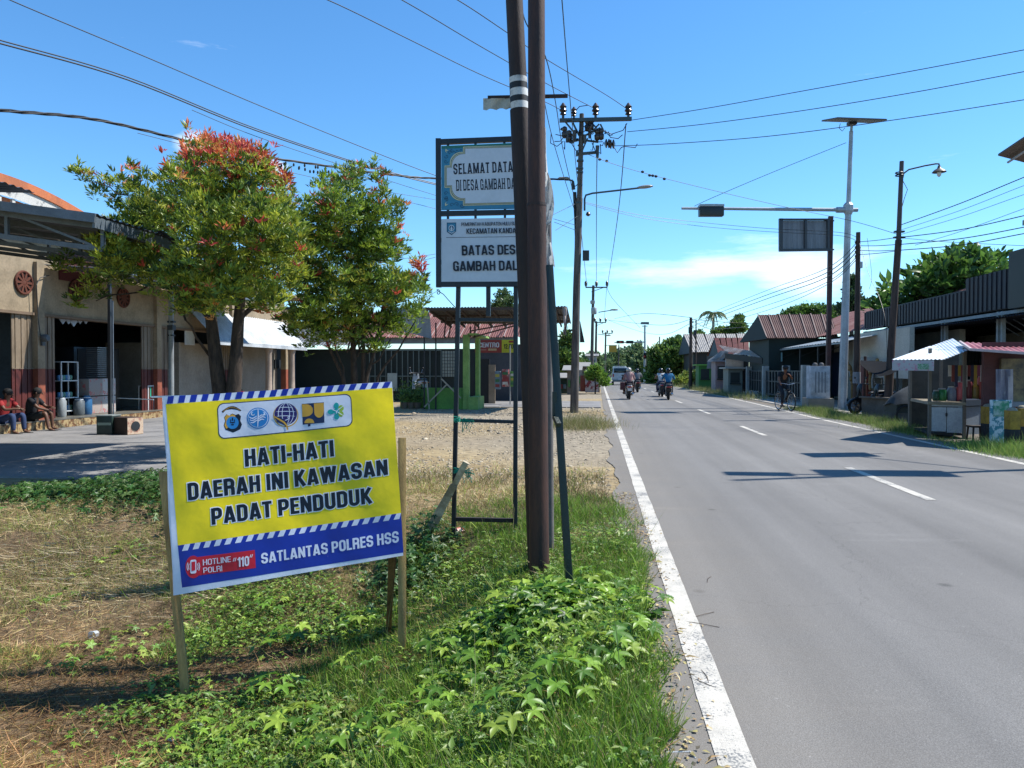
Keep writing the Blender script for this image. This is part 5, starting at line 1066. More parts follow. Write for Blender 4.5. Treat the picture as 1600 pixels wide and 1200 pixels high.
while ty < 33:   # riser tiles
    MB().bx(XS+.002, XS+.022, ty+.006, ty+.294, .0, FT-.01).build('tile', tile_, shop); ty += .3
MB().bx(XS-.3, XS+.03, 8, 33, FT, FT+.02).build('step_edge', tile_f, shop)
cols_y = [yX(62, XF)-10.6, yX(62, XF)-5.3, yX(62, XF), yX(247, XF), yX(247, XF)+5.2, yX(247, XF)+10.4]
MB().bx(XF-.25, XF-.05, cols_y[0], cols_y[-1], 2.98, 4.95).build('fascia', plas, shop)
MB().bx(XF-.28, XF-.0, cols_y[0], cols_y[-1], 2.92, 2.99).build('fascia_edge', M('brown_trim', '6c5a48', .8), shop)
MB().bx(XF-.22, XF-.02, yX(58, XF)+.9, yX(58, XF)+2.6, 3.95, 4.8).build('red_panel', M('dark_red_panel', '4a1414', .7), shop)
for i, y in enumerate(cols_y):
    MB().bx(XF-.18, XF+.06, y-.13, y+.13, 1.55, 4.3).build('column', plas, shop)
    MB().bx(XF-.18, XF+.06, y-.13, y+.13, FT, 1.55).build('column', brick_r, shop)
wheel_b = M('vent_brown', '5c2c1a', .8, c2='40200f', sc=8)
for px in (40, 122, 195, 286):
    y = yX(px, XF+.0); z = 3.72
    v = MB().lathe((XF-.04, y, z), [(.30, 0), (.30, .02)], 24, 'x').build('round_vent', M('vent_dark', '2a140d', .9), shop); mb = MB(); mb.torus((XF-.01, y, z), .28, .03, 'x', 24, 6)
    for k in range(10): a = k*math.pi/5; mb.bar((XF-.01, y+.06*math.cos(a), z+.06*math.sin(a)), (XF-.01, y+.27*math.cos(a), z+.27*math.sin(a)), .03, .055)
    mb.ell((XF-.01, y, z), (.02, .08, .08), 10, 6); mb.build('wheel_tracery', wheel_b, shop)
def shutter(y0, y1, n):
    """folding door leaves pushed together beside a column"""
    for i in range(n):
        a = y0+(y1-y0)*i/n; b = y0+(y1-y0)*(i+1)/n; dx = .018*(i % 2)
        MB().bar((XF-.1+dx, a+.01, 1.55), (XF-.05-dx+.0, b-.01, 1.55), .02, .02).bx(XF-.12+dx, XF-.09+dx, a+.003, b-.003, 1.56, 2.92).build('shutter_leaf', slatb, shop)
        MB().bx(XF-.12+dx, XF-.09+dx, a+.003, b-.003, FT, 1.555).build('shutter_leaf', slatm, shop)
for (a, b, n) in ((24, 57, 7), (69, 90, 6), (226, 243, 6), (252, 266, 5)): shutter(yX(a, XF), yX(b, XF), n)
shutter(cols_y[4]-.7, cols_y[4]-.15, 6)
# rooms behind
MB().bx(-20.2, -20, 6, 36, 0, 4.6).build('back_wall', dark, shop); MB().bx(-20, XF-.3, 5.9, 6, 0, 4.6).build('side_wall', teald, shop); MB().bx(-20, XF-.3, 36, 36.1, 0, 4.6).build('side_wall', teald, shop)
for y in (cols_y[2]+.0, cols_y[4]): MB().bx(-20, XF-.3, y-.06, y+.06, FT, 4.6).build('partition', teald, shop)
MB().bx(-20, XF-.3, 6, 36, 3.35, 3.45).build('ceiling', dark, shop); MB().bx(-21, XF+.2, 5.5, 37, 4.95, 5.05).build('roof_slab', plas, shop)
# parapet with orange arch
orange = M('orange_parapet', 'b8693e', .8, c2='96583a', sc=1.5, mix=.8); wpar = M('stained_white_band', 'b8b6b0', .8, c2='4a4c50', sc=2.2, mix=1, lo=.55, hi=.62)
ya, yb = yX(-60, XF-.4), yX(172, XF-.4)
def arch(t): return 5.75+.62*math.sin(math.pi*(.35+.65*t)) if t > 0 else 6.2
mb = MB(); mw = MB(); mo = MB(); n_ = 24
for i in range(n_):
    t0, t1 = i/n_, (i+1)/n_; y0, y1 = ya+(yb-ya)*t0, ya+(yb-ya)*t1; z0, z1 = arch(t0), arch(t1); X = XF-.4
    mb.add([(X+.15, y0, z0-.22), (X+.15, y1, z1-.22), (X+.15, y1, z1), (X+.15, y0, z0), (X-.2, y0, z0-.22), (X-.2, y1, z1-.22), (X-.2, y1, z1), (X-.2, y0, z0)], [(0, 1, 2, 3), (7, 6, 5, 4), (3, 2, 6, 7), (0, 4, 5, 1)])
    mw.add([(X+.1, y0, z0-.52), (X+.1, y1, z1-.52), (X+.1, y1, z1-.22), (X+.1, y0, z0-.22)], [(0, 1, 2, 3)])
    mo.add([(X+.0, y0, 5.0), (X+.0, y1, 5.0), (X+.0, y1, z1-.52), (X+.0, y0, z0-.52)], [(0, 1, 2, 3)])
mb.build('parapet_arch', orange, shop); mw.build('parapet_band', wpar, shop); mo.build('parapet_wall', orange, shop)
for k in range(12):
    y = ya+(yb-ya)*(k+.5)/12; MB().bx(XF-.4, XF-.33, y-.05, y+.05, 5.05, arch((k+.5)/12)-.52).build('baluster', M('white_baluster', 'c4c2bc', .8), shop)
# steel canopy
can = thing('steel_canopy', 'grey steel canopy with open trusses projecting from the shop front', 'canopy', (-12, 16, 0))
Pb = W(161, 352, 11.2); Pa = W(-40, 329, 10.5); zc = 3.62; Pa.z = zc; Pb.z = zc
for k, dy in enumerate((0, 1.6, 3.2, 4.8)):
    a = Vector((XF, Pb.y+dy-.4, 4.62)); b = Vector((Pb.x, Pb.y+dy, zc)); a2 = a-UP*.38; b2 = b-UP*.36
    MB().bar(a, b, .06, .10 if k else .14).build('top_chord', steel, can); MB().bar(a2, b2, .05, .07).build('bottom_chord', steel, can)
    mb = MB(); m_ = 5
    for i in range(m_+1):
        t_ = i/m_; mb.bar(a.lerp(b, t_), a2.lerp(b2, t_), .05, .05)
        if i < m_: mb.bar(a.lerp(b, t_), a2.lerp(b2, (i+1)/m_), .035, .035)
    mb.build('truss_web', steel, can)
MB().corr((Pb.x+.1, Pb.y-.3, zc+.09), (0, 5.4, 0), (XF-Pb.x-.1, -.4, 1.0), 36, .014).build('roof_sheet', sheet_u, can)
MB().bar((Pb.x+.06, Pb.y-.3, zc-.02), (Pb.x+.06, Pb.y+5.1, zc-.02), .04, .16).build('edge_beam', steel, can)
MB().bar((XF, Pb.y-.72, 4.66), (Pb.x+.1, Pb.y-.32, zc+.03), .03, .13).build('edge_beam', steel, can)
MB().corr((-8.8, 7, 4.3), (0, 4.2, 0), (-5.5, 0, .25), 26, .014).build('roof_sheet', sheet_u, can)  # extra sheet out of view, added to cast shade on shop and apron
MB().corr((-12.3, 18.6, 4.12), (0, 10, 0), (-2.1, 0, .15), 60, .014).build('roof_sheet', sheet_u, can)  # eave and its beam, added to keep the far shop front shaded
MB().bar((-12.32, 18.6, 4.05), (-12.32, 28.6, 4.05), .04, .12).build('edge_beam', steel, can)
for (px, py0, D, w) in ((172, 431, 19.4, .07),):
    b = W(px, 672, D); b.z = 0; MB().bar(b, W(px-1, py0-25, D), w, w).build('post', steel_d, can)
b = W(177, 640, 19.2); b.z = 0; MB().bar(b, W(176, 470, 19.2), .025, .025).build('post', steel, can)
pp = W(268, 690, 16); pp.z = 0; gpole = thing('metal_pole', 'grey service pole with black cable clamps in front of the shutters', 'pole', tuple(pp))
MB().tube(pp, W(267, 440, 16), .055, .05, 12).build('shaft', M('galvanised', '8a8f92', .5, c2='6a6e70', sc=5), gpole, smooth=True)
c_ = W(268, 512, 16)
for q, d in ((0, (.12, .12, .1)), (.12, (.14, .1, .04)), (-.16, (.1, .1, .03))): MB().box(c_+UP*q, d).build('cable_clamp', steel_d, gpole)
# meter on the column and hanging cable
c_ = atX(67, 528, XF+.1); mtr = MB().lathe((c_.x, c_.y, c_.z), [(.09, 0), (.1, .04), (.1, .1), (.07, .15)], 14, 'x').box((c_.x, c_.y, c_.z-.12), (.06, .1, .16)).build('electricity_meter', M('meter_grey', '50565a', .4), None, smooth=True); tag(mtr, 'grey electricity meter mounted on the shop column', 'meter')
pts = [atX(57+x, y, XF+.12) for x, y in ((20, 430), (6, 434), (0, 445), (1, 465), (3, 500), (6, 524))]; MB().path(pts, .012, 6).build('cable', steel_d, mtr, world=False)
# goods in the doorway
def boxy(name, label, cat, pxc, pyb, X, d, mat, zb=FT, **k):
    p = atX(pxc, 600, X); t = thing(name, label, cat, (X, p.y, zb)); MB().box((0, 0, d[2]/2), d).build('body', mat, t, world=False, bevel=.006); return t
# shelf rack
p = atX(106, 600, XF-.5); y0, y1 = yX(93, XF-.5), yX(119, XF-.5)
rk = thing('shelf_rack', 'white framed shelf rack with glassware, beside the left folded shutters', 'shelf', (XF-.5, (y0+y1)/2, FT)); wm = M('white_frame', 'c4c8c8', .5)
for y in (y0, y1):
    for x in (XF-.75, XF-.45): MB().bx(x-.015, x+.015, y-.015, y+.015, FT, 1.75).build('upright', wm, rk)
for z in (.35, .72, 1.2, 1.73): MB().bx(XF-.76, XF-.44, y0, y1, z, z+.025).build('shelf', wm, rk)
for z in (.375, .745, 1.225):
    for k in range(6):
        y = y0+.1+(y1-y0-.2)*k/5; MB().lathe((XF-.6, y, z), [(.035, 0), (.05, .05), (.05, .12), (.03, .15)], 8).build('jar', M(['jar_blue', 'jar_white', 'jar_green'][k % 3], ['4a7aa0', 'b8c0c4', '5a8a70'][k % 3], .3), rk, smooth=True)
# stack of steel trays
yt = yX(151, XF-.7); stk = thing('tray_stack', 'tall stack of shiny metal trays on cartons behind the thin canopy post', 'tray stack', (XF-.7, yt, 1.28)); mt = M('shiny_metal', '9aa0a4', .25, m=.6)
for k in range(15): MB().box((0, 0, .04+.062*k), (.36, .42, .028)).build('tray', mt, stk, world=False)
for i, (px, z, w, c, lb) in enumerate(((142, FT, .5, '9c8f86', 'left lower'), (163, FT, .5, 'a8a29c', 'right lower'), (142, FT+.53, .5, '8f8680', 'left upper'), (163, FT+.53, .5, 'b0aaa6', 'right upper'))):
    y = yX(px, XF-.55); t = thing('carton', f'printed carton of the doorway pile, {lb} one under the metal trays', 'carton', (XF-.6, y, z), group='cartons piled in the shop doorway')
    MB().box((0, 0, .26), (.42, .62, .5)).build('box', M('carton_print_'+c, c, .7, c2='b04848', sc=5, mix=.8, lo=.56, hi=.6), t, world=False, bevel=.006)
for (px, X, w, h, c, nm, lb) in ((135, XF-.4, .3, .55, '2c5c84', 'water_jug', 'blue water jug standing before the cartons'), (96, XF-.25, .24, .55, '8c9090', 'bucket', 'pale plastic bucket beside the shelf rack'), (123, XF-.35, .3, .5, '5c6264', 'bin', 'grey bin between the rack and the blue jug')):
    y = yX(px, X); t = thing(nm, lb, nm.replace('_', ' '), (X, y, FT)); MB().lathe((0, 0, 0), [(w*.42, 0), (w*.5, h*.1), (w*.5, h*.8), (w*.3, h*.92), (w*.3, h)], 16).build('body', M(nm+'_plastic', c, .35), t, smooth=True, world=False); MB().torus((0, 0, h*.9), w*.34, .015, 'z').build('rim', M('rim_plastic', 'c8ccd0', .4), t, world=False)
# tall dark cabinet and drinks boiler
y = yX(139, XF-1.6); t = thing('cabinet', 'tall dark cabinet behind the metal tray stack', 'cabinet', (XF-1.6, y, FT)); MB().box((0, 0, 1.0), (.6, 2.2, 2.0)).build('body', M('cabinet_dark', '1f2226', .4), t, world=False, bevel=.01); MB().box((.31, -.5, 1.1), (.02, .9, 1.7)).build('door', M('cabinet_door', '2a2e33', .3), t, world=False); MB().box((.31, .5, 1.1), (.02, .9, 1.7)).build('door', MATS['cabinet_door'], t, world=False)
# framed board and A-frame signs
def frame_board(px0, px1, py0, py1, X, label, inner, nm='framed_board', legs=0):
    a = atX(px0, py0, X); b = atX(px1, py1, X); z0, z1 = b.z, a.z; y0, y1 = a.y, b.y; t = thing(nm, label, nm.replace('_', ' '), (X, (y0+y1)/2, z0)); w = .035
    for q in ((y0, y0+w, z0, z1), (y1-w, y1, z0, z1)): MB().bx(X, X+.03, *q).build('frame_side', wm, t)
    for q in ((y0, y1, z1, z1+w), (y0, y1, z0-w, z0)): MB().bx(X, X+.03, *q).build('frame_rail', wm, t)
    MB().bx(X+.0, X+.012, y0+w, y1-w, z0+legs*(z1-z0), z1).build('panel', inner, t); return t
frame_board(184, 206, 562, 589, XF-3.0, 'white framed dark board hung inside the doorway', M('board_dark', '262b30', .3))
frame_board(230, 240, 604, 640, XF-.1, 'white framed floor stand with green poster at the doorway', M('poster_green', '2f8f74', .5), 'floor_stand', .55)
frame_board(216, 226, 604, 640, XF-.35, 'dark framed floor stand left of the green poster stand', M('poster_grey', '5a5a58', .5), 'floor_stand', .55)
frame_board(288, 303, 518, 538, XF-.2, 'white barred notice frame behind the grey service pole', M('poster_pale', 'b8c0c0', .5), 'framed_board')
# hanging star bunting under the lintel
for k, px in enumerate((98, 107, 115, 125, 134)):
    p = atX(px, 497+(5 if k == 2 else 1), XF-.3); MB().box((p.x, p.y, p.z), (.02, .22, .22), rx=math.pi/4).build('ceiling_ornament', M('pale_ornament', '9aa6b4', .5), shop)
# boxes out on the apron
g = G(190, 680); t = thing('crate', 'dark green plastic crate on the apron before the shop', 'crate', tuple(W(170, 680, 18.0).xy)+(.012,), YAW)
MB().box((0, 0, .22), (.36, .4, .43)).build('body', M('crate_green', '22352f', .5, c2='182420'), t, world=False, bevel=.01); MB().box((0, -.2, .25), (.3, .02, .06)).build('label_strip', M('crate_label', '7c8c80', .5), t, world=False); MB().box((0, 0, .44), (.38, .42, .02)).build('lid', M('crate_lid', '8a908c', .4), t, world=False)
t = thing('speaker_box', 'brown box with pale printed end and dark round mark beside the green crate', 'box', tuple(W(198, 681, 18.0).xy)+(.012,), YAW-.5)
MB().box((0, 0, .2), (.62, .42, .4)).build('body', M('brown_box', '3a2a22', .7), t, world=False, bevel=.008); MB().box((.318, 0, .2), (.012, .4, .38)).build('printed_end', M('box_end', 'c0a890', .6, c2='8a4a3a', sc=6, mix=.8, lo=.5), t, world=False); MB().lathe((.326, 0, .2), [(.11, 0), (.11, .012), (.06, .014)], 16, 'x').build('round_mark', steel_d, t, world=False)
# bamboo stick lines by the banner
mb = MB(); mb.path([W(183, 622, 12.5), W(240, 624.5, 9)], .006, 6); tag(mb.build('rail_stick', MATS['white_stick'], None), 'thin pale stick rail seen just left of the banner top', 'stick')
# ---------------------------------------------------------------- white building with columns
wb2 = thing('white_building', 'low white building with classical columns and a white sheet fascia behind the bushy tree', 'building', (-13.5, 36, 0)); wsh = M('white_sheet', 'b8bcbe', .6, c2='8d9296', sc=1.2, mix=.8); XW = -13.6
y0, y1 = yX(330, XW), yX(472, XW)
MB().bx(XW-4, XW-1.2, y0, y1, 0, 2.5).build('wall', M('grey_beige_wall', '8d8578', .85, c2='74695c', sc=1), wb2)
MB().corr((XW+.25, y0, 2.55), (0, y1-y0, 0), (-1.8, 0, 1.9), 40, .02).build('sheet_roof', wsh, wb2); MB().bx(XW+.1, XW+.25, y0, y1, 2.42, 2.56).build('gutter', wsh, wb2)
for px in (420, 456):
    y = yX(px, XW); MB().lathe((XW, y, 0), [(.2, 0), (.2, .15), (.14, .2), (.125, 1.2), (.12, 2.2), (.15, 2.28), (.18, 2.42)], 16).build('column', M('cream_column', 'a08f80', .8, c2='84746a'), wb2, smooth=True)
MB().bx(XW-1.19, XW-1.15, yX(428, XW-1.2), yX(440, XW-1.2), 1.6, 2.0).build('wall_lamp', steel_d, wb2)
# ---------------------------------------------------------------- dark sheet-metal building behind the trees
mbd = thing('rusty_roof_house', 'long house with rusty red sheet roof and dark green barred front behind the porch', 'house', (-6, 40, 0))
YH = 37.0; gx = lambda px: atY(px, 600, YH).x; gzp = lambda py: atY(700, py, YH).z
dgreen = M('dark_green_wall', '14231f', .7, c2='0e1816', sc=2); MB().bx(gx(455), gx(742), YH, YH+.15, 0, gzp(545)).build('front_wall', dgreen, mbd)
MB().bx(gx(742), gx(872), YH+.3, YH+.45, 0, gzp(538)).build('front_wall', M('grey_slate_wall', '43464a', .8, c2='303336', sc=1), mbd)
MB().bx(gx(560), gx(808), YH-.25, YH-.15, gzp(537), gzp(527)).build('fascia_board', M('dull_fascia', '70787a', .7, c2='585e60'), mbd)
rr = M('rusty_roof', '5c2c26', .7, c2='744036', sc=1.3, st=(1, .35, 1), mix=1, bump=.15, bs=12, fine=.18); n_ = 12
xa, xb = gx(545), gx(812)
for i in range(n_):
    x0 = xa+(xb-xa)*i/n_; x1 = xa+(xb-xa)*(i+1)/n_
    MB().corr((x0, YH-.5, gzp(528)+.012*(i % 2)), (x1-x0+.06, 0, 0), (0, 4.2, 1.55), 7, .016).build('roof_sheet', rr, mbd)
    MB().bar((x0, YH-.5, gzp(528)+.05), (x0, YH+3.7, gzp(528)+1.6), .04, .02).build('roof_seam', M('pale_seam', 'a89088', .7), mbd)
MB().corr((gx(455), YH-1, gzp(540)), (gx(590)-gx(455), 0, 0), (0, 3, 1.3), 30, .02).build('side_roof', sheet_u, mbd)
# barred window and grille
wfr = M('window_grid_pale', '9aa39c', .6)
MB().bx(gx(691), gx(712), YH-.03, YH-.01, gzp(589), gzp(548)).build('window', M('window_pale', '8d968c', .5), mbd)
mb = MB()
for k in range(6): x = gx(691)+(gx(712)-gx(691))*k/5; mb.bx(x-.012, x+.012, YH-.05, YH-.03, gzp(589), gzp(548))
for k in range(9): z = gzp(589)+(gzp(548)-gzp(589))*k/8; mb.bx(gx(691), gx(712), YH-.05, YH-.035, z-.01, z+.01)
mb.build('window_grille', steel_d, mbd)
for k in range(15):
    x = gx(570)+(gx(690)-gx(570))*k/14; MB().bx(x-.02, x+.02, YH-.12, YH-.08, .6, gzp(547)).build('bar', M('grille_grey', '5a6864', .6), mbd)
for z in (1.2, gzp(548)): MB().bx(gx(570), gx(690), YH-.13, YH-.09, z, z+.05).build('rail', MATS['grille_grey'], mbd)
MB().bx(gx(607), gx(622), YH-.2, YH-.14, .5, gzp(583)).build('pale_panel', wfr, mbd)
# ---------------------------------------------------------------- green porch
gw = M('green_wall_paint', '64923f', .75, c2='527a38', sc=1.3, mix=.8); gwl = M('light_green_paint', '8aa858', .75, c2='6c8a46', sc=1.3, mix=.8)
por = thing('green_porch', 'porch of the roadside shop with low green wall, green pillar and dark sheet roof', 'porch', (-4, 30, 0))
YP = 29.3; px_ = lambda px, Y=YP: atY(px, 600, Y).x; pz_ = lambda py, Y=YP: atY(700, py, Y).z
MB().bx(px_(662), px_(727), YP, YP+.14, 0, pz_(606)).build('low_wall', gw, por); MB().bx(px_(615), px_(661), YP+1.0, YP+1.14, 0, pz_(608, YP+1)).build('low_wall', gw, por)
MB().bx(px_(724), px_(733), YP-.1, YP+.2, 0, pz_(523)).build('pillar', gwl, por)
MB().bx(px_(735), px_(735)+.14, YP+1.2, YP+1.65, 0, pz_(529, YP+1.2)).build('side_wall', gwl, por); MB().bx(px_(733), px_(748), YP-.2, YP+1.4, 0, pz_(620)).build('step', gwl, por)
MB().bx(px_(731), px_(746), YP-.1, YP+3.2, pz_(524), pz_(521)).build('capping', gwl, por)
Yr = 27.5; rz0, rz1 = atY(780, 499, Yr).z, atY(780, 474, Yr).z
rx0, rx1 = atY(664, 500, Yr).x, atY(886, 500, Yr).x
MB().corr((rx0, Yr, rz0+.45), (rx1-rx0, 0, 0), (0, 4.2, -.35), 46, .018).build('roof_sheet', M('weathered_dark_sheet', '57534e', .6, c2='3a302a', sc=2, mix=1), por)
MB().bar((rx0, Yr, rz0+.38), (rx1, Yr, rz0+.38), .05, .08).bar((rx0, Yr+1.4, rz0+.24), (rx1, Yr+1.4, rz0+.24), .05, .08).bar((rx0, Yr+2.8, rz0+.1), (rx1, Yr+2.8, rz0+.1), .05, .08).build('purlin', M('timber_dark', '4a3c32', .85), por)
for k in range(9): x = rx0+(rx1-rx0)*(k+.3)/9; MB().bar((x, Yr, rz0+.33), (x, Yr+4.2, rz0-.02), .05, .09).build('rafter', MATS['timber_dark'], por)
for px in (681, 663): MB().bar(tuple(atY(px, 640, YP-.1).xy)+(0,), (atY(px, 500, YP-.1).x, YP-.1, rz0), .05, .05).build('post', steel_d, por)
mb = MB(); x0 = px_(735)
for (a, b, c, d) in ((736, 517, 805, 505), (738, 527, 808, 508), (735, 510, 735, 527), (742, 505, 742, 527), (697, 495, 694, 527), (706, 498, 701, 527), (748, 500, 748, 515)): mb.bar(atY(a, b, YP), atY(c, d, YP), .05, .05)
mb.build('strut', M('rusty_strut', '4c3a34', .8), por)
for (a, b, c, d) in ((667, 596, 671, 642), (690, 592, 720, 622), (663, 636, 698, 601)): MB().bar(atY(a, b, YP-.25), atY(c, d, YP-.25), .05, .05).build('prop_stick', M('pale_pole', 'a89c88', .8), por)
# torn grey tarpaulins on the porch roof
tp = M('grey_tarpaulin', '8a8d8c', .7, c2='6c6e6e', sc=3, tr=.1)
def cloth(pts_px, D, name, label, mat, cat='tarpaulin'):
    mb = MB(); nr = len(pts_px); nc = 6
    for i, (xa_, ya_, xb_, yb_) in enumerate(pts_px):
        for j in range(nc): t_ = j/(nc-1); mb.v.append(W(xa_+(xb_-xa_)*t_, ya_+(yb_-ya_)*t_, D+.12*math.sin(i*1.7+j*1.3)))
    for i in range(nr-1):
        for j in range(nc-1): a = i*nc+j; mb.f.append((a, a+1, a+nc+1, a+nc))
    return tag(mb.build(name, mat, None, smooth=True), label, cat)
cloth([(600, 482, 668, 480), (598, 500, 672, 496), (610, 515, 674, 520), (640, 520, 675, 530)], 28.5, 'tarpaulin', 'torn grey tarpaulin draped over the left end of the porch roof', tp)
cloth([(878, 478, 886, 480), (880, 495, 887, 492), (881, 508, 886, 510), (880, 522, 884, 524)], 27.2, 'tarpaulin', 'pale rag hanging from the right corner of the porch roof', M('pale_rag', 'a89c94', .8))
# shop banner CENTRO
YB = YP+4.2; bx_ = lambda px: atY(px, 600, YB).x; bz_ = lambda py: atY(770, py, YB).z
sb = thing('shop_banner', 'red and yellow shop banner lettered in white and black over the doorway', 'banner', (bx_(770), YB, bz_(551)))
bp = lambda x, y, o=0.0: (bx_(x), YB-o, bz_(y))
def bq(x0, x1, y0, y1, nm, mat, o): return MB().add([bp(x0, y1, o), bp(x1, y1, o), bp(x1, y0, o), bp(x0, y0, o)], [(0, 1, 2, 3)]).build(nm, mat, sb)
MB().bx(bx_(742), bx_(807), YB, YB+.03, bz_(551), bz_(531)).build('board', M('banner_red', '8c3226', .6, c2='6a2a20'), sb)
bq(784, 807, 531, 551, 'yellow_part', M('banner_yellow', 'b8b428', .6), .004)
def btext(s, x0, x1, y0, y1, mat, b=.17): P, T = glyphs(s, b); nn = norm_text(P); MB().add([bp(x0+(x1-x0)*u, y1+(y0-y1)*v, .01) for u, v in nn], T).build('lettering', mat, sb)
btext('CENTRO', 748, 780, 535, 543, M('letter_white', 'd0d0cc', .6)); bq(749, 760, 545.5, 547.5, 'small_print', M('print_pink', 'a06a5c', .6), .008); bq(763, 776, 544.5, 547.8, 'small_print', M('letter_cream', 'b89a70', .6), .008)
btext('12.000', 787, 806, 537.5, 545, M('letter_dark', '1c1c18', .6), .16)
bq(795, 804, 532.5, 535.5, 'small_tag', M('banner_red2', '8c2a20', .6), .008)
# doorway beneath the shop banner with goods
MB().bx(px_(746, YB+.6), px_(765, YB+.6), YB+.6, YB+.7, .02, pz_(561, YB+.6)).build('doorway', M('door_dark', '14181c', .6), mbd)
MB().bx(px_(764, YB+.5), px_(774, YB+.5), YB+.4, YB+.5, .02, pz_(570, YB+.5)).build('door_leaf', M('door_tan', '8a7a66', .7), mbd)
MB().bar((px_(779), YB-.3, .0), (px_(779), YB-.3, 2.6), .05, .05).build('post', M('pale_post', 'a8a49c', .7), por)
for i, (px, py0, py1, w, c, nm, lb) in enumerate(((790, 577, 604, 5, '9c3a38', 'drinks_fridge', 'red drinks fridge in front of the shop doorway'), (778, 580, 608, 4, '6c7f8c', 'plastic_bundle', 'bundle of clear plastic goods beside the doorway'), (801, 580, 604, 3, '5c8a3c', 'produce_rack', 'rack of green produce packets right of the red fridge'), (858, 585, 612, 5, '8c2f34', 'red_stand', 'red printed stand at the far right of the porch'), (860, 562, 584, 5, '3a5f8a', 'blue_cabinet', 'blue cabinet above the red printed stand'), (857, 535, 556, 6, '4c8a3c', 'green_signboard', 'green signboard at the right end of the house'))):
    Y = YB-.2 if i < 3 else 33; a = atY(px-w, py1, Y); b = atY(px+w, py0, Y); zb = max(a.z, .0) if i < 4 else a.z; t = thing(nm, lb, nm.replace('_', ' '), ((a.x+b.x)/2, Y, zb)); ww = b.x-a.x; hh = b.z-zb
    MB().box((0, 0, hh/2), (ww, .3, hh)).build('body', M(nm+'_paint', c, .5, c2='c0b8b0' if i in (0, 3) else None, sc=5, mix=.8, lo=.5), t, world=False, bevel=.01)
    for k in range(3): MB().box((0, -.17, hh*(.2+.28*k)), (ww*.8, .03, hh*.16)).build('panel', M('goods_'+str((i+k) % 4), ['c8c0b4', '8a3030', '3c6a44', 'b0a040'][(i+k) % 4], .5), t, world=False)
# potted plants along the low wall
for i, (px, lb) in enumerate(((632, 'leftmost potted plant along the green low wall'), (642, 'middle potted plant along the green low wall'), (652, 'potted plant at the foot of the green wall, nearest the sign post'))):
    g = atY(px, 600, YP+.4); t = thing('potted_plant', lb, 'plant', (g.x, g.y, 0), group='potted plants by the green wall'); MB().lathe((0, 0, 0), [(.1, 0), (.16, .22), (.17, .24)], 12).build('pot', M('clay_pot', '7a6a5c', .8), t, smooth=True, world=False)
    n = 240; P = rng.normal(size=(n, 3))*.18; P[:, 2] = abs(P[:, 2])*1.9+.3; P += np.array([g.x, g.y, 0]); leaf_obj('foliage', P, rdir(n)+np.array([0, 0, .3]), rdir(n), np.full(n, .13), np.full(n, .05), pick(DG_, n), 'lance', leafm, t)
# ================================================================== RIGHT SIDE
def rX(px, X): return atX(px, 600, X).y          # along-road position seen at column px on the plane X
def zX(px, py, X): return atX(px, py, X).z
navyc = M('dark_corrugated', '20242f', .6, c2='2b2629', sc=1.2, st=(1, .4, 1), mix=.9); whs = M('pale_steel_column', '8d9498', .55, c2='6c7478', sc=3)
creamw = M('cream_wall', 'a8a49a', .85, c2='8c887e', sc=1, mix=.8); bshut = M('blue_grey_shutter', '2c4050', .55, c2='22323e', sc=2, mix=.7); navyd = M('navy_door', '16243c', .5, c2='101a2c', sc=2)
XA = 12.2
ware = thing('roadside_hall', 'long open hall with deep dark corrugated fascia and pale steel columns behind the food stall', 'building', (XA, 24, 0))
yn, yf = rX(1640, XA), rX(1352, XA); zb, zt = 3.45, 4.75
n_ = 100; ystep = rX(1511, XA)
for i in range(n_):
    a = yn+(yf-yn)*i/n_; b = yn+(yf-yn)*(i+1)/n_; t_ = i/n_; top = 4.15 if a > ystep else 4.55
    MB().bx(XA-.04-.03*(i % 2), XA, a+.006, b-.006, zb-.08, top-.002).build('fascia_strip', navyc, ware)
MB().bx(XA+.001, XA+.03, yn, yf, zb-.1, 4.1).build('fascia_backing', navyc, ware)
MB().bx(XA-.08, XA+.12, yn, yf, zb-.27, zb-.17).build('eaves_beam', whs, ware)
for px in (1563, 1475, 1405, 1352):
    y = rX(px, XA)
    for d_ in (-.13, .13): MB().bx(XA-.05, XA+.05, y+d_-.05, y+d_+.05, 0, zb-.15).build('column', whs, ware)
    mb = MB()
    for k in range(8): mb.bar((XA, y-.1, .3+k*.36), (XA, y+.1, .48+k*.36), .02, .02)
    mb.build('column_lattice', whs, ware)
XB = XA+3.2
for (pa, pb_) in ((1402, 1475), (1475, 1562)):
    a, b = rX(pb_, XB)-3, rX(pa, XB)
    MB().bx(XB, XB+.2, a, b, 0, 2.9).build('back_wall', creamw, ware)
ya2, yb2 = rX(1600, XB)-6, rX(1400, XB); mb = MB(); k_ = 0; y = ya2
while y < yb2-.3: MB().bx(XB-.06, XB-.01, y, y+.24, .1, 2.5).build('shutter_slat', bshut, ware); y += .3
MB().bx(XB-.04, XB, ya2, yb2, 2.5, 2.75).build('wall_band', creamw, ware)
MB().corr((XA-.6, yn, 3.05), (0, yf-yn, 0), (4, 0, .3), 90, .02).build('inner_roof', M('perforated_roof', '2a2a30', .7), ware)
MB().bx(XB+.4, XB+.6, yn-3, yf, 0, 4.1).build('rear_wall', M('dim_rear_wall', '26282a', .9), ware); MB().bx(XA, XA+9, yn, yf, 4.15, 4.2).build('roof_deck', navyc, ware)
MB().bx(XA-.3, XA+.2, rX(1600, XA)-1.2, rX(1591, XA), 3.3, 4.95).build('sign_box', M('black_box', '0d1116', .5), ware)
for k in range(5):
    y = rX(1600-k*14, XA+1); MB().bar((XA+1, y, 3.3), (XA+2.4, y+.8, 2.7), .03, .03).build('roof_brace', whs, ware)
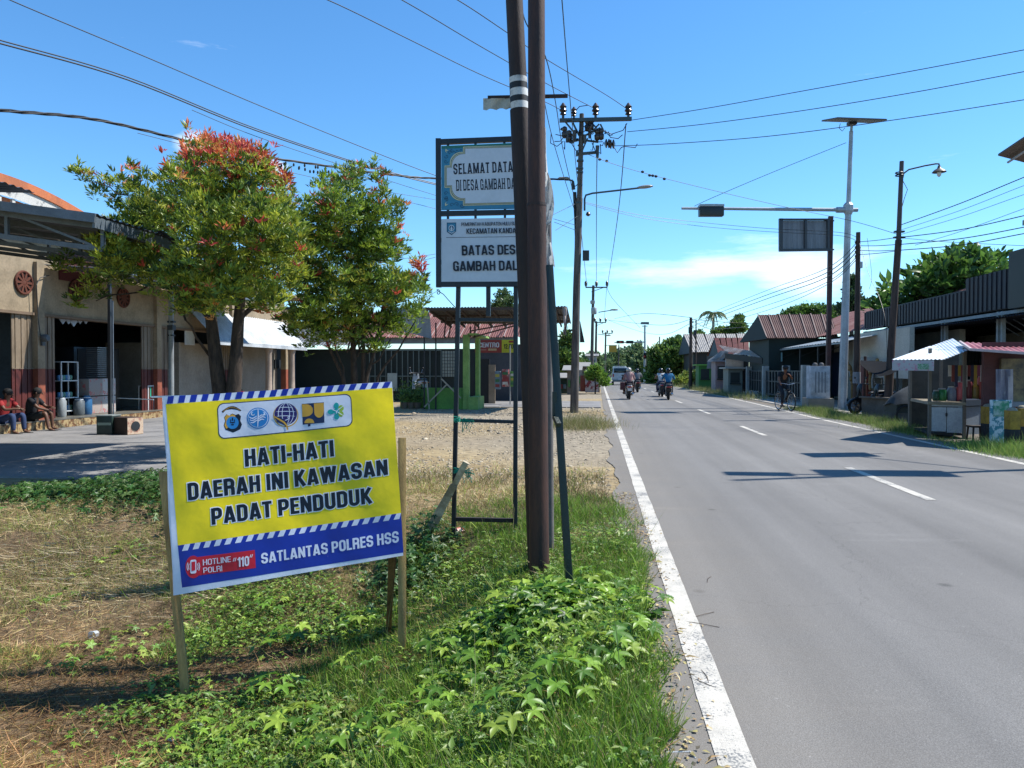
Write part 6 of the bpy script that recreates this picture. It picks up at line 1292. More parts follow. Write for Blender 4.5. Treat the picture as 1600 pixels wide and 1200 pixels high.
# cream house next to the hall
XC = 11.0
ch = thing('cream_shophouse', 'cream shophouse with long pale awning, blue double doors and dark brown gate behind the posts', 'shophouse', (XC, 34, 0))
y0, y1, y2 = rX(1408, XC), rX(1320, XC), rX(1158, XC)
MB().bx(XC+2, XC+2.2, y0, y2, 0, 3.0).build('front_wall', creamw, ch); MB().bx(XC+.3, XC+2, y1-.3, y1-.15, 0, 3).build('side_wall', creamw, ch)
MB().bx(XC+.28, XC+.45, y0, y1-.3, 1.2, 3.1).build('wall_panel', M('cream_wall_light', 'b8b4a8', .85, c2='a09c90', sc=1), ch)
MB().corr((XC-.9, y1-3.2, 2.72), (0, y2-y1+3.2, 0), (2.8, 0, .55), 60, .016).build('awning_sheet', M('pale_awning', '8f9698', .5, c2='6c7478', sc=1, mix=.8), ch)
MB().bar((XC-.9, y1-3.2, 2.66), (XC-.9, y2, 2.66), .04, .07).build('awning_edge', whs, ch)
for px in (1278, 1250, 1222, 1190, 1160):
    y = rX(px, XC-.8); MB().bar((XC-.8, y, 0), (XC-.8, y, 2.66), .06, .06).build('awning_post', M('dark_post', '2a2c30', .6), ch)
    MB().bar((XC-.8, y, 2.2), (XC+.6, y, 2.8), .035, .035).build('awning_brace', MATS['dark_post'], ch)
for (pa, pb_) in ((1318, 1292), (1290, 1268), (1266, 1252)):
    a, b = rX(pa, XC+1.9), rX(pb_, XC+1.9); MB().bx(XC+1.9, XC+1.96, a+.04, b-.04, .1, 2.5).build('blue_door', navyd, ch)
for k in range(9):
    a = rX(1250, XC+1.9)+k*1.1; MB().bx(XC+1.9, XC+1.96, a, a+.95, .1, 2.3).build('door_leaf', M('brown_door', '4a3c38', .6, c2='382e2c'), ch)
MB().bx(XC-.86, XC-.84, rX(1222, XC-.85), rX(1210, XC-.85), 2.0, 2.5).build('hanging_sign', M('teal_sign', '5c8a90', .5, c2='9ab0b0', sc=9), ch)
# dark brown roofs above it
darkred = M('dark_red_roof', '4e302a', .7, c2='5e4038', sc=1.2, st=(.4, 1, 1), mix=.9, bump=.1, bs=10); seam = M('pale_seam2', '7c6c66', .7); shadeg = M('dark_gable', '1c2420', .8, c2='141a18')
def gable(name, label, Xr0, Xe, Y0, Y1, ze, zr, roof, gab, panels=6, wall=None, wallz=None, Xb=None):
    """ridge across the view: roof slope faces the road? here the ridge runs along X, slopes face the camera"""
    t = thing(name, label, 'house', (Xe, Y0, 0)); Ym = (Y0+Y1)/2
    for i in range(panels):
        x0 = Xe+(Xr0-Xe)*i/panels; x1 = Xe+(Xr0-Xe)*(i+1)/panels
        MB().corr((x0, Y0, ze+.015*(i % 2)), (x1-x0+.05, 0, 0), (0, Ym-Y0, zr-ze), max(4, int((x1-x0)/.22)), .02).build('roof_sheet', roof, t)
        if i: MB().bar((x0, Y0, ze+.06), (x0, Ym, zr+.06), .05, .03).build('roof_seam', seam, t)
    MB().corr((Xe, Ym, zr), (Xr0-Xe, 0, 0), (0, Y1-Ym, ze-zr), 30, .02).build('rear_roof', roof, t)
    MB().slab([(Xe+.25, Y0+.2, ze), (Xe+.25, Ym, zr-.08), (Xe+.25, Y1-.2, ze)], .1).build('gable_end', gab, t)
    MB().bar((Xe, Ym, zr+.05), (Xr0, Ym, zr+.05), .12, .06).build('ridge_cap', roof, t)
    MB().bx(Xe+.4, Xr0, Y0+.3, Y1-.3, 0, ze).build('walls', wall or gab, t)
    return t
Yg = 38.0; g0 = W(1197, 528, 0+Yg)
def atYp(px, py, Y): return atY(px, py, Y)
# gable roof seen from its side: ridge (1183..1290,492) eaves (1197..,528)
Ya = 44.0
hR = thing('red_roof_house', 'house with steep dark red roof of pale seamed sheets above the shophouse awning', 'house', (atY(1170, 600, Ya).x, Ya, 0))
A_ = atY(1184, 492, Ya+3.2); B_ = atY(1300, 492, Ya+3.2); C0 = atY(1198, 528, Ya); D0 = atY(1310, 528, Ya); B_.z = A_.z; D0.z = C0.z
npn = 7
for i in range(npn):
    a = C0.lerp(D0, i/npn); b = C0.lerp(D0, (i+1)/npn); c = A_.lerp(B_, i/npn); MB().corr(a, b-a, c-a, 5, .02).build('roof_sheet', darkred, hR); MB().bar(a+UP*.06, c+UP*.06, .05, .03).build('roof_seam', seam, hR)
gE = atY(1168, 530, Ya+6.4); MB().slab([C0-UP*.05, A_-UP*.05, Vector((C0.x-.3, Ya+6.6, C0.z))], .15).build('gable_end', shadeg, hR)
MB().bx(C0.x+.2, D0.x, Ya+.4, Ya+6, 0, C0.z-.02).build('walls', M('green_black_wall', '1c2c2a', .8), hR)
MB().corr(A_, B_-A_, Vector((0, 3.2, C0.z-A_.z)), 20, .02).build('rear_roof', darkred, hR)
hL = thing('long_red_roof', 'long low rust red roof rising towards the dark corrugated hall', 'roof', (XC+1, 36, 0))
Lp = [atX(1222, 522, 13.2), atX(1392, 470, 13.2)]; Lb = [atX(1240, 520, 17), atX(1400, 463, 17)]
y_a, y_b = atX(1222, 522, 12.4).y, atX(1392, 500, 12.4).y
n_ = 8
for i in range(n_):
    a = y_b+(y_a-y_b)*i/n_; b = y_b+(y_a-y_b)*(i+1)/n_; MB().corr((12.0, a, 3.35+.02*(i % 2)), (0, b-a, 0), (4.6, 0, 2.0), 6, .02).build('roof_sheet', M('rust_red_sheet', '74443a', .7, c2='8c665a', sc=1.4, st=(.4, 1, 1), mix=1), hL)
MB().bx(12.6, 17, y_b+.3, y_a-.3, 3.0, 3.3).build('wall_plate', shadeg, hL); MB().slab([(12.1, y_b, 3.28), (16.6, y_b, 5.3), (16.6, y_b, 3.28)], .1).build('gable_end', shadeg, hL)
# fence, gates, white pier and stone blocks
XFn = 9.3
fen = thing('boundary_fence', 'low boundary fence of dark barred gates between pale concrete pillars beyond the cyclist', 'fence', (XFn, 45, 0)); ppl = M('pale_pillar', '9a9c98', .8, c2='7c7e7a', sc=2)
ys_ = [rX(p, XFn) for p in (1258, 1228, 1196, 1170, 1152, 1140)]
for y in ys_: MB().bx(XFn-.16, XFn+.16, y-.16, y+.16, 0, 1.75).build('pillar', ppl, fen)
for a, b in zip(ys_[:-1], ys_[1:]):
    n = 7
    for k in range(n): y = a+.3+(b-a-.6)*k/(n-1); MB().bx(XFn-.02, XFn+.02, y-.1, y+.1, .15, 1.5).build('gate_slat', M('gate_dark', '1c2228', .6), fen)
    for z in (.2, .9, 1.45): MB().bx(XFn-.03, XFn+.03, a+.16, b-.16, z, z+.05).build('gate_rail', MATS['gate_dark'], fen)
pier = thing('white_pier', 'white painted panelled gate pier on concrete base beside the rusty message board post', 'pier', tuple(W(1278, 637, 29.8).xy)+(0,))
pc = Vector(pier.location); MB().box((0, 0, .18), (.95, .9, .5)).build('base', M('concrete_base', '8a8478', .85), pier, world=False); whp = M('white_masonry', 'b8bcc0', .8, c2='8c9094', sc=3, mix=.8)
MB().box((0, 0, 1.05), (.72, .62, 1.25)).build('body', whp, pier, world=False, bevel=.01)
for k in range(4): MB().box((-.18+.12*k, -.32, 1.05), (.05, .02, .8)).build('raised_moulding', M('grey_moulding', '80868c', .8), pier, world=False)
mb = MB(); mb.ell((-.12, 0, 1.72), (.1, .1, .09)).ell((.12, 0, 1.72), (.1, .1, .09)); mb.build('finial', M('dark_finial', '4a4c50', .8), pier, world=False)
# ornate golden gate arches and parked motorcycles behind the low wall
gold_m = M('ornate_gold', '8a6a34', .6, c2='5c4424', sc=8, mix=.8, bump=.3)
orn = thing('ornate_gate', 'ornate gold and white arched gate frames behind the dark wooden utility pole', 'gate', (11, 29, 0)); Xo = 11.0
for (px, py, rx, rz) in ((1326, 610, .5, 1.1), (1372, 598, .9, .8)):
    c = atX(px, py, Xo); pts = [(Xo, c.y+rx*math.cos(a), c.z+rz*math.sin(a)) for a in np.linspace(-.4, math.pi+.4, 16)]; MB().path(pts, .07, 8).build('arch', gold_m, orn, smooth=True)
    MB().path([(Xo, q[1]*.75+c.y*.25, q[2]*.75+c.z*.25) for q in pts], .03, 6).build('inner_arch', ppl, orn, smooth=True)
    for k in range(5): a = .5+k*.55; MB().ell((Xo-.05, c.y+rx*math.cos(a), c.z+rz*math.sin(a)+.05), (.07, .11, .13), 8, 6).build('scroll_leaf', gold_m, orn, smooth=True)
MB().bx(Xo-.1, Xo+.1, rX(1352, Xo)-.4, rX(1352, Xo)+.3, 0, 1.9).build('red_post', M('red_brown_post', '6a2c20', .7), orn); MB().bx(Xo-.2, Xo+.2, rX(1352, Xo)-.6, rX(1352, Xo)+.5, 1.9, 2.05).build('post_cap', ppl, orn)
lw = thing('low_wall', 'low bare concrete wall between the two wooden poles on the right', 'wall', (9.0, 25, 0)); a, b = W(1346, 655, 25.0), W(1438, 660, 22.5)
MB().slab([(a.x, a.y, 0), (b.x, b.y, 0), (b.x, b.y, .62), (a.x, a.y, .62)], .15).build('wall_body', M('bare_concrete', '6c6258', .9, c2='54483e', sc=2.5, mix=.9, bump=.3), lw)
MB().bar((a.x, a.y, .64), (b.x, b.y, .64), .2, .05).build('coping', MATS['bare_concrete'], lw)
tarp = M('black_tarp', '101216', .95, c2='0a0b0e', sc=5, spec=.1)
aw = thing('dark_awning', 'sagging dark tarpaulin awning between the wooden poles on the right', 'awning', (9.6, 26, 0)); mb = MB()
P0, P1, P2_, P3_ = W(1345, 563, 27), W(1402, 566, 25), W(1345, 570, 24.5), W(1402, 580, 23)
for i in range(6):
    for j in range(5): u, v = i/5, j/4; q = P0.lerp(P1, u).lerp(P2_.lerp(P3_, u), v); mb.v.append(q-UP*.25*math.sin(math.pi*u)*v)
for i in range(5):
    for j in range(4): a_ = i*5+j; mb.f.append((a_, a_+1, a_+6, a_+5))
mb.build('canvas', tarp, aw, smooth=True); MB().bar(P1, (P1.x, P1.y, 0), .05, .05).build('support', MATS['dark_post'], aw)
# ---------------------------------------------------------------- food stall
DK = 17.0
kio = thing('food_stall', 'roadside food stall with white hatch counter, speckled white roof sheet and drinks on show', 'stall', (8.4, 16.6, 0))
ka, kb, kc = G(1452, 684), G(1506, 686), G(1536, 684)
ka.z = kb.z = kc.z = 0; kw = M('white_board', 'a8adb0', .6, c2='8c9298', sc=2, mix=.8, bump=.1); kg = M('grey_board', '707a84', .6, c2='5c666e', sc=2)
def wallq(p, q, z0, z1, nm, mat, t=.03, par=None): return MB().slab([(p.x, p.y, z0), (q.x, q.y, z0), (q.x, q.y, z1), (p.x, p.y, z1)], t).build(nm, mat, par or kio)
mid = ka.lerp(kb, .5); g_ = .02
wallq(ka.lerp(kb, .06), ka.lerp(kb, .49), .14, .68, 'hatch_door', kw); wallq(ka.lerp(kb, .51), ka.lerp(kb, .97), .12, .68, 'hatch_door', kw); wallq(ka.lerp(kb, .0), ka.lerp(kb, 1), .7, .76, 'top_rail', kw, .05)
MB().box(ka.lerp(kb, .5)+Vector((-.02, -.04, .52)), (.03, .03, .08)).build('latch', M('latch_dark', '20242a', .5), kio)
wallq(kb, kc, .08, .70, 'side_board', kg); dpt = Vector((.35, 2.0, 0))
MB().slab([ka+UP*.8-Vector((.06, .05, 0)), kb+UP*.8+Vector((0, -.08, 0)), kb+dpt+UP*.8, ka+dpt+UP*.8], .06).build('counter_top', M('stone_counter', '8a806c', .7, c2='6c6250', sc=6, mix=.8), kio)
MB().slab([kb+UP*.84+Vector((0, -.08, 0)), kc+UP*.84+Vector((0, -.05, 0)), kc+dpt+UP*.84, kb+dpt+UP*.84], .12).build('counter_top', M('navy_counter', '1c2638', .5), kio)
for p in (ka, kb, ka+dpt, kb+dpt, kc): MB().bar(p, p+UP*2.0, .06, .06).build('stall_post', M('stall_post', '6c665c', .8), kio)
MB().slab([ka+UP*.1, kb+UP*.1, kb+dpt+UP*.1, ka+dpt+UP*.1], .04).build('bottom_shelf', M('dark_timber', '2c241e', .8), kio)
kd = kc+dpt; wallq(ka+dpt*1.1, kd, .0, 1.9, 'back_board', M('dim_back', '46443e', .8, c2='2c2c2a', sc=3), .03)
# shelf goods
goods = [('a8504c', .30, .46), ('78828c', .24, .3), ('24603a', .26, .28), ('b04a50', .34, .5), ('2a5a44', .22, .26), ('8c3030', .16, .3), ('b09a60', .16, .34), ('a84a40', .3, .5)]
for i, (px, c, w, h) in enumerate(((1463, '1c4a34', .16, .22), (1472, '1f6a34', .2, .26), (1487, '6c7484', .2, .3), (1501, 'b8555c', .2, .42), (1514, '6a2c34', .14, .4), (1524, '8a7a44', .16, .3), (1533, 'a8483c', .16, .5), (1543, '8c3228', .16, .52))):
    p = atY(px, 600, kb.y+.5); cn_ = ['dark green tub', 'bright green tub', 'grey blue tub', 'pink red canister', 'maroon bottle pack', 'tan snack packet bundle', 'orange red sachet strip', 'brown red sachet strip'][i]
    t = thing('goods_container', cn_+' standing on the food stall counter', 'container', (p.x, kb.y+.5, .86 if px > 1506 else .81)); MB().lathe((0, 0, 0), [(w*.44, 0), (w*.5, .03), (w*.5, h-.05), (w*.36, h)], 10).build('body', M('tub_'+c, c, .4), t, smooth=True, world=False); MB().lathe((0, 0, h), [(w*.38, 0), (w*.38, .03)], 10).build('lid', M('tub_lid', '8a8a88', .4), t, world=False)
for k in range(13):
    p = atY(1484+k*5, 600, kb.y+.3); c = ['b8b0a4', '7a3c34', '3c3c50', 'b09440', '8a4a5c'][k % 5]; L0 = .25+.12*((k*7) % 3); MB().bx(p.x-.035, p.x+.035, p.y, p.y+.01, 1.62-L0, 1.62).build('hanging_sachets', M('sachet_'+c, c, .4), kio)
# sheet roof
wr = M('speckled_white_roof', 'c4ccd0', .45, c2='5c6468', sc=5, mix=1, lo=.60, hi=.64, fine=.05)
e0, e1, e2, e3 = W(1393, 562, 17.0), W(1473, 561.5, 15.9), W(1515, 545.5, 16.6), W(1452, 541, 18.6)
MB().corr(e0, e1-e0, e3-e0, 13, .008).build('roof_sheet', wr, kio); MB().corr(e1, (e2-e1), (e3-e1), 1, .0).build('roof_sheet', wr, kio) if 0 else None
MB().corr(e1-UP*.01, e2-e1, e3-e1+(e2-e1)*0, 9, .006).build('roof_sheet', wr, kio)
redr = M('pinkish_red_roof', '8a4048', .6, c2='a06468', sc=2, st=(1, .3, 1), mix=.9)
r0, r1, r2, r3 = W(1500, 534, 17.6), W(1640, 531, 16.6), W(1660, 556, 14.2), W(1517, 546, 15.6)
MB().corr(r3, r2-r3, r0-r3, 13, .012).build('red_roof_sheet', redr, kio); MB().bar(r3, r2, .04, .05).bar(r3, r0, .04, .05).build('roof_edge', M('pale_edge', 'b8a8a8', .6), kio)
# printed valance below the white roof, torn curtain, poster
val = M('printed_valance', 'a8aeb2', .5, c2='b8688a', sc=14, mix=.8, lo=.55, hi=.6, tr=.1); va, vb = W(1394, 563, 16.9), W(1459, 563, 16.0)
MB().slab([va-UP*.22, vb-UP*.22, vb, va], .01).build('valance', val, kio)
vb2 = W(1441, 572, 16.1); MB().slab([vb2-UP*.07-RT*.09, vb2-UP*.07+RT*.14, vb2+UP*.05+RT*.14, vb2+UP*.05-RT*.09], .012).build('valance_print', M('print_green_mark', '3a7a50', .6, c2='b8c0bc', sc=30), kio)
cs = M('clear_sheet', '9a98a4', .3, c2='84828e', tr=.3, sc=6); mb = MB(); t_pts = []
for i in range(8):
    for j in range(6): mb.v.append(W(1556+27*i/7, 577+54*j/5, 15.2+.06*math.sin(i*1.9+j*.4)))
for i in range(7):
    for j in range(5): a_ = i*6+j; mb.f.append((a_, a_+1, a_+7, a_+6))
tag(mb.build('plastic_curtain', cs, None, smooth=True), 'hanging cloudy plastic sheet above the blue green poster', 'curtain')
p = W(1563, 690, 15.1); pst = thing('poster_board', 'blue and green printed poster board behind the striped bollards', 'poster', (p.x, p.y, 0)); MB().box((0, 0, .45), (.42, .03, .95), rz=YAW).build('board', M('poster_blue', '2f7a8a', .5, c2='b0c4cc', sc=7, mix=1, lo=.5, hi=.54), pst, world=False); MB().box((0, -.02, .75), (.3, .012, .3), rz=YAW).build('print_patch', M('poster_green2', '1f7a5a', .5, c2='c0c8c8', sc=9), pst, world=False)
# second stall part at the frame edge
kx = W(1596, 640, 15.8); st2 = thing('stall_cabin', 'reddish timber stall cabin at the right end under the red roof', 'stall', (kx.x, kx.y, 0)); MB().bx(kx.x-.55, kx.x+1.4, kx.y+.4, kx.y+.5, 0, 2.1).build('front_board', M('reddish_board', '5a3434', .8, c2='402828', sc=2), st2)
MB().bx(kx.x-.25, kx.x+1.3, kx.y+.3, kx.y+.38, .85, 1.75).build('display_window', M('yellow_display', '7c6c48', .5, c2='3c3428', sc=3, mix=1), st2); MB().bx(kx.x-.3, kx.x+1.4, kx.y+.1, kx.y+.4, .75, .85).build('ledge', kg, st2)
# bollards
def bollard(px, py, D, label):
    b = W(px, py, D); b.z = 0; t = thing('bollard', label, 'bollard', tuple(b), YAW, 'yellow and black concrete bollards')
    h = .78; yb_ = M('bollard_yellow', '9c7c2c', .8, c2='6c561e', sc=6, mix=.8); kb_ = M('bollard_black', '16181a', .8, c2='2c2c2c', sc=6)
    MB().box((0, 0, h*.22), (.19, .19, h*.48+.1)).build('black_part', kb_, t, world=False, bevel=.008); MB().box((0, 0, h*.72), (.194, .194, h*.46)).build('yellow_part', yb_, t, world=False, bevel=.008)
    MB().lathe((0, 0, h*.95), [(.09, 0), (.08, .03), (.05, .055), (.0, .065)], 12).build('domed_cap', M('bollard_cap', '8c8878', .8), t, smooth=True, world=False)
bollard(1543, 690, 16.2, 'yellow topped bollard standing alone before the stall side board'); bollard(1581, 702, 14.6, 'nearest bollard with yellow top, in the grass'); bollard(1597, 694, 15.4, 'bollard at the frame edge behind the nearest one')
p = W(1526, 684, 16.5); t = thing('stool', 'small dark stool beside the stall side board', 'stool', (p.x, p.y, 0)); MB().box((0, 0, .3), (.3, .3, .04)).build('seat', MATS['dark_timber'], t, world=False)
for sx in (-1, 1):
    for sy in (-1, 1): MB().bar((sx*.12, sy*.12, .28), (sx*.14, sy*.14, 0), .03, .03).build('leg', MATS['dark_timber'], t, world=False)
# cart and clutter under the white roof
p = W(1432, 630, 21.5); t = thing('covered_cart', 'cart heaped under a pale tarpaulin in the shade of the stall roof', 'cart', (p.x, p.y, 0)); mb = MB(); n_u, n_v = 10, 7
for i in range(n_u+1):
    for j in range(n_v+1): u, v = i/n_u, j/n_v; mb.v.append(Vector(((u-.5)*1.5, (v-.5)*1.0, .55+.55*math.sin(math.pi*u)**.5*math.sin(math.pi*v)**.5+.04*math.sin(9*u+5*v))))
for i in range(n_u):
    for j in range(n_v): a_ = i*(n_v+1)+j; mb.f.append((a_, a_+n_v+1, a_+n_v+2, a_+1))
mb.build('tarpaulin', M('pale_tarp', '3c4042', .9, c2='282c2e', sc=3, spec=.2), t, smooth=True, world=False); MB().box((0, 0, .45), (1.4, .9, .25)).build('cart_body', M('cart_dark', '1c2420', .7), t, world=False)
for sx in (-.45, .45): mb = MB(); mb.torus((sx, -.48, .28), .25, .03, 'y'); mb.build('wheel', M('rubber', '111214', .8), t, world=False)
# ---------------------------------------------------------------- posts and poles on the right
galv = M('galvanised_pole', 'a4aaae', .5, c2='868c90', sc=2, m=.2, mix=.7); panm = M('solar_back', '5c544a', .6, c2='4a443c', sc=2); panf = M('solar_cell', '141c30', .2)
SB = W(1316, 641, 29.3); SB.z = 0; sol = thing('solar_lamp_post', 'tall pale lamp post with flat solar panel and long arm over the road', 'lamp post', tuple(SB)); DS2 = 29.3
s1, s2 = W(1325.5, 325, DS2), W(1330, 205, DS2)
MB().path([SB, s1], [.17, .115], 8).build('lower_shaft', galv, sol); MB().path([s1, s2], [.09, .075], 8).build('upper_shaft', galv, sol); MB().path([s2, W(1331, 194, DS2)], [.05, .05], 8).build('panel_stem', galv, sol)
MB().path([s1-UP*.25, s1-UP*.12, s1+UP*.1, s1+UP*.2], [.13, .19, .19, .12], 8).build('joint_flange', galv, sol); MB().box((0, 0, .03), (.6, .6, .06)).build('base_plate', galv, sol, world=False)
for sx in (-1, 1):
    for sy in (-1, 1): MB().bar((sx*.12, sy*.12, 0.06), (sx*.05, sy*.05, .5), .02, .12).build('base_gusset', galv, sol, world=False)
MB().tube(W(1065, 325.5, DS2), W(1340, 328, DS2), .05, .075, 10).build('arm', galv, sol, smooth=True); MB().tube(W(1307, 328, DS2), W(1326, 328, DS2), .11, .11, 10).build('arm_sleeve', galv, sol, smooth=True)
pa_ = W(1334, 188, DS2); MB().box(pa_, (1.95, 1.2, .05), rz=YAW+.1, rx=R(13)).build('solar_panel', panm, sol); MB().box(pa_+UP*.032, (1.9, 1.15, .012), rz=YAW+.1, rx=R(13)).build('cell_face', panf, sol); MB().box(W(1331, 193, DS2), (.3, .25, .1), rz=YAW).build('mount', M('mount_dark', '3a3c3e', .5), sol)
MB().path([W(1313, 193, DS2), W(1311, 200, DS2), W(1316, 205, DS2), W(1320, 200, DS2)], .012, 5).build('cable_loop', MATS['mount_dark'], sol)
lb_ = W(1111, 331, DS2); MB().box(lb_, (.92, .3, .34), rz=YAW).build('lamp_unit', M('lamp_dark', '1c2024', .4), sol, bevel=.02); MB().box(lb_+UP*.22, (.92, .34, .08), rz=YAW).build('lamp_bracket', galv, sol); MB().box(lb_+UP*.27, (.5, .2, .02), rz=YAW).build('lamp_cell', panf, sol)
VB = W(1293, 634, 31.5); VB.z = 0; DV = 31.5; vms = thing('message_board', 'backside of a grey framed two bay sign board hung beside a rusty brown post', 'sign', tuple(VB))
MB().bar(VB, W(1298, 338, DV), .16, .16, up=FW).build('post', M('rusty_post', '4c2c26', .7, c2='33211e', sc=3, mix=.9), vms)
fr = M('board_frame', '3a3f44', .5); bk_ = M('board_back', '8c9096', .55, c2='74787e', sc=1.2, st=(6, 6, .4), mix=.9)
vq = lambda px, py, o=0: W(px, py, DV-.1)-FW*o
MB().slab([vq(1222, 345), vq(1292, 345), vq(1292, 389), vq(1222, 389)][::-1], .05).build('back_panel', bk_, vms)
for (a, b, w) in (((1219, 342), (1219, 393), .14), ((1257.5, 343), (1257.5, 391), .09), ((1293, 343), (1293, 391), .09), ((1217, 343.5), (1296, 343.5), .07), ((1217, 391.5), (1298, 390.5), .1)): MB().bar(vq(*a, .06), vq(*b, .06), w, .12, up=FW).build('frame_bar', fr, vms)
for k in range(1, 6):
    for x0 in (1223, 1260): MB().bar(vq(x0+k*5.6, 346, .06), vq(x0+k*5.6, 389, .06), .012, .02).build('stiffener', M('stiffener', '7c8086', .5), vms)
for py in (345, 390): MB().bar(vq(1288, py, .0), W(1303, py, DV), .05, .05).build('bracket', fr, vms)
tim = M('old_timber_pole', '4c3c34', .85, c2='2a221e', sc=3, st=(3, 3, .4), mix=1, bump=.4, bs=30)
LB = W(1386, 658, 24.2); LB.z = 0; D3 = 24.2; lamp = thing('street_lamp_pole', 'slender leaning rusty pole with curved arm and bell shaped lamp', 'lamp post', tuple(LB))
MB().path([LB, W(1394, 520, D3), W(1404, 375, D3)], [.13, .11, .1], 12).build('lower_pole', tim, lamp, smooth=True); MB().path([W(1404, 375, D3), W(1409, 252, D3)], [.075, .065], 12).build('upper_pole', M('grey_rust_pole', '4a4240', .7, c2='36302e'), lamp, smooth=True)
MB().path([W(1410, 280, D3), W(1412, 271, D3), W(1420, 265, D3), W(1445, 259, D3), W(1462, 256, D3), W(1467, 256, D3), W(1468, 261, D3)], .025, 7).build('lamp_arm', MATS['grey_rust_pole'], lamp, smooth=True)
c_ = W(1467.5, 262, D3); MB().lathe(tuple(c_-UP*.14), [(.21, 0), (.16, .06), (.06, .12), (.04, .2)], 16).build('lamp_shade', M('lamp_shade_grey', '5c5650', .5), lamp, smooth=True); MB().ell(tuple(c_-UP*.18), (.07, .07, .11), 10, 8).build('bulb', M('bulb_white', 'd0d0cc', .2), lamp, smooth=True)
mb = MB(); [mb.torus(tuple(W(1405.2, y, D3)), .11, .02, 'z', 12, 5) for y in (270, 274)]; mb.build('strap', steel_d, lamp)
MB().path([W(1411, 283, D3), W(1418, 296, D3), W(1413, 310, D3), W(1409, 325, D3)], .01, 5).build('loose_cable', steel_d, lamp)
MB().box(W(1405, 371, D3), (.34, .12, .05), rz=YAW).build('bracket', steel_d, lamp); MB().box(W(1405, 362, D3), (.3, .12, .05), rz=YAW).build('bracket', steel_d, lamp)
UB = W(1338, 646, 27.2); UB.z = 0; D4 = 27.2; up_ = thing('wooden_utility_pole', 'shorter dark wooden utility pole just right of the solar lamp post', 'utility pole', tuple(UB))
MB().path([UB, W(1341, 363, D4)], [.13, .075], 12).build('shaft', tim, up_, smooth=True); MB().tube(UB+UP*1.05, UB+UP*1.45, .135, .133, 12).build('pale_band', M('pale_band', '7c8088', .7), up_, smooth=True)
for y in (377, 385, 392, 399): MB().tube(W(1337.5, y, D4), W(1337.5, y+4, D4), .05, .03, 8).build('insulator', M('insulator_brown', '2a1c18', .3), up_, smooth=True)
MB().box(W(1343.5, 414, D4), (.14, .14, .22), rz=YAW).build('junction_box', M('box_white', 'a8acb0', .5), up_)
MB().tube(UB+Vector((.25, -.1, 0)), UB+Vector((.25, -.1, 2.0)), .05, .05, 8).build('rust_pipe', rust, up_, smooth=True)
# solar lamp whose panel cuts into the frame at the right edge; its pole stands just outside
NB = Vector((9.9, 13.6, 0)); nl = thing('solar_lamp_post', 'solar lamp post whose tilted panel cuts in at the right frame edge', 'lamp post', tuple(NB)); q_ = W(1602, 238, 14.6)
MB().tube(NB, (NB.x, NB.y, 11.3), .11, .07, 12).build('shaft', galv, nl, smooth=True); MB().box(q_+RT*.25, (1.1, .7, .04), rz=YAW+.1, rx=R(-14), ry=R(12)).build('solar_panel', panm, nl); MB().bar(q_+RT*.3, (NB.x, NB.y, q_.z+.0), .04, .04).build('panel_arm', galv, nl)
for k in range(-1, 2): MB().box(q_+RT*(.25+.33*k)-UP*.03, (.03, .66, .03), rz=YAW+.1, rx=R(-14), ry=R(12)).build('panel_rib', galv, nl)
MB().box((NB.x-.5, NB.y, 7.4), (1.7, .7, .05), ry=.2).build('solar_panel', panm, nl); MB().bar((NB.x-1.8, NB.y-.1, 8.2), (NB.x, NB.y, 8.3), .07, .07).build('arm', galv, nl); MB().box((NB.x-1.8, NB.y-.1, 8.15), (.9, .4, .12)).build('lamp_head', MATS['lamp_dark'], nl)
sg2 = W(1598, 348, 14.6); MB().box(sg2+RT*.1, (.18, .05, .1), rz=YAW).build('small_plate', M('grey_plate', '6c8478', .5), nl)
# ---------------------------------------------------------------- houses further down the right side
grt = M('grey_tile_roof', '9a9690', .7, c2='7c7872', sc=3, mix=.9, bump=.3, bs=12); rdt = M('red_tile_roof', '74423a', .7, c2='5c342e', sc=3, mix=.9, bump=.3, bs=12)
def house_px(label, rl, rr, el, er, Yr_, Ye, gl, roof, wall, npn=6, cat='house', name='house'):
    """ridge left/right and eaves left/right pixels; gable apex shown at the left"""
    a, b = atY(*rl, Yr_), atY(*rr, Yr_); c, d = atY(*el, Ye), atY(*er, Ye); b.z = a.z; d.z = c.z; t = thing(name, label, cat, (c.x, Ye, 0))
    for i in range(npn):
        p0, p1, q0 = c.lerp(d, i/npn), c.lerp(d, (i+1)/npn), a.lerp(b, i/npn); MB().corr(p0+UP*.02*(i % 2), p1-p0, q0-p0, 5, .025).build('roof_sheet', roof, t)
    MB().corr(a, b-a, Vector((0, Yr_-Ye, c.z-a.z)), 20, .025).build('rear_roof', roof, t)
    gx_ = atY(*gl, 2*Yr_-Ye); MB().slab([c-UP*.1, a-UP*.1, Vector((gx_.x, 2*Yr_-Ye, c.z-.1))], .2).build('gable_end', M('gable_slate', '3a464c', .8, c2='2c363c', sc=2), t)
    MB().bx(c.x+.3, d.x, Ye+.5, 2*Yr_-Ye-.5, 0, c.z-.03).build('walls', wall, t); return t
dkw = M('dark_wood_wall', '2a2c28', .8, c2='3c302a', sc=1)
h1 = house_px('far house with pale grey tile roof and slatted dark gable left of the red roof', (1068, 522), (1168, 521), (1080, 550), (1172, 550), 82, 77, (1060, 551), grt, dkw)
h2 = house_px('far house with brown red tile roof between the grey tile roof and the awning', (1116, 528), (1172, 528), (1122, 553), (1170, 555), 66, 61.5, (1107, 555), rdt, dkw)
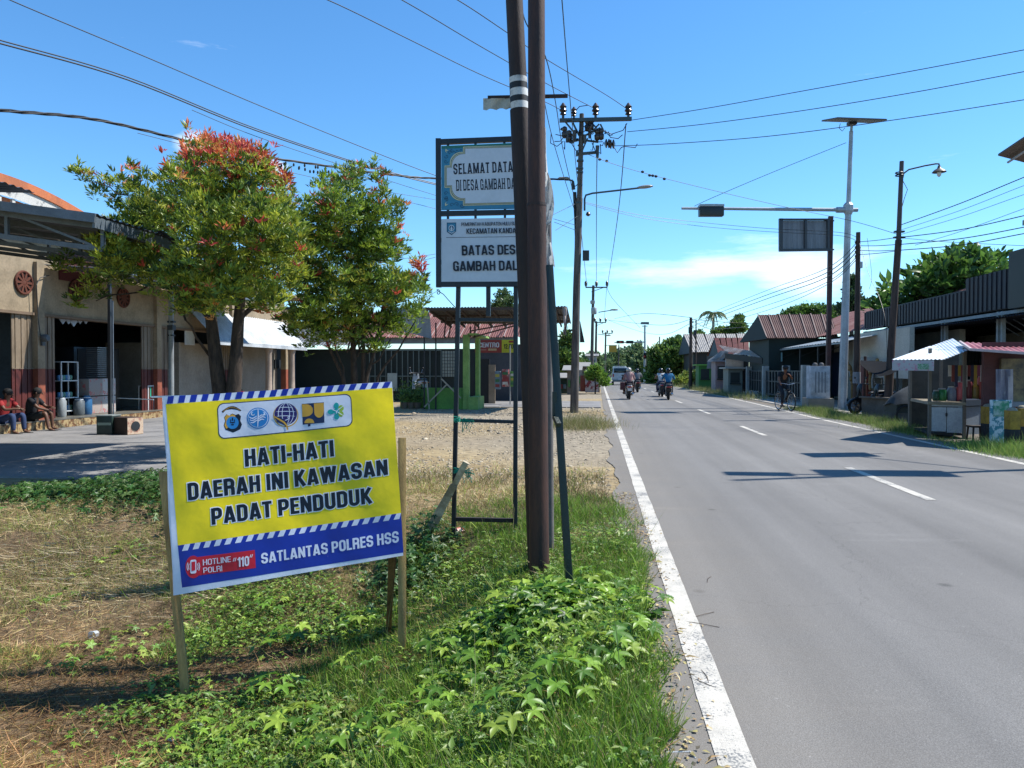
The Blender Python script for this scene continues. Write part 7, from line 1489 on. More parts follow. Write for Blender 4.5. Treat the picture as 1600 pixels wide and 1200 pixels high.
def kiosk(label, x0, x1, yt, yb_, Y, col, rcol, cat='kiosk', dep=2.0):
    a, b = atY(x0, yt, Y), atY(x1, yb_, Y); t = thing('kiosk', label, cat, (a.x, Y, 0)); w = b.x-a.x; h = a.z
    MB().bx(0, w, 0, dep, 0, h).build('body', M('kiosk_'+col, col, .7, c2=None, sc=1.5), t, world=False); MB().bx(-.25, w+.25, -.4, dep+.2, h, h+.08).build('roof', M('kroof_'+rcol, rcol, .7), t, world=False)
    MB().bx(w*.15, w*.8, -.03, 0, h*.45, h*.85).build('window_opening', M('kiosk_dark', '1c2422', .5), t, world=False); MB().bx(w*.1, w*.85, -.15, 0, h*.40, h*.44).build('shelf', MATS['kiosk_dark'], t, world=False); return t
kiosk('bright green roadside kiosk beyond the grey awning on the right', 1092, 1112, 571, 600, 62, '3c7a3a', '74b04a')
kiosk('pink walled stall with a small red crate, beside the green kiosk', 1118, 1138, 565, 600, 55, '8c7a7c', '8a8a90')
kiosk('grey concrete booth with barred front before the tiled pillars', 1138, 1160, 576, 606, 50, '74786f', 'a8a49c')
cloth([(1126, 548, 1140, 548), (1116, 556, 1132, 560), (1106, 563, 1116, 572), (1104, 576, 1115, 576)], 57, 'grey_canopy_sheet', 'grey sagging canopy sheet of the pink walled stall', tp)
MB_ = thing('pale_roof_shed', 'shed with brown beam and pale stained roof sheet between kiosk and shophouse', 'shed', (atY(1138, 600, 52).x, 52, 0)); a, b = atY(1134, 549, 52), atY(1192, 560, 46); MB().corr(a, Vector((b.x-a.x, b.y-a.y, b.z-a.z)), (0, 3, .5), 14, .03).build('roof_sheet', M('stained_roof', 'a0887a', .7, c2='b8b0a8', sc=2, mix=1), MB_)
MB().bar(a-UP*.3, b-UP*.15, .1, .35).build('beam', dkw, MB_); MB().bx(a.x, b.x, 52, 52.2, 0, a.z-.4).build('wall', M('pale_grey_wall', '8c8c88', .8), MB_)
# rubble by the shoulder
for i, (px, py) in enumerate(((1178, 618), (1185, 619), (1190, 617))): p = G(px, py); t = MB().box((p.x, p.y, .15), (.5, .4, .3), rz=i*.7).build('stone_block', M('pale_stone', '8c8c88', .9), None, bevel=.04); tag(t, ['left', 'middle', 'right'][i]+' one of three pale stone blocks on the shoulder before the gates', 'block')
# parked motorcycles behind the low wall are placed with the vehicles
# ================================================================== UTILITY POLES AND WIRES
conc = M('weathered_pole', '5c5650', .85, c2='3a3532', sc=2.5, st=(3, 3, .5), mix=1, bump=.3, bs=30); iron = M('cross_arm_iron', '33454a', .5, c2='26343a', sc=5); poc = M('brown_porcelain', '2c2420', .25, c2='4a3c34', sc=9); wirem = M('black_wire', '14161a', .5, fine=.0)
def insul(mb, c, s=1.0):
    mb.lathe(tuple(c), [(.03*s, 0), (.03*s, .06*s), (.075*s, .08*s), (.05*s, .13*s), (.09*s, .16*s), (.06*s, .22*s), (.085*s, .25*s), (.04*s, .31*s), (.02*s, .34*s)], 10)
DU = 27.4; UBs = W(897, 646, DU); UBs.z = 0
upo = thing('utility_pole', 'tall main utility pole crowded with insulators at its crossarm, left of the road', 'utility pole', tuple(UBs))
u = lambda px, py, o=0.0: W(px, py, DU)-FW*o
MB().path([UBs-UP*.2, u(901, 450), u(905.5, 310)], [.155, .13, .115], 14).build('lower_shaft', conc, upo, smooth=True); MB().path([u(905.5, 312), u(909, 178)], [.10, .08], 14).build('upper_shaft', conc, upo, smooth=True)
MB().bar(u(874, 190, .12), u(986, 187.5, .12), .13, .12).build('cross_arm', iron, upo)
for px in (879.5, 930, 981): mb = MB(); insul(mb, u(px, 186, .12), 1.55); mb.build('insulator', poc, upo, smooth=True)
mb = MB(); insul(mb, u(896, 188, .2), 1.2); mb.build('insulator', poc, upo, smooth=True)
for (px, py, r) in ((882, 207, .0), (889, 213, .0), (933, 211, .3), (939, 210, .5), (948, 225, 1.2), (955, 226, 1.2), (918, 196, .9), (923, 195, .9)):
    mb = MB(); c_ = u(px, py, .05)
    if r > 1: mb.lathe((c_.x, c_.y, c_.z), [(.02, -.1), (.16, -.04), (.16, .0), (.05, .02), (.16, .05), (.16, .09), (.03, .14)], 12, 'x')
    else: mb.lathe((c_.x, c_.y, c_.z-.22), [(.03, 0), (.1, .05), (.11, .2), (.07, .24), (.1, .3), (.09, .38), (.03, .42)], 10)
    mb.build('cut_out', poc, upo, smooth=True)
for (a, b, w) in (((876, 201), (900, 214), .07), ((890, 222), (904, 218), .09), ((895, 192), (905, 212), .06), ((902, 241), (933, 238), .09), ((905, 226), (903, 228), .05), ((908, 215), (938, 200), .06), ((908, 240), (918, 216), .05), ((912, 219), (935, 222), .06), ((925, 206), (936, 194), .05), ((938, 194), (943, 204), .05), ((883, 190), (896, 206), .05), ((900, 240), (903, 240), .16)): MB().bar(u(*a), u(*b), w, w).build('bracket_arm', iron, upo)
for (px, py, h_) in ((933, 229, .42), (886, 206, .4), (913, 212, .3), (898, 205, .35), (921, 204, .3)): MB().tube(u(px, py, .1), u(px, py, .1)-UP*h_, .07, .05, 8).build('fuse_tube', poc, upo, smooth=True)
rnd = random.Random(3)
for i in range(26):
    a = (rnd.uniform(880, 945), rnd.uniform(190, 228)); b_ = (a[0]+rnd.uniform(-18, 18), a[1]+rnd.uniform(-6, 14)); m_ = ((a[0]+b_[0])/2, max(a[1], b_[1])+rnd.uniform(1, 7)); MB().path([u(*a, .15), u(*m_, .3), u(*b_, .05)], .016, 5).build('jumper_lead', wirem, upo)
for pts in (((861, 210), (860, 225), (870, 230), (880, 222)), ((896, 178), (905, 168), (918, 166)), ((950, 207), (953, 216), (965, 218), (972, 212)), ((958, 230), (964, 240), (970, 232), (975, 230), (992, 232), (995, 226)), ((941, 205), (955, 211), (973, 205), (979, 194)), ((895, 290), (899, 292), (903, 288))): MB().path([u(x, y, .1) for x, y in pts], .016, 5).build('jumper_lead', wirem, upo)
MB().path([u(913, 330, .1), u(913, 312, .1), u(915, 306, .1), u(925, 303, .1), u(1000, 294.5, .1)], .035, 8).build('lamp_arm', iron, upo, smooth=True)
c_ = u(1007, 293, .1); MB().ell(c_, (.3, .12, .06), 12, 8, Matrix.Rotation(YAW, 3, 'Z') @ Matrix.Rotation(-.1, 3, 'Y')).build('lamp_head', M('lamp_head_grey', '8c8a86', .4), upo, smooth=True)
for y in (316, 250, 262, 268): MB().tube(u(904.5+(316-y)*.03, y), u(904.5+(316-y)*.03, y+2.5), .125, .125, 12).build('steel_band', iron, upo, smooth=True)
MB().lathe(tuple(u(919, 338)), [(.02, 0), (.09, .05), (.06, .14), (.03, .16)], 10).build('small_insulator', poc, upo, smooth=True)
c_ = u(881, 279); MB().lathe((c_.x, c_.y, c_.z), [(.02, -.22), (.06, -.16), (.06, .12), (.02, .2)], 10, 'x').build('wire_splice', M('splice_grey', '7c7468', .6), upo, smooth=True)
MB().path([u(895, 283), u(896, 296)], [.05, .07], 8).build('cable_clamp_body', steel_d, upo)
mb = MB()   # bundle of low voltage cables running down the shaft
for k in range(4): mb.path([u(896+k*1.2, 300), u(898+k*1.1, 340), u(899+k, 370), u(898.5+k*.8, 410)], .025, 5)
upo_b = mb.build('cable_bundle', wirem, upo); upo_b['kind'] = 'stuff'
MB().box(u(915, 400, .1), (.22, .16, .35), rz=YAW).build('small_box', steel_d, upo)
# receding poles on the left
def far_pole(px, pyb, pyt, D, label, arms, r=.15, lamp=None, drum=None, group='utility poles receding along the left of the road'):
    b = W(px, pyb, D); b.z = 0; t = thing('utility_pole', label, 'utility pole', tuple(b), 0, group); top = W(px+(pyb-pyt)*.02, pyt, D); MB().path([b, top], [r, r*.7], 10).build('shaft', conc, t, smooth=True)
    for (x0, x1, y) in arms:
        MB().bar(W(x0, y, D), W(x1, y, D), .12, .12).build('cross_arm', iron, t)
        for x in (x0+.5, (x0+x1)/2, x1-.5): mb = MB(); insul(mb, W(x, y, D), 2.0); mb.build('insulator', poc, t, smooth=True)
        MB().bar(W(px, y+9*80/D*.8, D), W((x0+x1)/2+(x1-x0)*.35, y, D), .06, .06).build('arm_brace', iron, t)
    if lamp: MB().path([W(*lamp[0], D), W(*lamp[1], D)], .05, 6).build('lamp_arm', iron, t); MB().ell(W(*lamp[1], D), (.45, .16, .1), 8, 6).build('lamp_head', MATS['lamp_head_grey'], t, smooth=True)
    if drum: MB().lathe(tuple(W(drum[0], drum[1]+4, D)), [(.25, 0), (.3, .1), (.3, .6), (.25, .7)], 12).build('transformer', M('transformer_grey', '9a9c9c', .5), t, smooth=True); MB().lathe(tuple(W(drum[0]-2, drum[1]-12, D)), [(.2, 0), (.25, .1), (.25, .35), (.1, .4)], 12).build('dome_lamp', MATS['transformer_grey'], t, smooth=True)
    return t
far_pole(924, 600, 446, 80, 'second utility pole from the front on the left, carrying a pale transformer drum', [(915, 949, 449)], .2, ((935, 488), (960, 484)), (928, 487))
far_pole(930, 597, 502, 105, 'third utility pole on the left with a short crossarm', [(929, 947, 504)], .2, ((934, 522), (950, 524)))
far_pole(945, 594, 519, 135, 'fourth utility pole on the left, beside the yellow hanging sign', [(941, 957, 521)], .2)
far_pole(966, 593, 538, 150, 'far utility pole under the hanging traffic light', [(958, 976, 545)], .16)
# right far poles
def plain_pole(px, pyb, pyt, D, label, r=.12, arms=(), mat=None):
    b = W(px, pyb, D); b.z = 0; t = thing('utility_pole', label, 'utility pole', tuple(b)); MB().path([b, W(px+.6, pyt, D)], [r, r*.7], 10).build('shaft', mat or tim, t, smooth=True)
    for (x0, x1, y) in arms: MB().bar(W(x0, y, D), W(x1, y, D), .08, .08).build('cross_arm', iron, t)
    mb = MB(); mb.box(W(px-1.2, pyt+20, D), (.2, .2, .5)); mb.build('junction_box', steel_d, t); return t
plain_pole(1079, 606, 496, 62, 'dark pole beside the low shrubs where the right wires gather', .16, [(1077, 1084, 503), (1077, 1084, 511)]); plain_pole(1087, 604, 500, 70, 'thin pole just right of the pole where wires gather', .08); plain_pole(1030, 598, 526, 95, 'thin grey pole before the dark rounded tree', .1)
b = W(1007.5, 596, 92); b.z = 0; fl = thing('solar_lamp_post', 'far solar lamp post with arm carrying two traffic lights over the road', 'lamp post', tuple(b)); MB().path([b, W(1007.5, 508, 92)], [.16, .1], 8).build('shaft', galv, fl); MB().box(W(1007.5, 505, 92), (.9, .7, .25), rz=YAW).build('panel_top', M('far_panel', '5a6468', .5), fl); MB().bar(W(1003, 509.5, 92), W(1012, 509.5, 92), .1, .1).build('lamp_head', galv, fl)
MB().tube(W(960, 535, 92), W(1008, 534.5, 92), .06, .08, 8).build('arm', galv, fl); redl = M('red_signal', 'b83020', .4)
for px, lit_ in ((969, 1), (984, 0)):
    MB().box(W(px, 534.5, 91.8), (.85, .3, .34), rz=YAW).build('signal_housing', M('signal_black', '111316', .4), fl)
    if lit_:
        mb = MB(); c_ = W(px+1.8, 534.5, 91.6); mb.lathe((c_.x, c_.y, c_.z), [(.13, -.01), (.13, .01)], 12, 'y'); mb.build('red_lens', redl, fl); mb = MB(); c_ = W(px-.5, 534.5, 91.6); mb.lathe((c_.x, c_.y, c_.z), [(.1, -.01), (.1, .01)], 12, 'y'); mb.build('red_lens', M('orange_lens', 'c07040', .4), fl)
MB().box(W(1007.5, 556, 91.7), (.4, .3, .7), rz=YAW).build('signal_housing', MATS['signal_black'], fl); c_ = W(1007, 557, 91.4); MB().lathe((c_.x, c_.y, c_.z), [(.12, -.01), (.12, .01)], 12, 'y').build('red_lens', redl, fl)
c_ = W(957.5, 545, 84); ys = thing('hanging_sign', 'small yellow rectangular sign hung beside the far left poles', 'sign', tuple(c_)); MB().box((0, 0, 0), (.85, .1, .72), rz=YAW).build('board', M('sign_yellow', 'b8902c', .6, c2='9c7824', sc=2), ys, world=False); MB().bar((-.9, 0, .38), (.45, 0, .38), .05, .05).build('bracket', iron, ys, world=False)
# ---- wires. each is one sagging cable through measured points, hung between the poles
def cable(pts, name, label, r=.012, twist=0, sag=0, n=4):
    """pts: (px,py,D); smoothed by Catmull-Rom"""
    P = [W(*p) for p in pts]; Q = []
    for i in range(len(P)-1):
        p0 = P[max(i-1, 0)]; p1 = P[i]; p2 = P[i+1]; p3 = P[min(i+2, len(P)-1)]
        for k in range(8):
            t_ = k/8; Q.append(.5*((2*p1)+(-p0+p2)*t_+(2*p0-5*p1+4*p2-p3)*t_*t_+(-p0+3*p1-3*p2+p3)*t_**3)-UP*(sag*4*((i+t_)/(len(P)-1))*(1-(i+t_)/(len(P)-1))))
    Q.append(P[-1]); mb = MB()
    if twist:
        for s in range(3): mb.path([q+UP*(twist*math.sin(i*1.1+s*2.1))+RT*(twist*math.cos(i*1.1+s*2.1)) for i, q in enumerate(Q)], r, 5)
    else: mb.path(Q, r, 5)
    return tag(mb.build(name, wirem, None, smooth=True), label, 'cable' if twist else 'wire')
dz = lambda py, z: (z-CH)*F/(HZ-py)     # distance at which a wire of height z shows at row py
cable([(-90, -50, 14), (20, 2, 15.5), (230, 90, 18), (442, 180, 21.5), (680, 274, 26.5), (790, 305, 28)], 'overhead_wire', 'thin uppermost overhead wire on the left, running down to behind the sign')
cable([(-80, 48, 13), (0, 68, 14), (200, 125, 17), (400, 204, 20.5), (585, 264, 24.5), (740, 303, 27)], 'overhead_cable', 'thick straight overhead cable pair above the trees on the left', .017)
cable([(-80, 42, 13), (0, 63, 14), (200, 121, 17), (400, 201, 20.5), (585, 262, 24.5), (740, 301, 27)], 'overhead_cable', 'upper strand of the thick cable pair above the trees on the left', .014)
cable([(300, 172, 19), (400, 213, 20.6), (545, 262, 23.5), (680, 305, 27), (760, 326, 28)], 'overhead_wire', 'thin wire just beneath the thick cable pair on the left', .008)
cable([(-80, 158, 12.5), (0, 172, 13.5), (150, 187, 16), (300, 222, 18.5), (400, 243, 20.5), (530, 262, 23), (610, 273, 24.5), (690, 279, 26), (862, 280, 27.2), (895, 282, 27.4)], 'twisted_cable', 'thick black twisted cable sweeping low over the tree tops on the left', .016, .022)
cable([(215, 208, 17.5), (340, 240, 19.5), (440, 266, 21.5), (560, 292, 24), (680, 312, 27)], 'overhead_wire', 'faint thin wire under the twisted cable on the left', .007)
cable([(420, -30, 17), (512, 0, 18), (640, 62, 20.2), (750, 116, 22.5), (851, 159, 26.4), (880, 174, 27.3)], 'overhead_wire', 'left wire of the three running from the top down to the crossarm')
cable([(560, -30, 17), (628, 0, 18), (750, 72, 21), (851, 129, 25), (930, 170, 27.3)], 'overhead_wire', 'middle wire of the three running from the top down to the crossarm')
cable([(640, -38, 17), (715, 0, 18), (791, 50, 20), (851, 91, 22.5), (945, 147, 26.3), (981, 171, 27.3)], 'overhead_wire', 'right wire of the three running from the top down to the crossarm')
cable([(806, -40, 10.8), (814, 0, 11.4), (822, 36, 12.4), (852, 60+28, 13.8), (868, 160, 16.5), (881, 240, 20.6), (904, 335, 27.3)], 'service_wire', 'steep service wire from the top beside the rusty pole, second from left', .01)
cable([(820, -30, 11), (826, 0, 11.4), (852, 166, 17), (870, 240, 20.6), (898, 330, 27.2)], 'service_wire', 'steep service wire nearest to the rusty pole', .01)
cable([(874, -40, 11.6), (878, 0, 12.3), (886, 100, 15), (898, 240, 21), (905, 310, 27.2)], 'service_wire', 'steep service wire well clear of the rusty pole on its right', .01)
cable([(985, 188, 27.4), (1100, 170, 25.5), (1250, 143, 23.5), (1420, 112, 21.8), (1600, 78, 20.3), (1680, 62, 19.5)], 'overhead_wire', 'upper wire of the three crossing to the upper right')
cable([(980, 206, 27.4), (1100, 194, 25.5), (1260, 172, 23.5), (1430, 144, 21.8), (1600, 112, 20.3), (1680, 97, 19.5)], 'overhead_wire', 'middle wire of the three crossing to the upper right')
cable([(960, 228, 27.4), (1040, 225, 26.3), (1200, 213, 24.3), (1400, 187, 22.2), (1600, 156, 20.5), (1680, 143, 19.6)], 'overhead_wire', 'lower wire of the three crossing to the upper right')
cable([(918, 241, 27.4), (980, 263, 27.6), (1100, 294, 27.8), (1230, 324, 27.6), (1330, 345, 27), (1402, 366, 24.4)], 'overhead_wire', 'beaded guy wire crossing the road from the main pole to the bell lamp pole', .009)
mb = MB(); [mb.ell(W(x, y, 27.6), (.06, .04, .05), 8, 5) for x, y in ((937, 249), (948, 251.5), (1004, 268.5), (1015, 274), (1020, 274.5), (1025, 275.5), (1038, 279.5))]; tag(mb.build('wire_beads', steel_d, None), 'dark beads and clips strung on the crossing guy wire', 'clips', kind='stuff')
cable([(915, 316, 27.4), (1000, 336, 29), (1100, 348, 30), (1200, 357, 29.5), (1310, 363, 28), (1341, 372, 27.2)], 'overhead_wire', 'lower beaded telephone wire from the main pole to the wooden pole', .008)
cable([(915, 318, 27.4), (1000, 340, 29), (1100, 354, 30), (1200, 362, 29.5), (1310, 368, 28), (1341, 378, 27.2)], 'overhead_wire', 'second telephone wire sagging beneath the beaded one', .008)
cable([(1085, 322, 29.3), (1120, 306, 29.3), (1210, 268, 29.3), (1322, 223, 29.3)], 'stay_cable', 'slanting stay cable holding the long lamp arm', .01)
for i, (pts, lb) in enumerate((
    ([(1409, 351, 24.2), (1500, 318, 21.5), (1600, 277, 19.5), (1680, 245, 18)], 'highest black wire from the bell lamp pole to the right edge'),
    ([(1409, 359, 24.2), (1500, 329, 21.5), (1600, 290, 19.5), (1680, 262, 18)], 'thin second wire from the bell lamp pole to the right edge'),
    ([(1409, 366, 24.2), (1500, 339, 21.5), (1600, 304, 19.5), (1680, 280, 18)], 'thin third wire from the bell lamp pole to the right edge'),
    ([(1407, 371, 24.2), (1500, 359, 21.5), (1600, 337, 19.5), (1680, 318, 18)], 'fourth wire, thick, from the bell lamp pole to the right edge'),
    ([(1406, 382, 24.2), (1500, 373, 21.5), (1600, 355, 19.5), (1680, 338, 18)], 'fifth wire, thick, from the bell lamp pole to the right edge'),
    ([(1406, 391, 24.2), (1500, 383, 21.5), (1600, 365, 19.5), (1680, 350, 18)], 'lowest thick wire from the bell lamp pole to the right edge'),
    ([(1430, 383, 23.5), (1500, 362, 21.5), (1600, 326, 19.5)], 'crossing diagonal wire among the right edge wires'),
    ([(1411, 372, 24.2), (1480, 378, 23), (1600, 384, 21)], 'beaded thin wire running nearly level to the right edge'))): cable(pts, 'overhead_wire', lb, .013 if i in (0, 3, 4, 5) else .007)
for i, (y0, y1) in enumerate(((378, 371), (384, 382), (391, 391), (398, 392))): cable([(1341, y0, 27.2), (1370, (y0+y1)/2+1, 25.6), (1402, y1, 24.2)], 'overhead_wire', ['top', 'second', 'third', 'lowest'][i]+' short wire linking the wooden pole and bell lamp pole', .011)
for i, (y0, ym, y1) in enumerate(((378, 455, 501), (385, 462, 505), (392, 468, 510), (400, 478, 514), (404, 486, 518))): cable([(1340, y0, 27.2), (1290, y0+42, 30), (1195, ym, 40), (1080, y1, 62)], 'overhead_wire', ['top', 'second', 'third', 'fourth', 'lowest'][i]+' wire of the bundle descending left from the wooden pole', .017 if i in (1, 2) else .012)
for i, pts in enumerate((([(948, 449, 80), (960, 470, 88), (1000, 512, 100)]), ([(1079, 499, 62), (1030, 508, 75), (950, 500, 105)]), ([(1079, 505, 62), (1040, 522, 80), (1000, 518, 100), (950, 500, 110)]), ([(948, 449, 80), (944, 500, 105)]), ([(917, 447, 80), (909, 370, 45), (906, 330, 28)]), ([(949, 447, 80), (965, 340, 40), (978, 194, 27.5)]), ([(932, 447, 80), (932, 340, 42), (933, 235, 27.5)]), ([(960, 498, 110), (1005, 490, 80), (1079, 496, 62)]), ([(1086, 503, 66), (1110, 514, 75), (1150, 512, 85), (1200, 508, 95)]), ([(1079, 499, 62), (1180, 505, 62), (1240, 490, 60)]))): cable(pts, 'overhead_wire', ['thin far wire dipping right from the second pole', 'far wire crossing above the road end to the gathering pole', 'lower far wire crossing above the road end', 'far wire between the second and third left poles', 'low voltage line from the main pole to the second left pole', 'right line from the crossarm down to the second pole', 'middle line from the crossarm down to the second pole', 'topmost far wire crossing to the gathering pole', 'wire sagging over the far right rooftops', 'level wire over the red roof house'][i], .02 if pts[0][2] > 60 else .012)
cable([(1355, 372, 26), (1362, 430, 26), (1358, 452, 26)], 'loose_wire', 'loose thin wire hanging beside the wooden pole', .006); cable([(1343, 380, 27), (1358, 430, 26), (1374, 465, 25), (1384, 505, 24.3), (1386, 560, 24.2)], 'guy_wire', 'thin guy wire slanting behind the bell lamp pole', .007)
for i, (a, b) in enumerate((((575, 300), (680, 326)), ((625, 405), (680, 397)), ((640, 412), (680, 402)), ((660, 467), (683, 455)), ((865, 335), (900, 318)), ((865, 342), (900, 352)), ((866, 347), (900, 360)), ((868, 360), (902, 338)))): cable([(*a, 25), (*b, 27)], 'service_wire', ['thin wire right of the second tree crown', 'upper short wire left of the sign board', 'lower short wire left of the sign board', 'wire meeting the sign frame corner', 'wire rising right behind the torn banner', 'upper wire falling right behind the torn banner', 'lower wire falling right behind the torn banner', 'lowest rising wire behind the torn banner'][i], .008)
# cocoons hanging on the twisted cable
mb = MB(); rr_ = random.Random(5)
for k in range(26): x = rr_.uniform(405, 520); mb.ell(W(x, 249+(x-405)*.13+rr_.uniform(-1, 9), 21), (.03, .03, .05), 6, 4)
tag(mb.build('hanging_pods', M('pod_dark', '1c241c', .8), None), 'small dark pods dangling from the twisted cable between the trees', 'pods', kind='stuff')
# small stalls and banner boards beyond the main pole on the left
bd = W(928, 611, 52); bd.z = 0; nb = thing('banner_board', 'pale printed banner board standing at the road edge beyond the main pole', 'banner', tuple(bd)); MB().box((-.1, 0, .5), (.98, .05, .95), rz=YAW).build('board', M('pale_print', 'a8a4a8', .6, c2='7a2c38', sc=2.4, mix=1, lo=.5, hi=.53), nb, world=False); MB().box((-.35, .1, .62), (1.15, .05, 1.1), rz=YAW).build('rear_board', M('brown_board', '7c3c30', .7), nb, world=False)
for sx in (-.5, .35): MB().bar((sx, .03, 0), (sx, .03, 1.1), .04, .04).build('leg', M('dark_leg', '2c2420', .8), nb, world=False)
for i, (x0, x1, y0, y1, D, c, nm, lb) in enumerate(((868, 886, 590, 612, 50, '2c4a3a', 'produce_table', 'green vegetable table left of the main pole'), (886, 902, 578, 612, 48, '6c6458', 'market_stall', 'grey roofed market stall left of the pale banner board'), (903, 916, 572, 606, 56, '8a8478', 'roadside_stall', 'tan roadside stall behind the pale banner board'), (918, 932, 556, 590, 95, '9a9a98', 'far_house', 'small whitish house with triangular roof beyond the left poles'))):
    a = W(x0, y0, D); b = W(x1, y0, D); h_ = a.z; t = thing(nm, lb, nm.split('_')[-1], (a.x, a.y, 0)); w_ = (b-a).length; MB().box((w_/2, .8, h_/2), (w_, 1.4, h_)).build('body', M('stall_'+c, c, .8, c2='3c3a34', sc=1.6, mix=1, lo=.45, hi=.6), t, world=False)
    MB().slab([(-.3, -.2, h_), (w_+.3, -.2, h_), (w_+.3, 1.9, h_+.3), (-.3, 1.9, h_+.3)], .06).build('roof', M('stall_roof', '8c8880', .6), t, world=False)
    for k in range(3): MB().box((w_*(k+.7)/3.4, .02, h_*.45), (w_*.22, .12, h_*.28)).build('goods_pile', M('produce_'+str(k), ['3c6a30', '8a3a34', '6c7a80'][k], .7), t, world=False)
# grey block kerb piece and dark gable seen between pole and porch
a = W(888, 600, 60); t = thing('gabled_shed', 'dark gabled shed just right of the main utility pole', 'shed', (a.x, a.y, 0)); MB().slab([W(906, 535, 60), W(906, 502, 60), W(913, 535, 60)], .3).build('gable', M('shed_dark', '2c2420', .8), t)
# ================================================================== VEHICLES AND PEOPLE
rub = M('tyre_rubber', '101112', .85); chrome = M('chrome', 'a8acb0', .2, m=.8); blkp = M('black_plastic', '15171a', .45); tail = M('tail_lamp', '8c1418', .25); plate = M('number_plate', '14161a', .4); platew = M('plate_white', 'c8ccd0', .4)
def wheel(t, c, r, w=.1):
    mb = MB(); mb.torus(c, r-w*.45, w*.5, 'x', 20, 8); mb.build('tyre', rub, t, smooth=True, world=False); mb = MB(); mb.torus(c, r-w*.95, w*.16, 'x', 20, 6); mb.lathe(c, [(.05, -w*.5), (.05, w*.5)], 10, 'x')
    for k in range(5): a = k*2*math.pi/5; mb.bar(c, (c[0], c[1]+(r-w)*math.cos(a), c[2]+(r-w)*math.sin(a)), .03, .03)
    mb.build('rim', M('wheel_rim', '5c6064', .35, m=.5), t, world=False)
def scooter(label, loc, rz, col, lean=0):
    """faces +Y, rear wheel at y=-.6"""
    t = thing('motor_scooter', label, 'scooter', loc, rz); t.rotation_euler = (0, lean, rz); bm_ = M('scooter_'+col, col, .3, fine=.03)
    wheel(t, (0, -.6, .28), .28, .11); wheel(t, (0, .65, .28), .28, .1)
    def loft(secs, name, mat):   # (y, z0, z1, halfwidth)
        mb = MB(); n = 12
        for y, z0, z1, w in secs:
            for j in range(n): a = 2*math.pi*j/n; mb.v.append(Vector((w*math.copysign(abs(math.cos(a))**.7, math.cos(a)), y, (z0+z1)/2+(z1-z0)/2*math.copysign(abs(math.sin(a))**.8, math.sin(a)))))
        for i in range(len(secs)-1):
            for j in range(n): mb.f.append((i*n+j, i*n+(j+1) % n, (i+1)*n+(j+1) % n, (i+1)*n+j))
        mb.f += [tuple(range(n))[::-1], tuple((len(secs)-1)*n+j for j in range(n))]; return mb.build(name, mat, t, smooth=True, world=False)
    loft([(-.95, .66, .74, .07), (-.85, .56, .76, .13), (-.5, .5, .76, .17), (-.1, .46, .72, .17), (.1, .34, .5, .16)], 'rear_body', bm_)
    loft([(-.92, .74, .79, .1), (-.6, .74, .84, .15), (-.2, .72, .82, .15), (.08, .68, .76, .1)], 'seat', M('seat_black', '121316', .6))
    loft([(.0, .24, .34, .17), (.35, .24, .32, .17), (.45, .26, .5, .17), (.52, .5, .95, .16), (.46, .9, 1.05, .12)], 'leg_shield', bm_)
    loft([(.35, .3, .5, .05), (.6, .5, .6, .08), (.85, .42, .5, .07), (.95, .3, .38, .05)], 'front_mudguard', bm_)
    MB().box((0, -.78, .36), (.15, .05, .26), rx=.4).build('rear_mudguard', blkp, t, world=False, bevel=.01); MB().box((0, -.93, .52), (.22, .015, .12), rx=.2).build('number_plate', platew if 'white' in label else plate, t, world=False)
    MB().box((0, -.965, .66), (.2, .05, .08)).build('tail_light', tail, t, world=False, bevel=.015)
    for s in (-1, 1): MB().ell((s*.13, -.93, .67), (.035, .03, .025), 8, 6).build('indicator', M('amber', 'b06a20', .3), t, smooth=True, world=False)
    MB().path([(.0, .62, .3), (0, .48, .95), (0, .44, 1.05)], .03, 8).build('steering_column', blkp, t, world=False)
    MB().path([(-.34, .36, 1.03), (-.2, .42, 1.05), (0, .45, 1.04), (.2, .42, 1.05), (.34, .36, 1.03)], .018, 8).build('handlebar', blkp, t, smooth=True, world=False)
    for s in (-1, 1): MB().path([(s*.22, .43, 1.05), (s*.27, .45, 1.2)], .008, 6).build('mirror_stem', chrome, t, world=False); MB().ell((s*.29, .45, 1.25), (.055, .015, .04), 10, 6).build('mirror', blkp, t, smooth=True, world=False); MB().path([(s*.12, -.6, .28), (s*.14, -.75, .6)], .025, 8).build('shock_absorber', chrome, t, world=False)
    MB().path([(.12, -.15, .22), (.15, -.5, .25), (.16, -.9, .34)], [.025, .05, .05], 10).build('exhaust', chrome, t, smooth=True, world=False)
    MB().bar((-.28, .1, .27), (.28, .1, .27), .04, .03).build('footboard', blkp, t, world=False); MB().box((-.06, -.3, .28), (.2, .5, .2)).build('engine', M('engine_grey', '4a4c4e', .5), t, world=False, bevel=.02)
    return t
RIDE = dict(pel=(0, -.22, .84), wst=(0, -.18, 1.0), chs=(0, -.1, 1.2), nck=(0, -.06, 1.35), hd=(0, -.02, 1.46), top=(0, -.02, 1.58), shL=(-.18, -.09, 1.29), elL=(-.3, .08, 1.08), wrL=(-.3, .3, 1.06), haL=(-.3, .37, 1.05), shR=(.18, -.09, 1.29), elR=(.3, .08, 1.08), wrR=(.3, .3, 1.06), haR=(.3, .37, 1.05),
            hpL=(-.11, -.18, .82), knL=(-.19, .2, .72), anL=(-.2, .12, .32), toL=(-.21, .26, .28), hpR=(.11, -.18, .82), knR=(.19, .2, .72), anR=(.2, .12, .32), toR=(.21, .26, .28))
def shift(pose, dy, dz=0, **k):
    d = {a: (x, y+dy, z+dz) for a, (x, y, z) in pose.items()}; d.update(k); return d
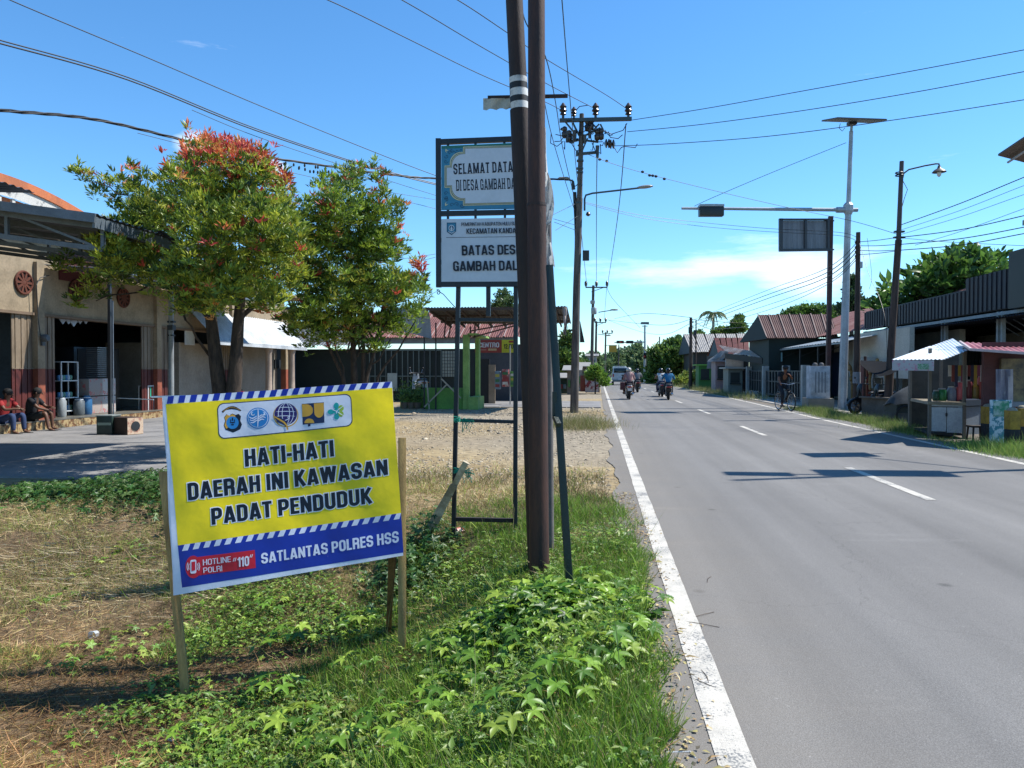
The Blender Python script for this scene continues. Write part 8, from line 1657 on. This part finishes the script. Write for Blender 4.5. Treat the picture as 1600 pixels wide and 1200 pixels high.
def helmet(t, P, col, visor=True):
    h = Vector(P['hd'])+Vector((0, -.005, .045)); c = 'helmet_'+col; MB().ell(h, (.125, .145, .135), 16, 10).build('helmet', M(c, col, .2, fine=.02), t, smooth=True, world=False)
    if visor: MB().ell(h+Vector((0, .06, -.01)), (.108, .1, .07), 12, 8).build('visor', M('visor_dark', '0c0e12', .1), t, smooth=True, world=False)
    MB().ell(h+Vector((0, 0, -.09)), (.128, .148, .03), 16, 6).build('helmet_rim', blkp, t, smooth=True, world=False)
def gpt(px, py): g = G(px, py); return (g.x, g.y, 0)
def rider(label, loc, rz, pose, lean=0, hel=None, **k):
    t, P = person(label, loc, rz, pose, faceparts=False, hair=None, **k); t.rotation_euler = (0, lean, rz)
    if hel: helmet(t, P, hel)
    return t, P
def feet(t, P, mat=None, wm=False):
    for s in 'LR':
        a = Vector(P['an'+s]); b = Vector(P['to'+s]); d = b-a; ang = math.atan2(d.y, d.x)-math.pi/2; mb = MB(); mb.box(Vector((a.x, a.y, min(a.z, b.z)-.012))+Vector((d.x, d.y, 0))*.45, (.1, .28, .035), rz=ang); mb.build('sandal', mat or M('sandal', '1c1a18', .7), t, world=False, bevel=.008)
# first scooter: driver and veiled passenger, nearest to the edge line
l1 = gpt(982, 624); rz1 = R(2)
scooter('white tailed scooter nearest the left edge line, carrying a veiled passenger', l1, rz1, 'c4c6c8')
t, P = rider('scooter driver in dark clothes in front of the veiled passenger', l1, rz1, shift(RIDE, .12), shirt='1c2028', trousers='181a20', sleeve=.9, leg=.9, hel='23262c'); feet(t, P)
pas = shift(RIDE, -.28, .03); pas.update(wrL=(-.16, -.15, 1.02), haL=(-.1, -.1, 1.0), elL=(-.27, -.3, 1.05), wrR=(.16, -.15, 1.02), haR=(.1, -.1, 1.0), elR=(.27, -.3, 1.05), knL=(-.24, -.05, .72), knR=(.24, -.05, .72), anL=(-.26, -.15, .38), anR=(.26, -.15, .38), toL=(-.27, 0, .34), toR=(.27, 0, .34))
t, P = rider('passenger in mauve dress and pale headscarf on the white tailed scooter', l1, rz1, pas, shirt='8c6a6c', trousers='3c2c30', sleeve=.9, leg=.9, hel='b4b0a8'); feet(t, P)
mb = MB(); h = Vector(P['nck'])
for i in range(8):
    for j in range(14): a = 2*math.pi*j/14; f_ = i/7; rr_ = .11+.12*f_**.7+.012*math.sin(a*5+i); mb.v.append(h+Vector((rr_*math.cos(a)*1.05, rr_*math.sin(a)*.75-.03, .06-.42*f_)))
for i in range(7):
    for j in range(14): mb.f.append((i*14+j, i*14+(j+1) % 14, (i+1)*14+(j+1) % 14, (i+1)*14+j))
mb.build('headscarf', M('scarf_beige', 'a88c84', .8, c2='8c6c68', sc=9, bump=.3), t, smooth=True, world=False)
bag = thing('bag', 'dark red bag hanging at the left of the white tailed scooter', 'bag', (l1[0]-.33, l1[1]-.5, .5)); MB().box((0, 0, .2), (.24, .4, .4)).build('body', M('bag_maroon', '4c2024', .7), bag, world=False, bevel=.03); MB().torus((0, 0, .42), .09, .012, 'x').build('handle', blkp, bag, world=False)
# rider just ahead on the right of it
l2 = gpt(997, 613); l2 = (l2[0]-.05, l2[1], 0)
scooter('dark scooter just ahead, half hidden by the veiled passenger', l2, 0, '22262c')
t, P = rider('rider in grey checked shirt just ahead of the veiled passenger', l2, 0, shift(RIDE, 0), shirt='6c7074', trousers='22242a', sleeve=.8, leg=.95, hel='1c1e22'); feet(t, P)
# second pair on the right of the lane
l3 = gpt(1044, 624.5); scooter('black scooter with red tail lamp under the rider in blue', l3, R(-3), '15171a')
t, P = rider('rider in bright blue shirt and black helmet', l3, R(-3), shift(RIDE, -.1), shirt='1f6c94', trousers='1c2430', sleeve=.5, leg=.95, hel='101214'); feet(t, P)
l4 = gpt(1037, 620); l4 = (l4[0]-.15, l4[1]+.2, 0); scooter('blue scooter at the left side of the rider in blue', l4, R(3), '243a5c')
t, P = rider('rider in white vest over green shirt beside the rider in blue', l4, R(3), shift(RIDE, 0), shirt='c0c4c4', trousers='1c2a4a', sleeve=-.3, leg=.95, hel='1a1c20'); feet(t, P)
l5 = gpt(952, 593.5); scooter('tiny far scooter at the left edge line, ahead of the white van', l5, 0, 'a8acb0'); t, P = rider('far rider in dark clothes ahead of the white van', l5, 0, RIDE, shirt='1c1e24', trousers='14161a', hel='16181c'); feet(t, P)
# white van
vl = gpt(969, 602); vl = (vl[0], vl[1]+2, 0); van = thing('van', 'white van driving away behind the veiled scooter passenger', 'van', vl, 0); vw = M('van_white', 'a8b0b4', .3, fine=.03)
mb = MB(); secs = [(-2.1, .35, 1.1, .78, .80), (-2.05, .35, 1.85, .82, .70), (.9, .35, 1.92, .82, .70), (1.6, .35, 1.2, .82, .76), (2.2, .35, .95, .76, .7)]
for y, z0, z1, wb_, wt_ in secs: mb.v += [Vector(q) for q in ((-wb_, y, z0), (wb_, y, z0), (wb_, y, (z0+z1)/2), (wt_, y, z1), (-wt_, y, z1), (-wb_, y, (z0+z1)/2))]
for i in range(len(secs)-1):
    for j in range(6): mb.f.append((i*6+j, i*6+(j+1) % 6, (i+1)*6+(j+1) % 6, (i+1)*6+j))
mb.f += [(5, 4, 3, 2, 1, 0), tuple(24+j for j in range(6))]; mb.build('body', vw, van, world=False, bevel=.04)
glz = M('van_glass', '10161c', .1); MB().box((0, -2.08, 1.5), (1.28, .03, .46), rx=-.08).build('rear_window', glz, van, world=False, bevel=.01)
for s in (-1, 1):
    MB().box((s*.79, -.6, 1.5), (.03, 2.2, .42), ry=s*-.13).build('side_window', glz, van, world=False); MB().box((s*.7, -2.11, 1.0), (.12, .04, .32)).build('tail_light', tail, van, world=False, bevel=.01); MB().box((s*.95, 1.0, 1.25), (.16, .08, .2)).build('wing_mirror', blkp, van, world=False, bevel=.02)
    for y in (-1.35, 1.4): mb = MB(); mb.lathe((s*.72, y, .31), [(.1, -.09), (.31, -.09), (.31, .09), (.1, .09)], 20, 'x'); mb.build('wheel', rub, van, smooth=True, world=False)
MB().box((0, -2.13, .45), (1.6, .12, .22)).build('bumper', M('bumper_grey', '5c6266', .5), van, world=False, bevel=.03); MB().box((0, -2.2, .62), (.42, .02, .12)).build('number_plate', platew, van, world=False); MB().box((0, .9-1.6, 1.95), (1.2, 2.2, .04)).build('roof_panel', vw, van, world=False, bevel=.01)
# cyclist
cl1 = gpt(1226, 642); bz = math.pi+R(12)
def bicycle(label, loc, rz):
    t = thing('bicycle', label, 'bicycle', loc, rz)
    for y in (-.52, .54):
        mb = MB(); mb.torus((0, y, .34), .32, .02, 'x', 24, 6); mb.build('tyre', rub, t, smooth=True, world=False); mb = MB(); mb.torus((0, y, .34), .295, .01, 'x', 24, 5)
        for k in range(12): a = k*math.pi/6; mb.bar((0, y, .34), (0, y+.29*math.cos(a), .34+.29*math.sin(a)), .004, .004)
        mb.build('rim', chrome, t, world=False); MB().path([(0, y-.34*math.cos(a), .34+.35*math.sin(a)) for a in np.linspace(.2, 2.9, 9)], .014, 5).build('mudguard', blkp, t, world=False)
    fm = M('bike_frame', '1c1e22', .35)
    for a, b in (((0, -.12, .28), (0, -.24, .82)), ((0, -.12, .28), (0, .36, .72)), ((0, -.2, .7), (0, .36, .82)), ((0, -.12, .28), (0, -.52, .34)), ((0, -.2, .7), (0, -.52, .34)), ((0, .33, .95), (0, .54, .34))): MB().path([a, b], .016, 8).build('frame_tube', fm, t, smooth=True, world=False)
    MB().path([(-.3, .2, 1.03), (-.2, .33, 1.02), (0, .34, .98), (.2, .33, 1.02), (.3, .2, 1.03)], .012, 6).build('handlebar', chrome, t, smooth=True, world=False); MB().ell((0, -.25, .85), (.09, .14, .03), 12, 6).build('saddle', blkp, t, smooth=True, world=False)
    MB().torus((.05, -.12, .28), .09, .008, 'x').build('chainring', chrome, t, world=False)
    for s in (-1, 1): MB().bar((s*.07, -.12, .28), (s*.07, -.12+s*.12, .28-s*.1), .015, .02).bar((s*.07, -.12+s*.12, .28-s*.1), (s*.17, -.12+s*.12, .28-s*.1), .08, .02).build('pedal', blkp, t, world=False)
    return t
bicycle('dark bicycle ridden towards the camera along the right edge line', cl1, bz)
cy = dict(pel=(0, -.22, .95), wst=(0, -.17, 1.1), chs=(0, -.06, 1.3), nck=(0, 0, 1.44), hd=(0, .05, 1.55), top=(0, .05, 1.68), shL=(-.18, -.04, 1.39), elL=(-.27, .06, 1.18), wrL=(-.12, .18, 1.32), haL=(-.03, .2, 1.38), shR=(.18, -.04, 1.39), elR=(.27, .08, 1.2), wrR=(.28, .2, 1.06), haR=(.27, .22, 1.03),
          hpL=(-.1, -.18, .93), knL=(-.13, .16, .72), anL=(-.12, -.18, .38), toL=(-.13, -.04, .33), hpR=(.1, -.18, .93), knR=(.13, .12, .62), anR=(.12, .02, .24), toR=(.13, .15, .18))
t, P = person('man in black shirt and cap riding a bicycle with one hand at his chest', cl1, bz, cy, skin='7a4c34', shirt='15171c', trousers='1c1f26', sleeve=-.8, leg=.9, hair='0c0a09'); feet(t, P)
MB().ell(Vector(P['hd'])+Vector((0, .0, .07)), (.105, .12, .07), 14, 8).build('cap', M('cap_black', '14161a', .8), t, smooth=True, world=False); MB().box(Vector(P['hd'])+Vector((0, .14, .06)), (.13, .12, .015)).build('cap_peak', MATS['cap_black'], t, world=False, bevel=.005)
# two men sitting on the shop step
SIT = dict(pel=(0, 0, .12), wst=(0, .03, .28), chs=(0, .1, .46), nck=(0, .15, .6), hd=(0, .2, .71), top=(0, .2, .83), shL=(-.18, .11, .55), elL=(-.24, .3, .36), wrL=(-.1, .48, .36), haL=(-.04, .54, .36), shR=(.18, .11, .55), elR=(.24, .3, .36), wrR=(.1, .48, .38), haR=(.04, .54, .38),
           hpL=(-.1, .02, .1), knL=(-.16, .44, .24), anL=(-.17, .46, -.16), toL=(-.17, .6, -.2), hpR=(.1, .02, .1), knR=(.16, .44, .24), anR=(.17, .46, -.16), toR=(.17, .6, -.2))
SX = XS+.05
t, P = person('man in red shirt and blue jeans sitting on the tiled shop step', (SX-.25, yX(13, XS), FT), -math.pi/2, SIT, skin='5c3c2a', shirt='8c1c1c', trousers='28395c', sleeve=-.7, leg=.95, hair='0c0a09'); feet(t, P)
S2 = dict(SIT); S2.update(knR=(.2, .46, .24), anR=(.26, .56, -.16), toR=(.28, .7, -.2), wrR=(.16, .5, .3), haR=(.12, .56, .28))
t, P = person('man in dark shirt and shorts sitting beside the maroon shop column', (SX-.25, yX(57, XS), FT), -math.pi/2+.25, S2, skin='5c3c2a', shirt='17161b', trousers='1c2022', sleeve=-.7, leg=-.95, hair='0c0a09'); feet(t, P)
# parked motorcycles
for i, (px, py, D, c, rz_, lb) in enumerate(((1362, 640, 26.5, '14161c', 1.9, 'black parked motorcycle behind the low wall, left one'), (1392, 640, 25.6, '1c1c24', 1.7, 'black parked motorcycle behind the low wall, right one'), (350, 640, 30, '15171a', 1.2, 'dark motorcycle parked beyond the tree trunk by the white building'))):
    p_ = W(px, py, D); scooter(lb, (p_.x, p_.y, 0), rz_, c)
p_ = atY(655, 600, YP+2.2); scooter('white and dark motorcycle parked inside the green porch', (p_.x, p_.y, .35), .5, 'b0b4b8')
p_ = W(330, 600, 31);
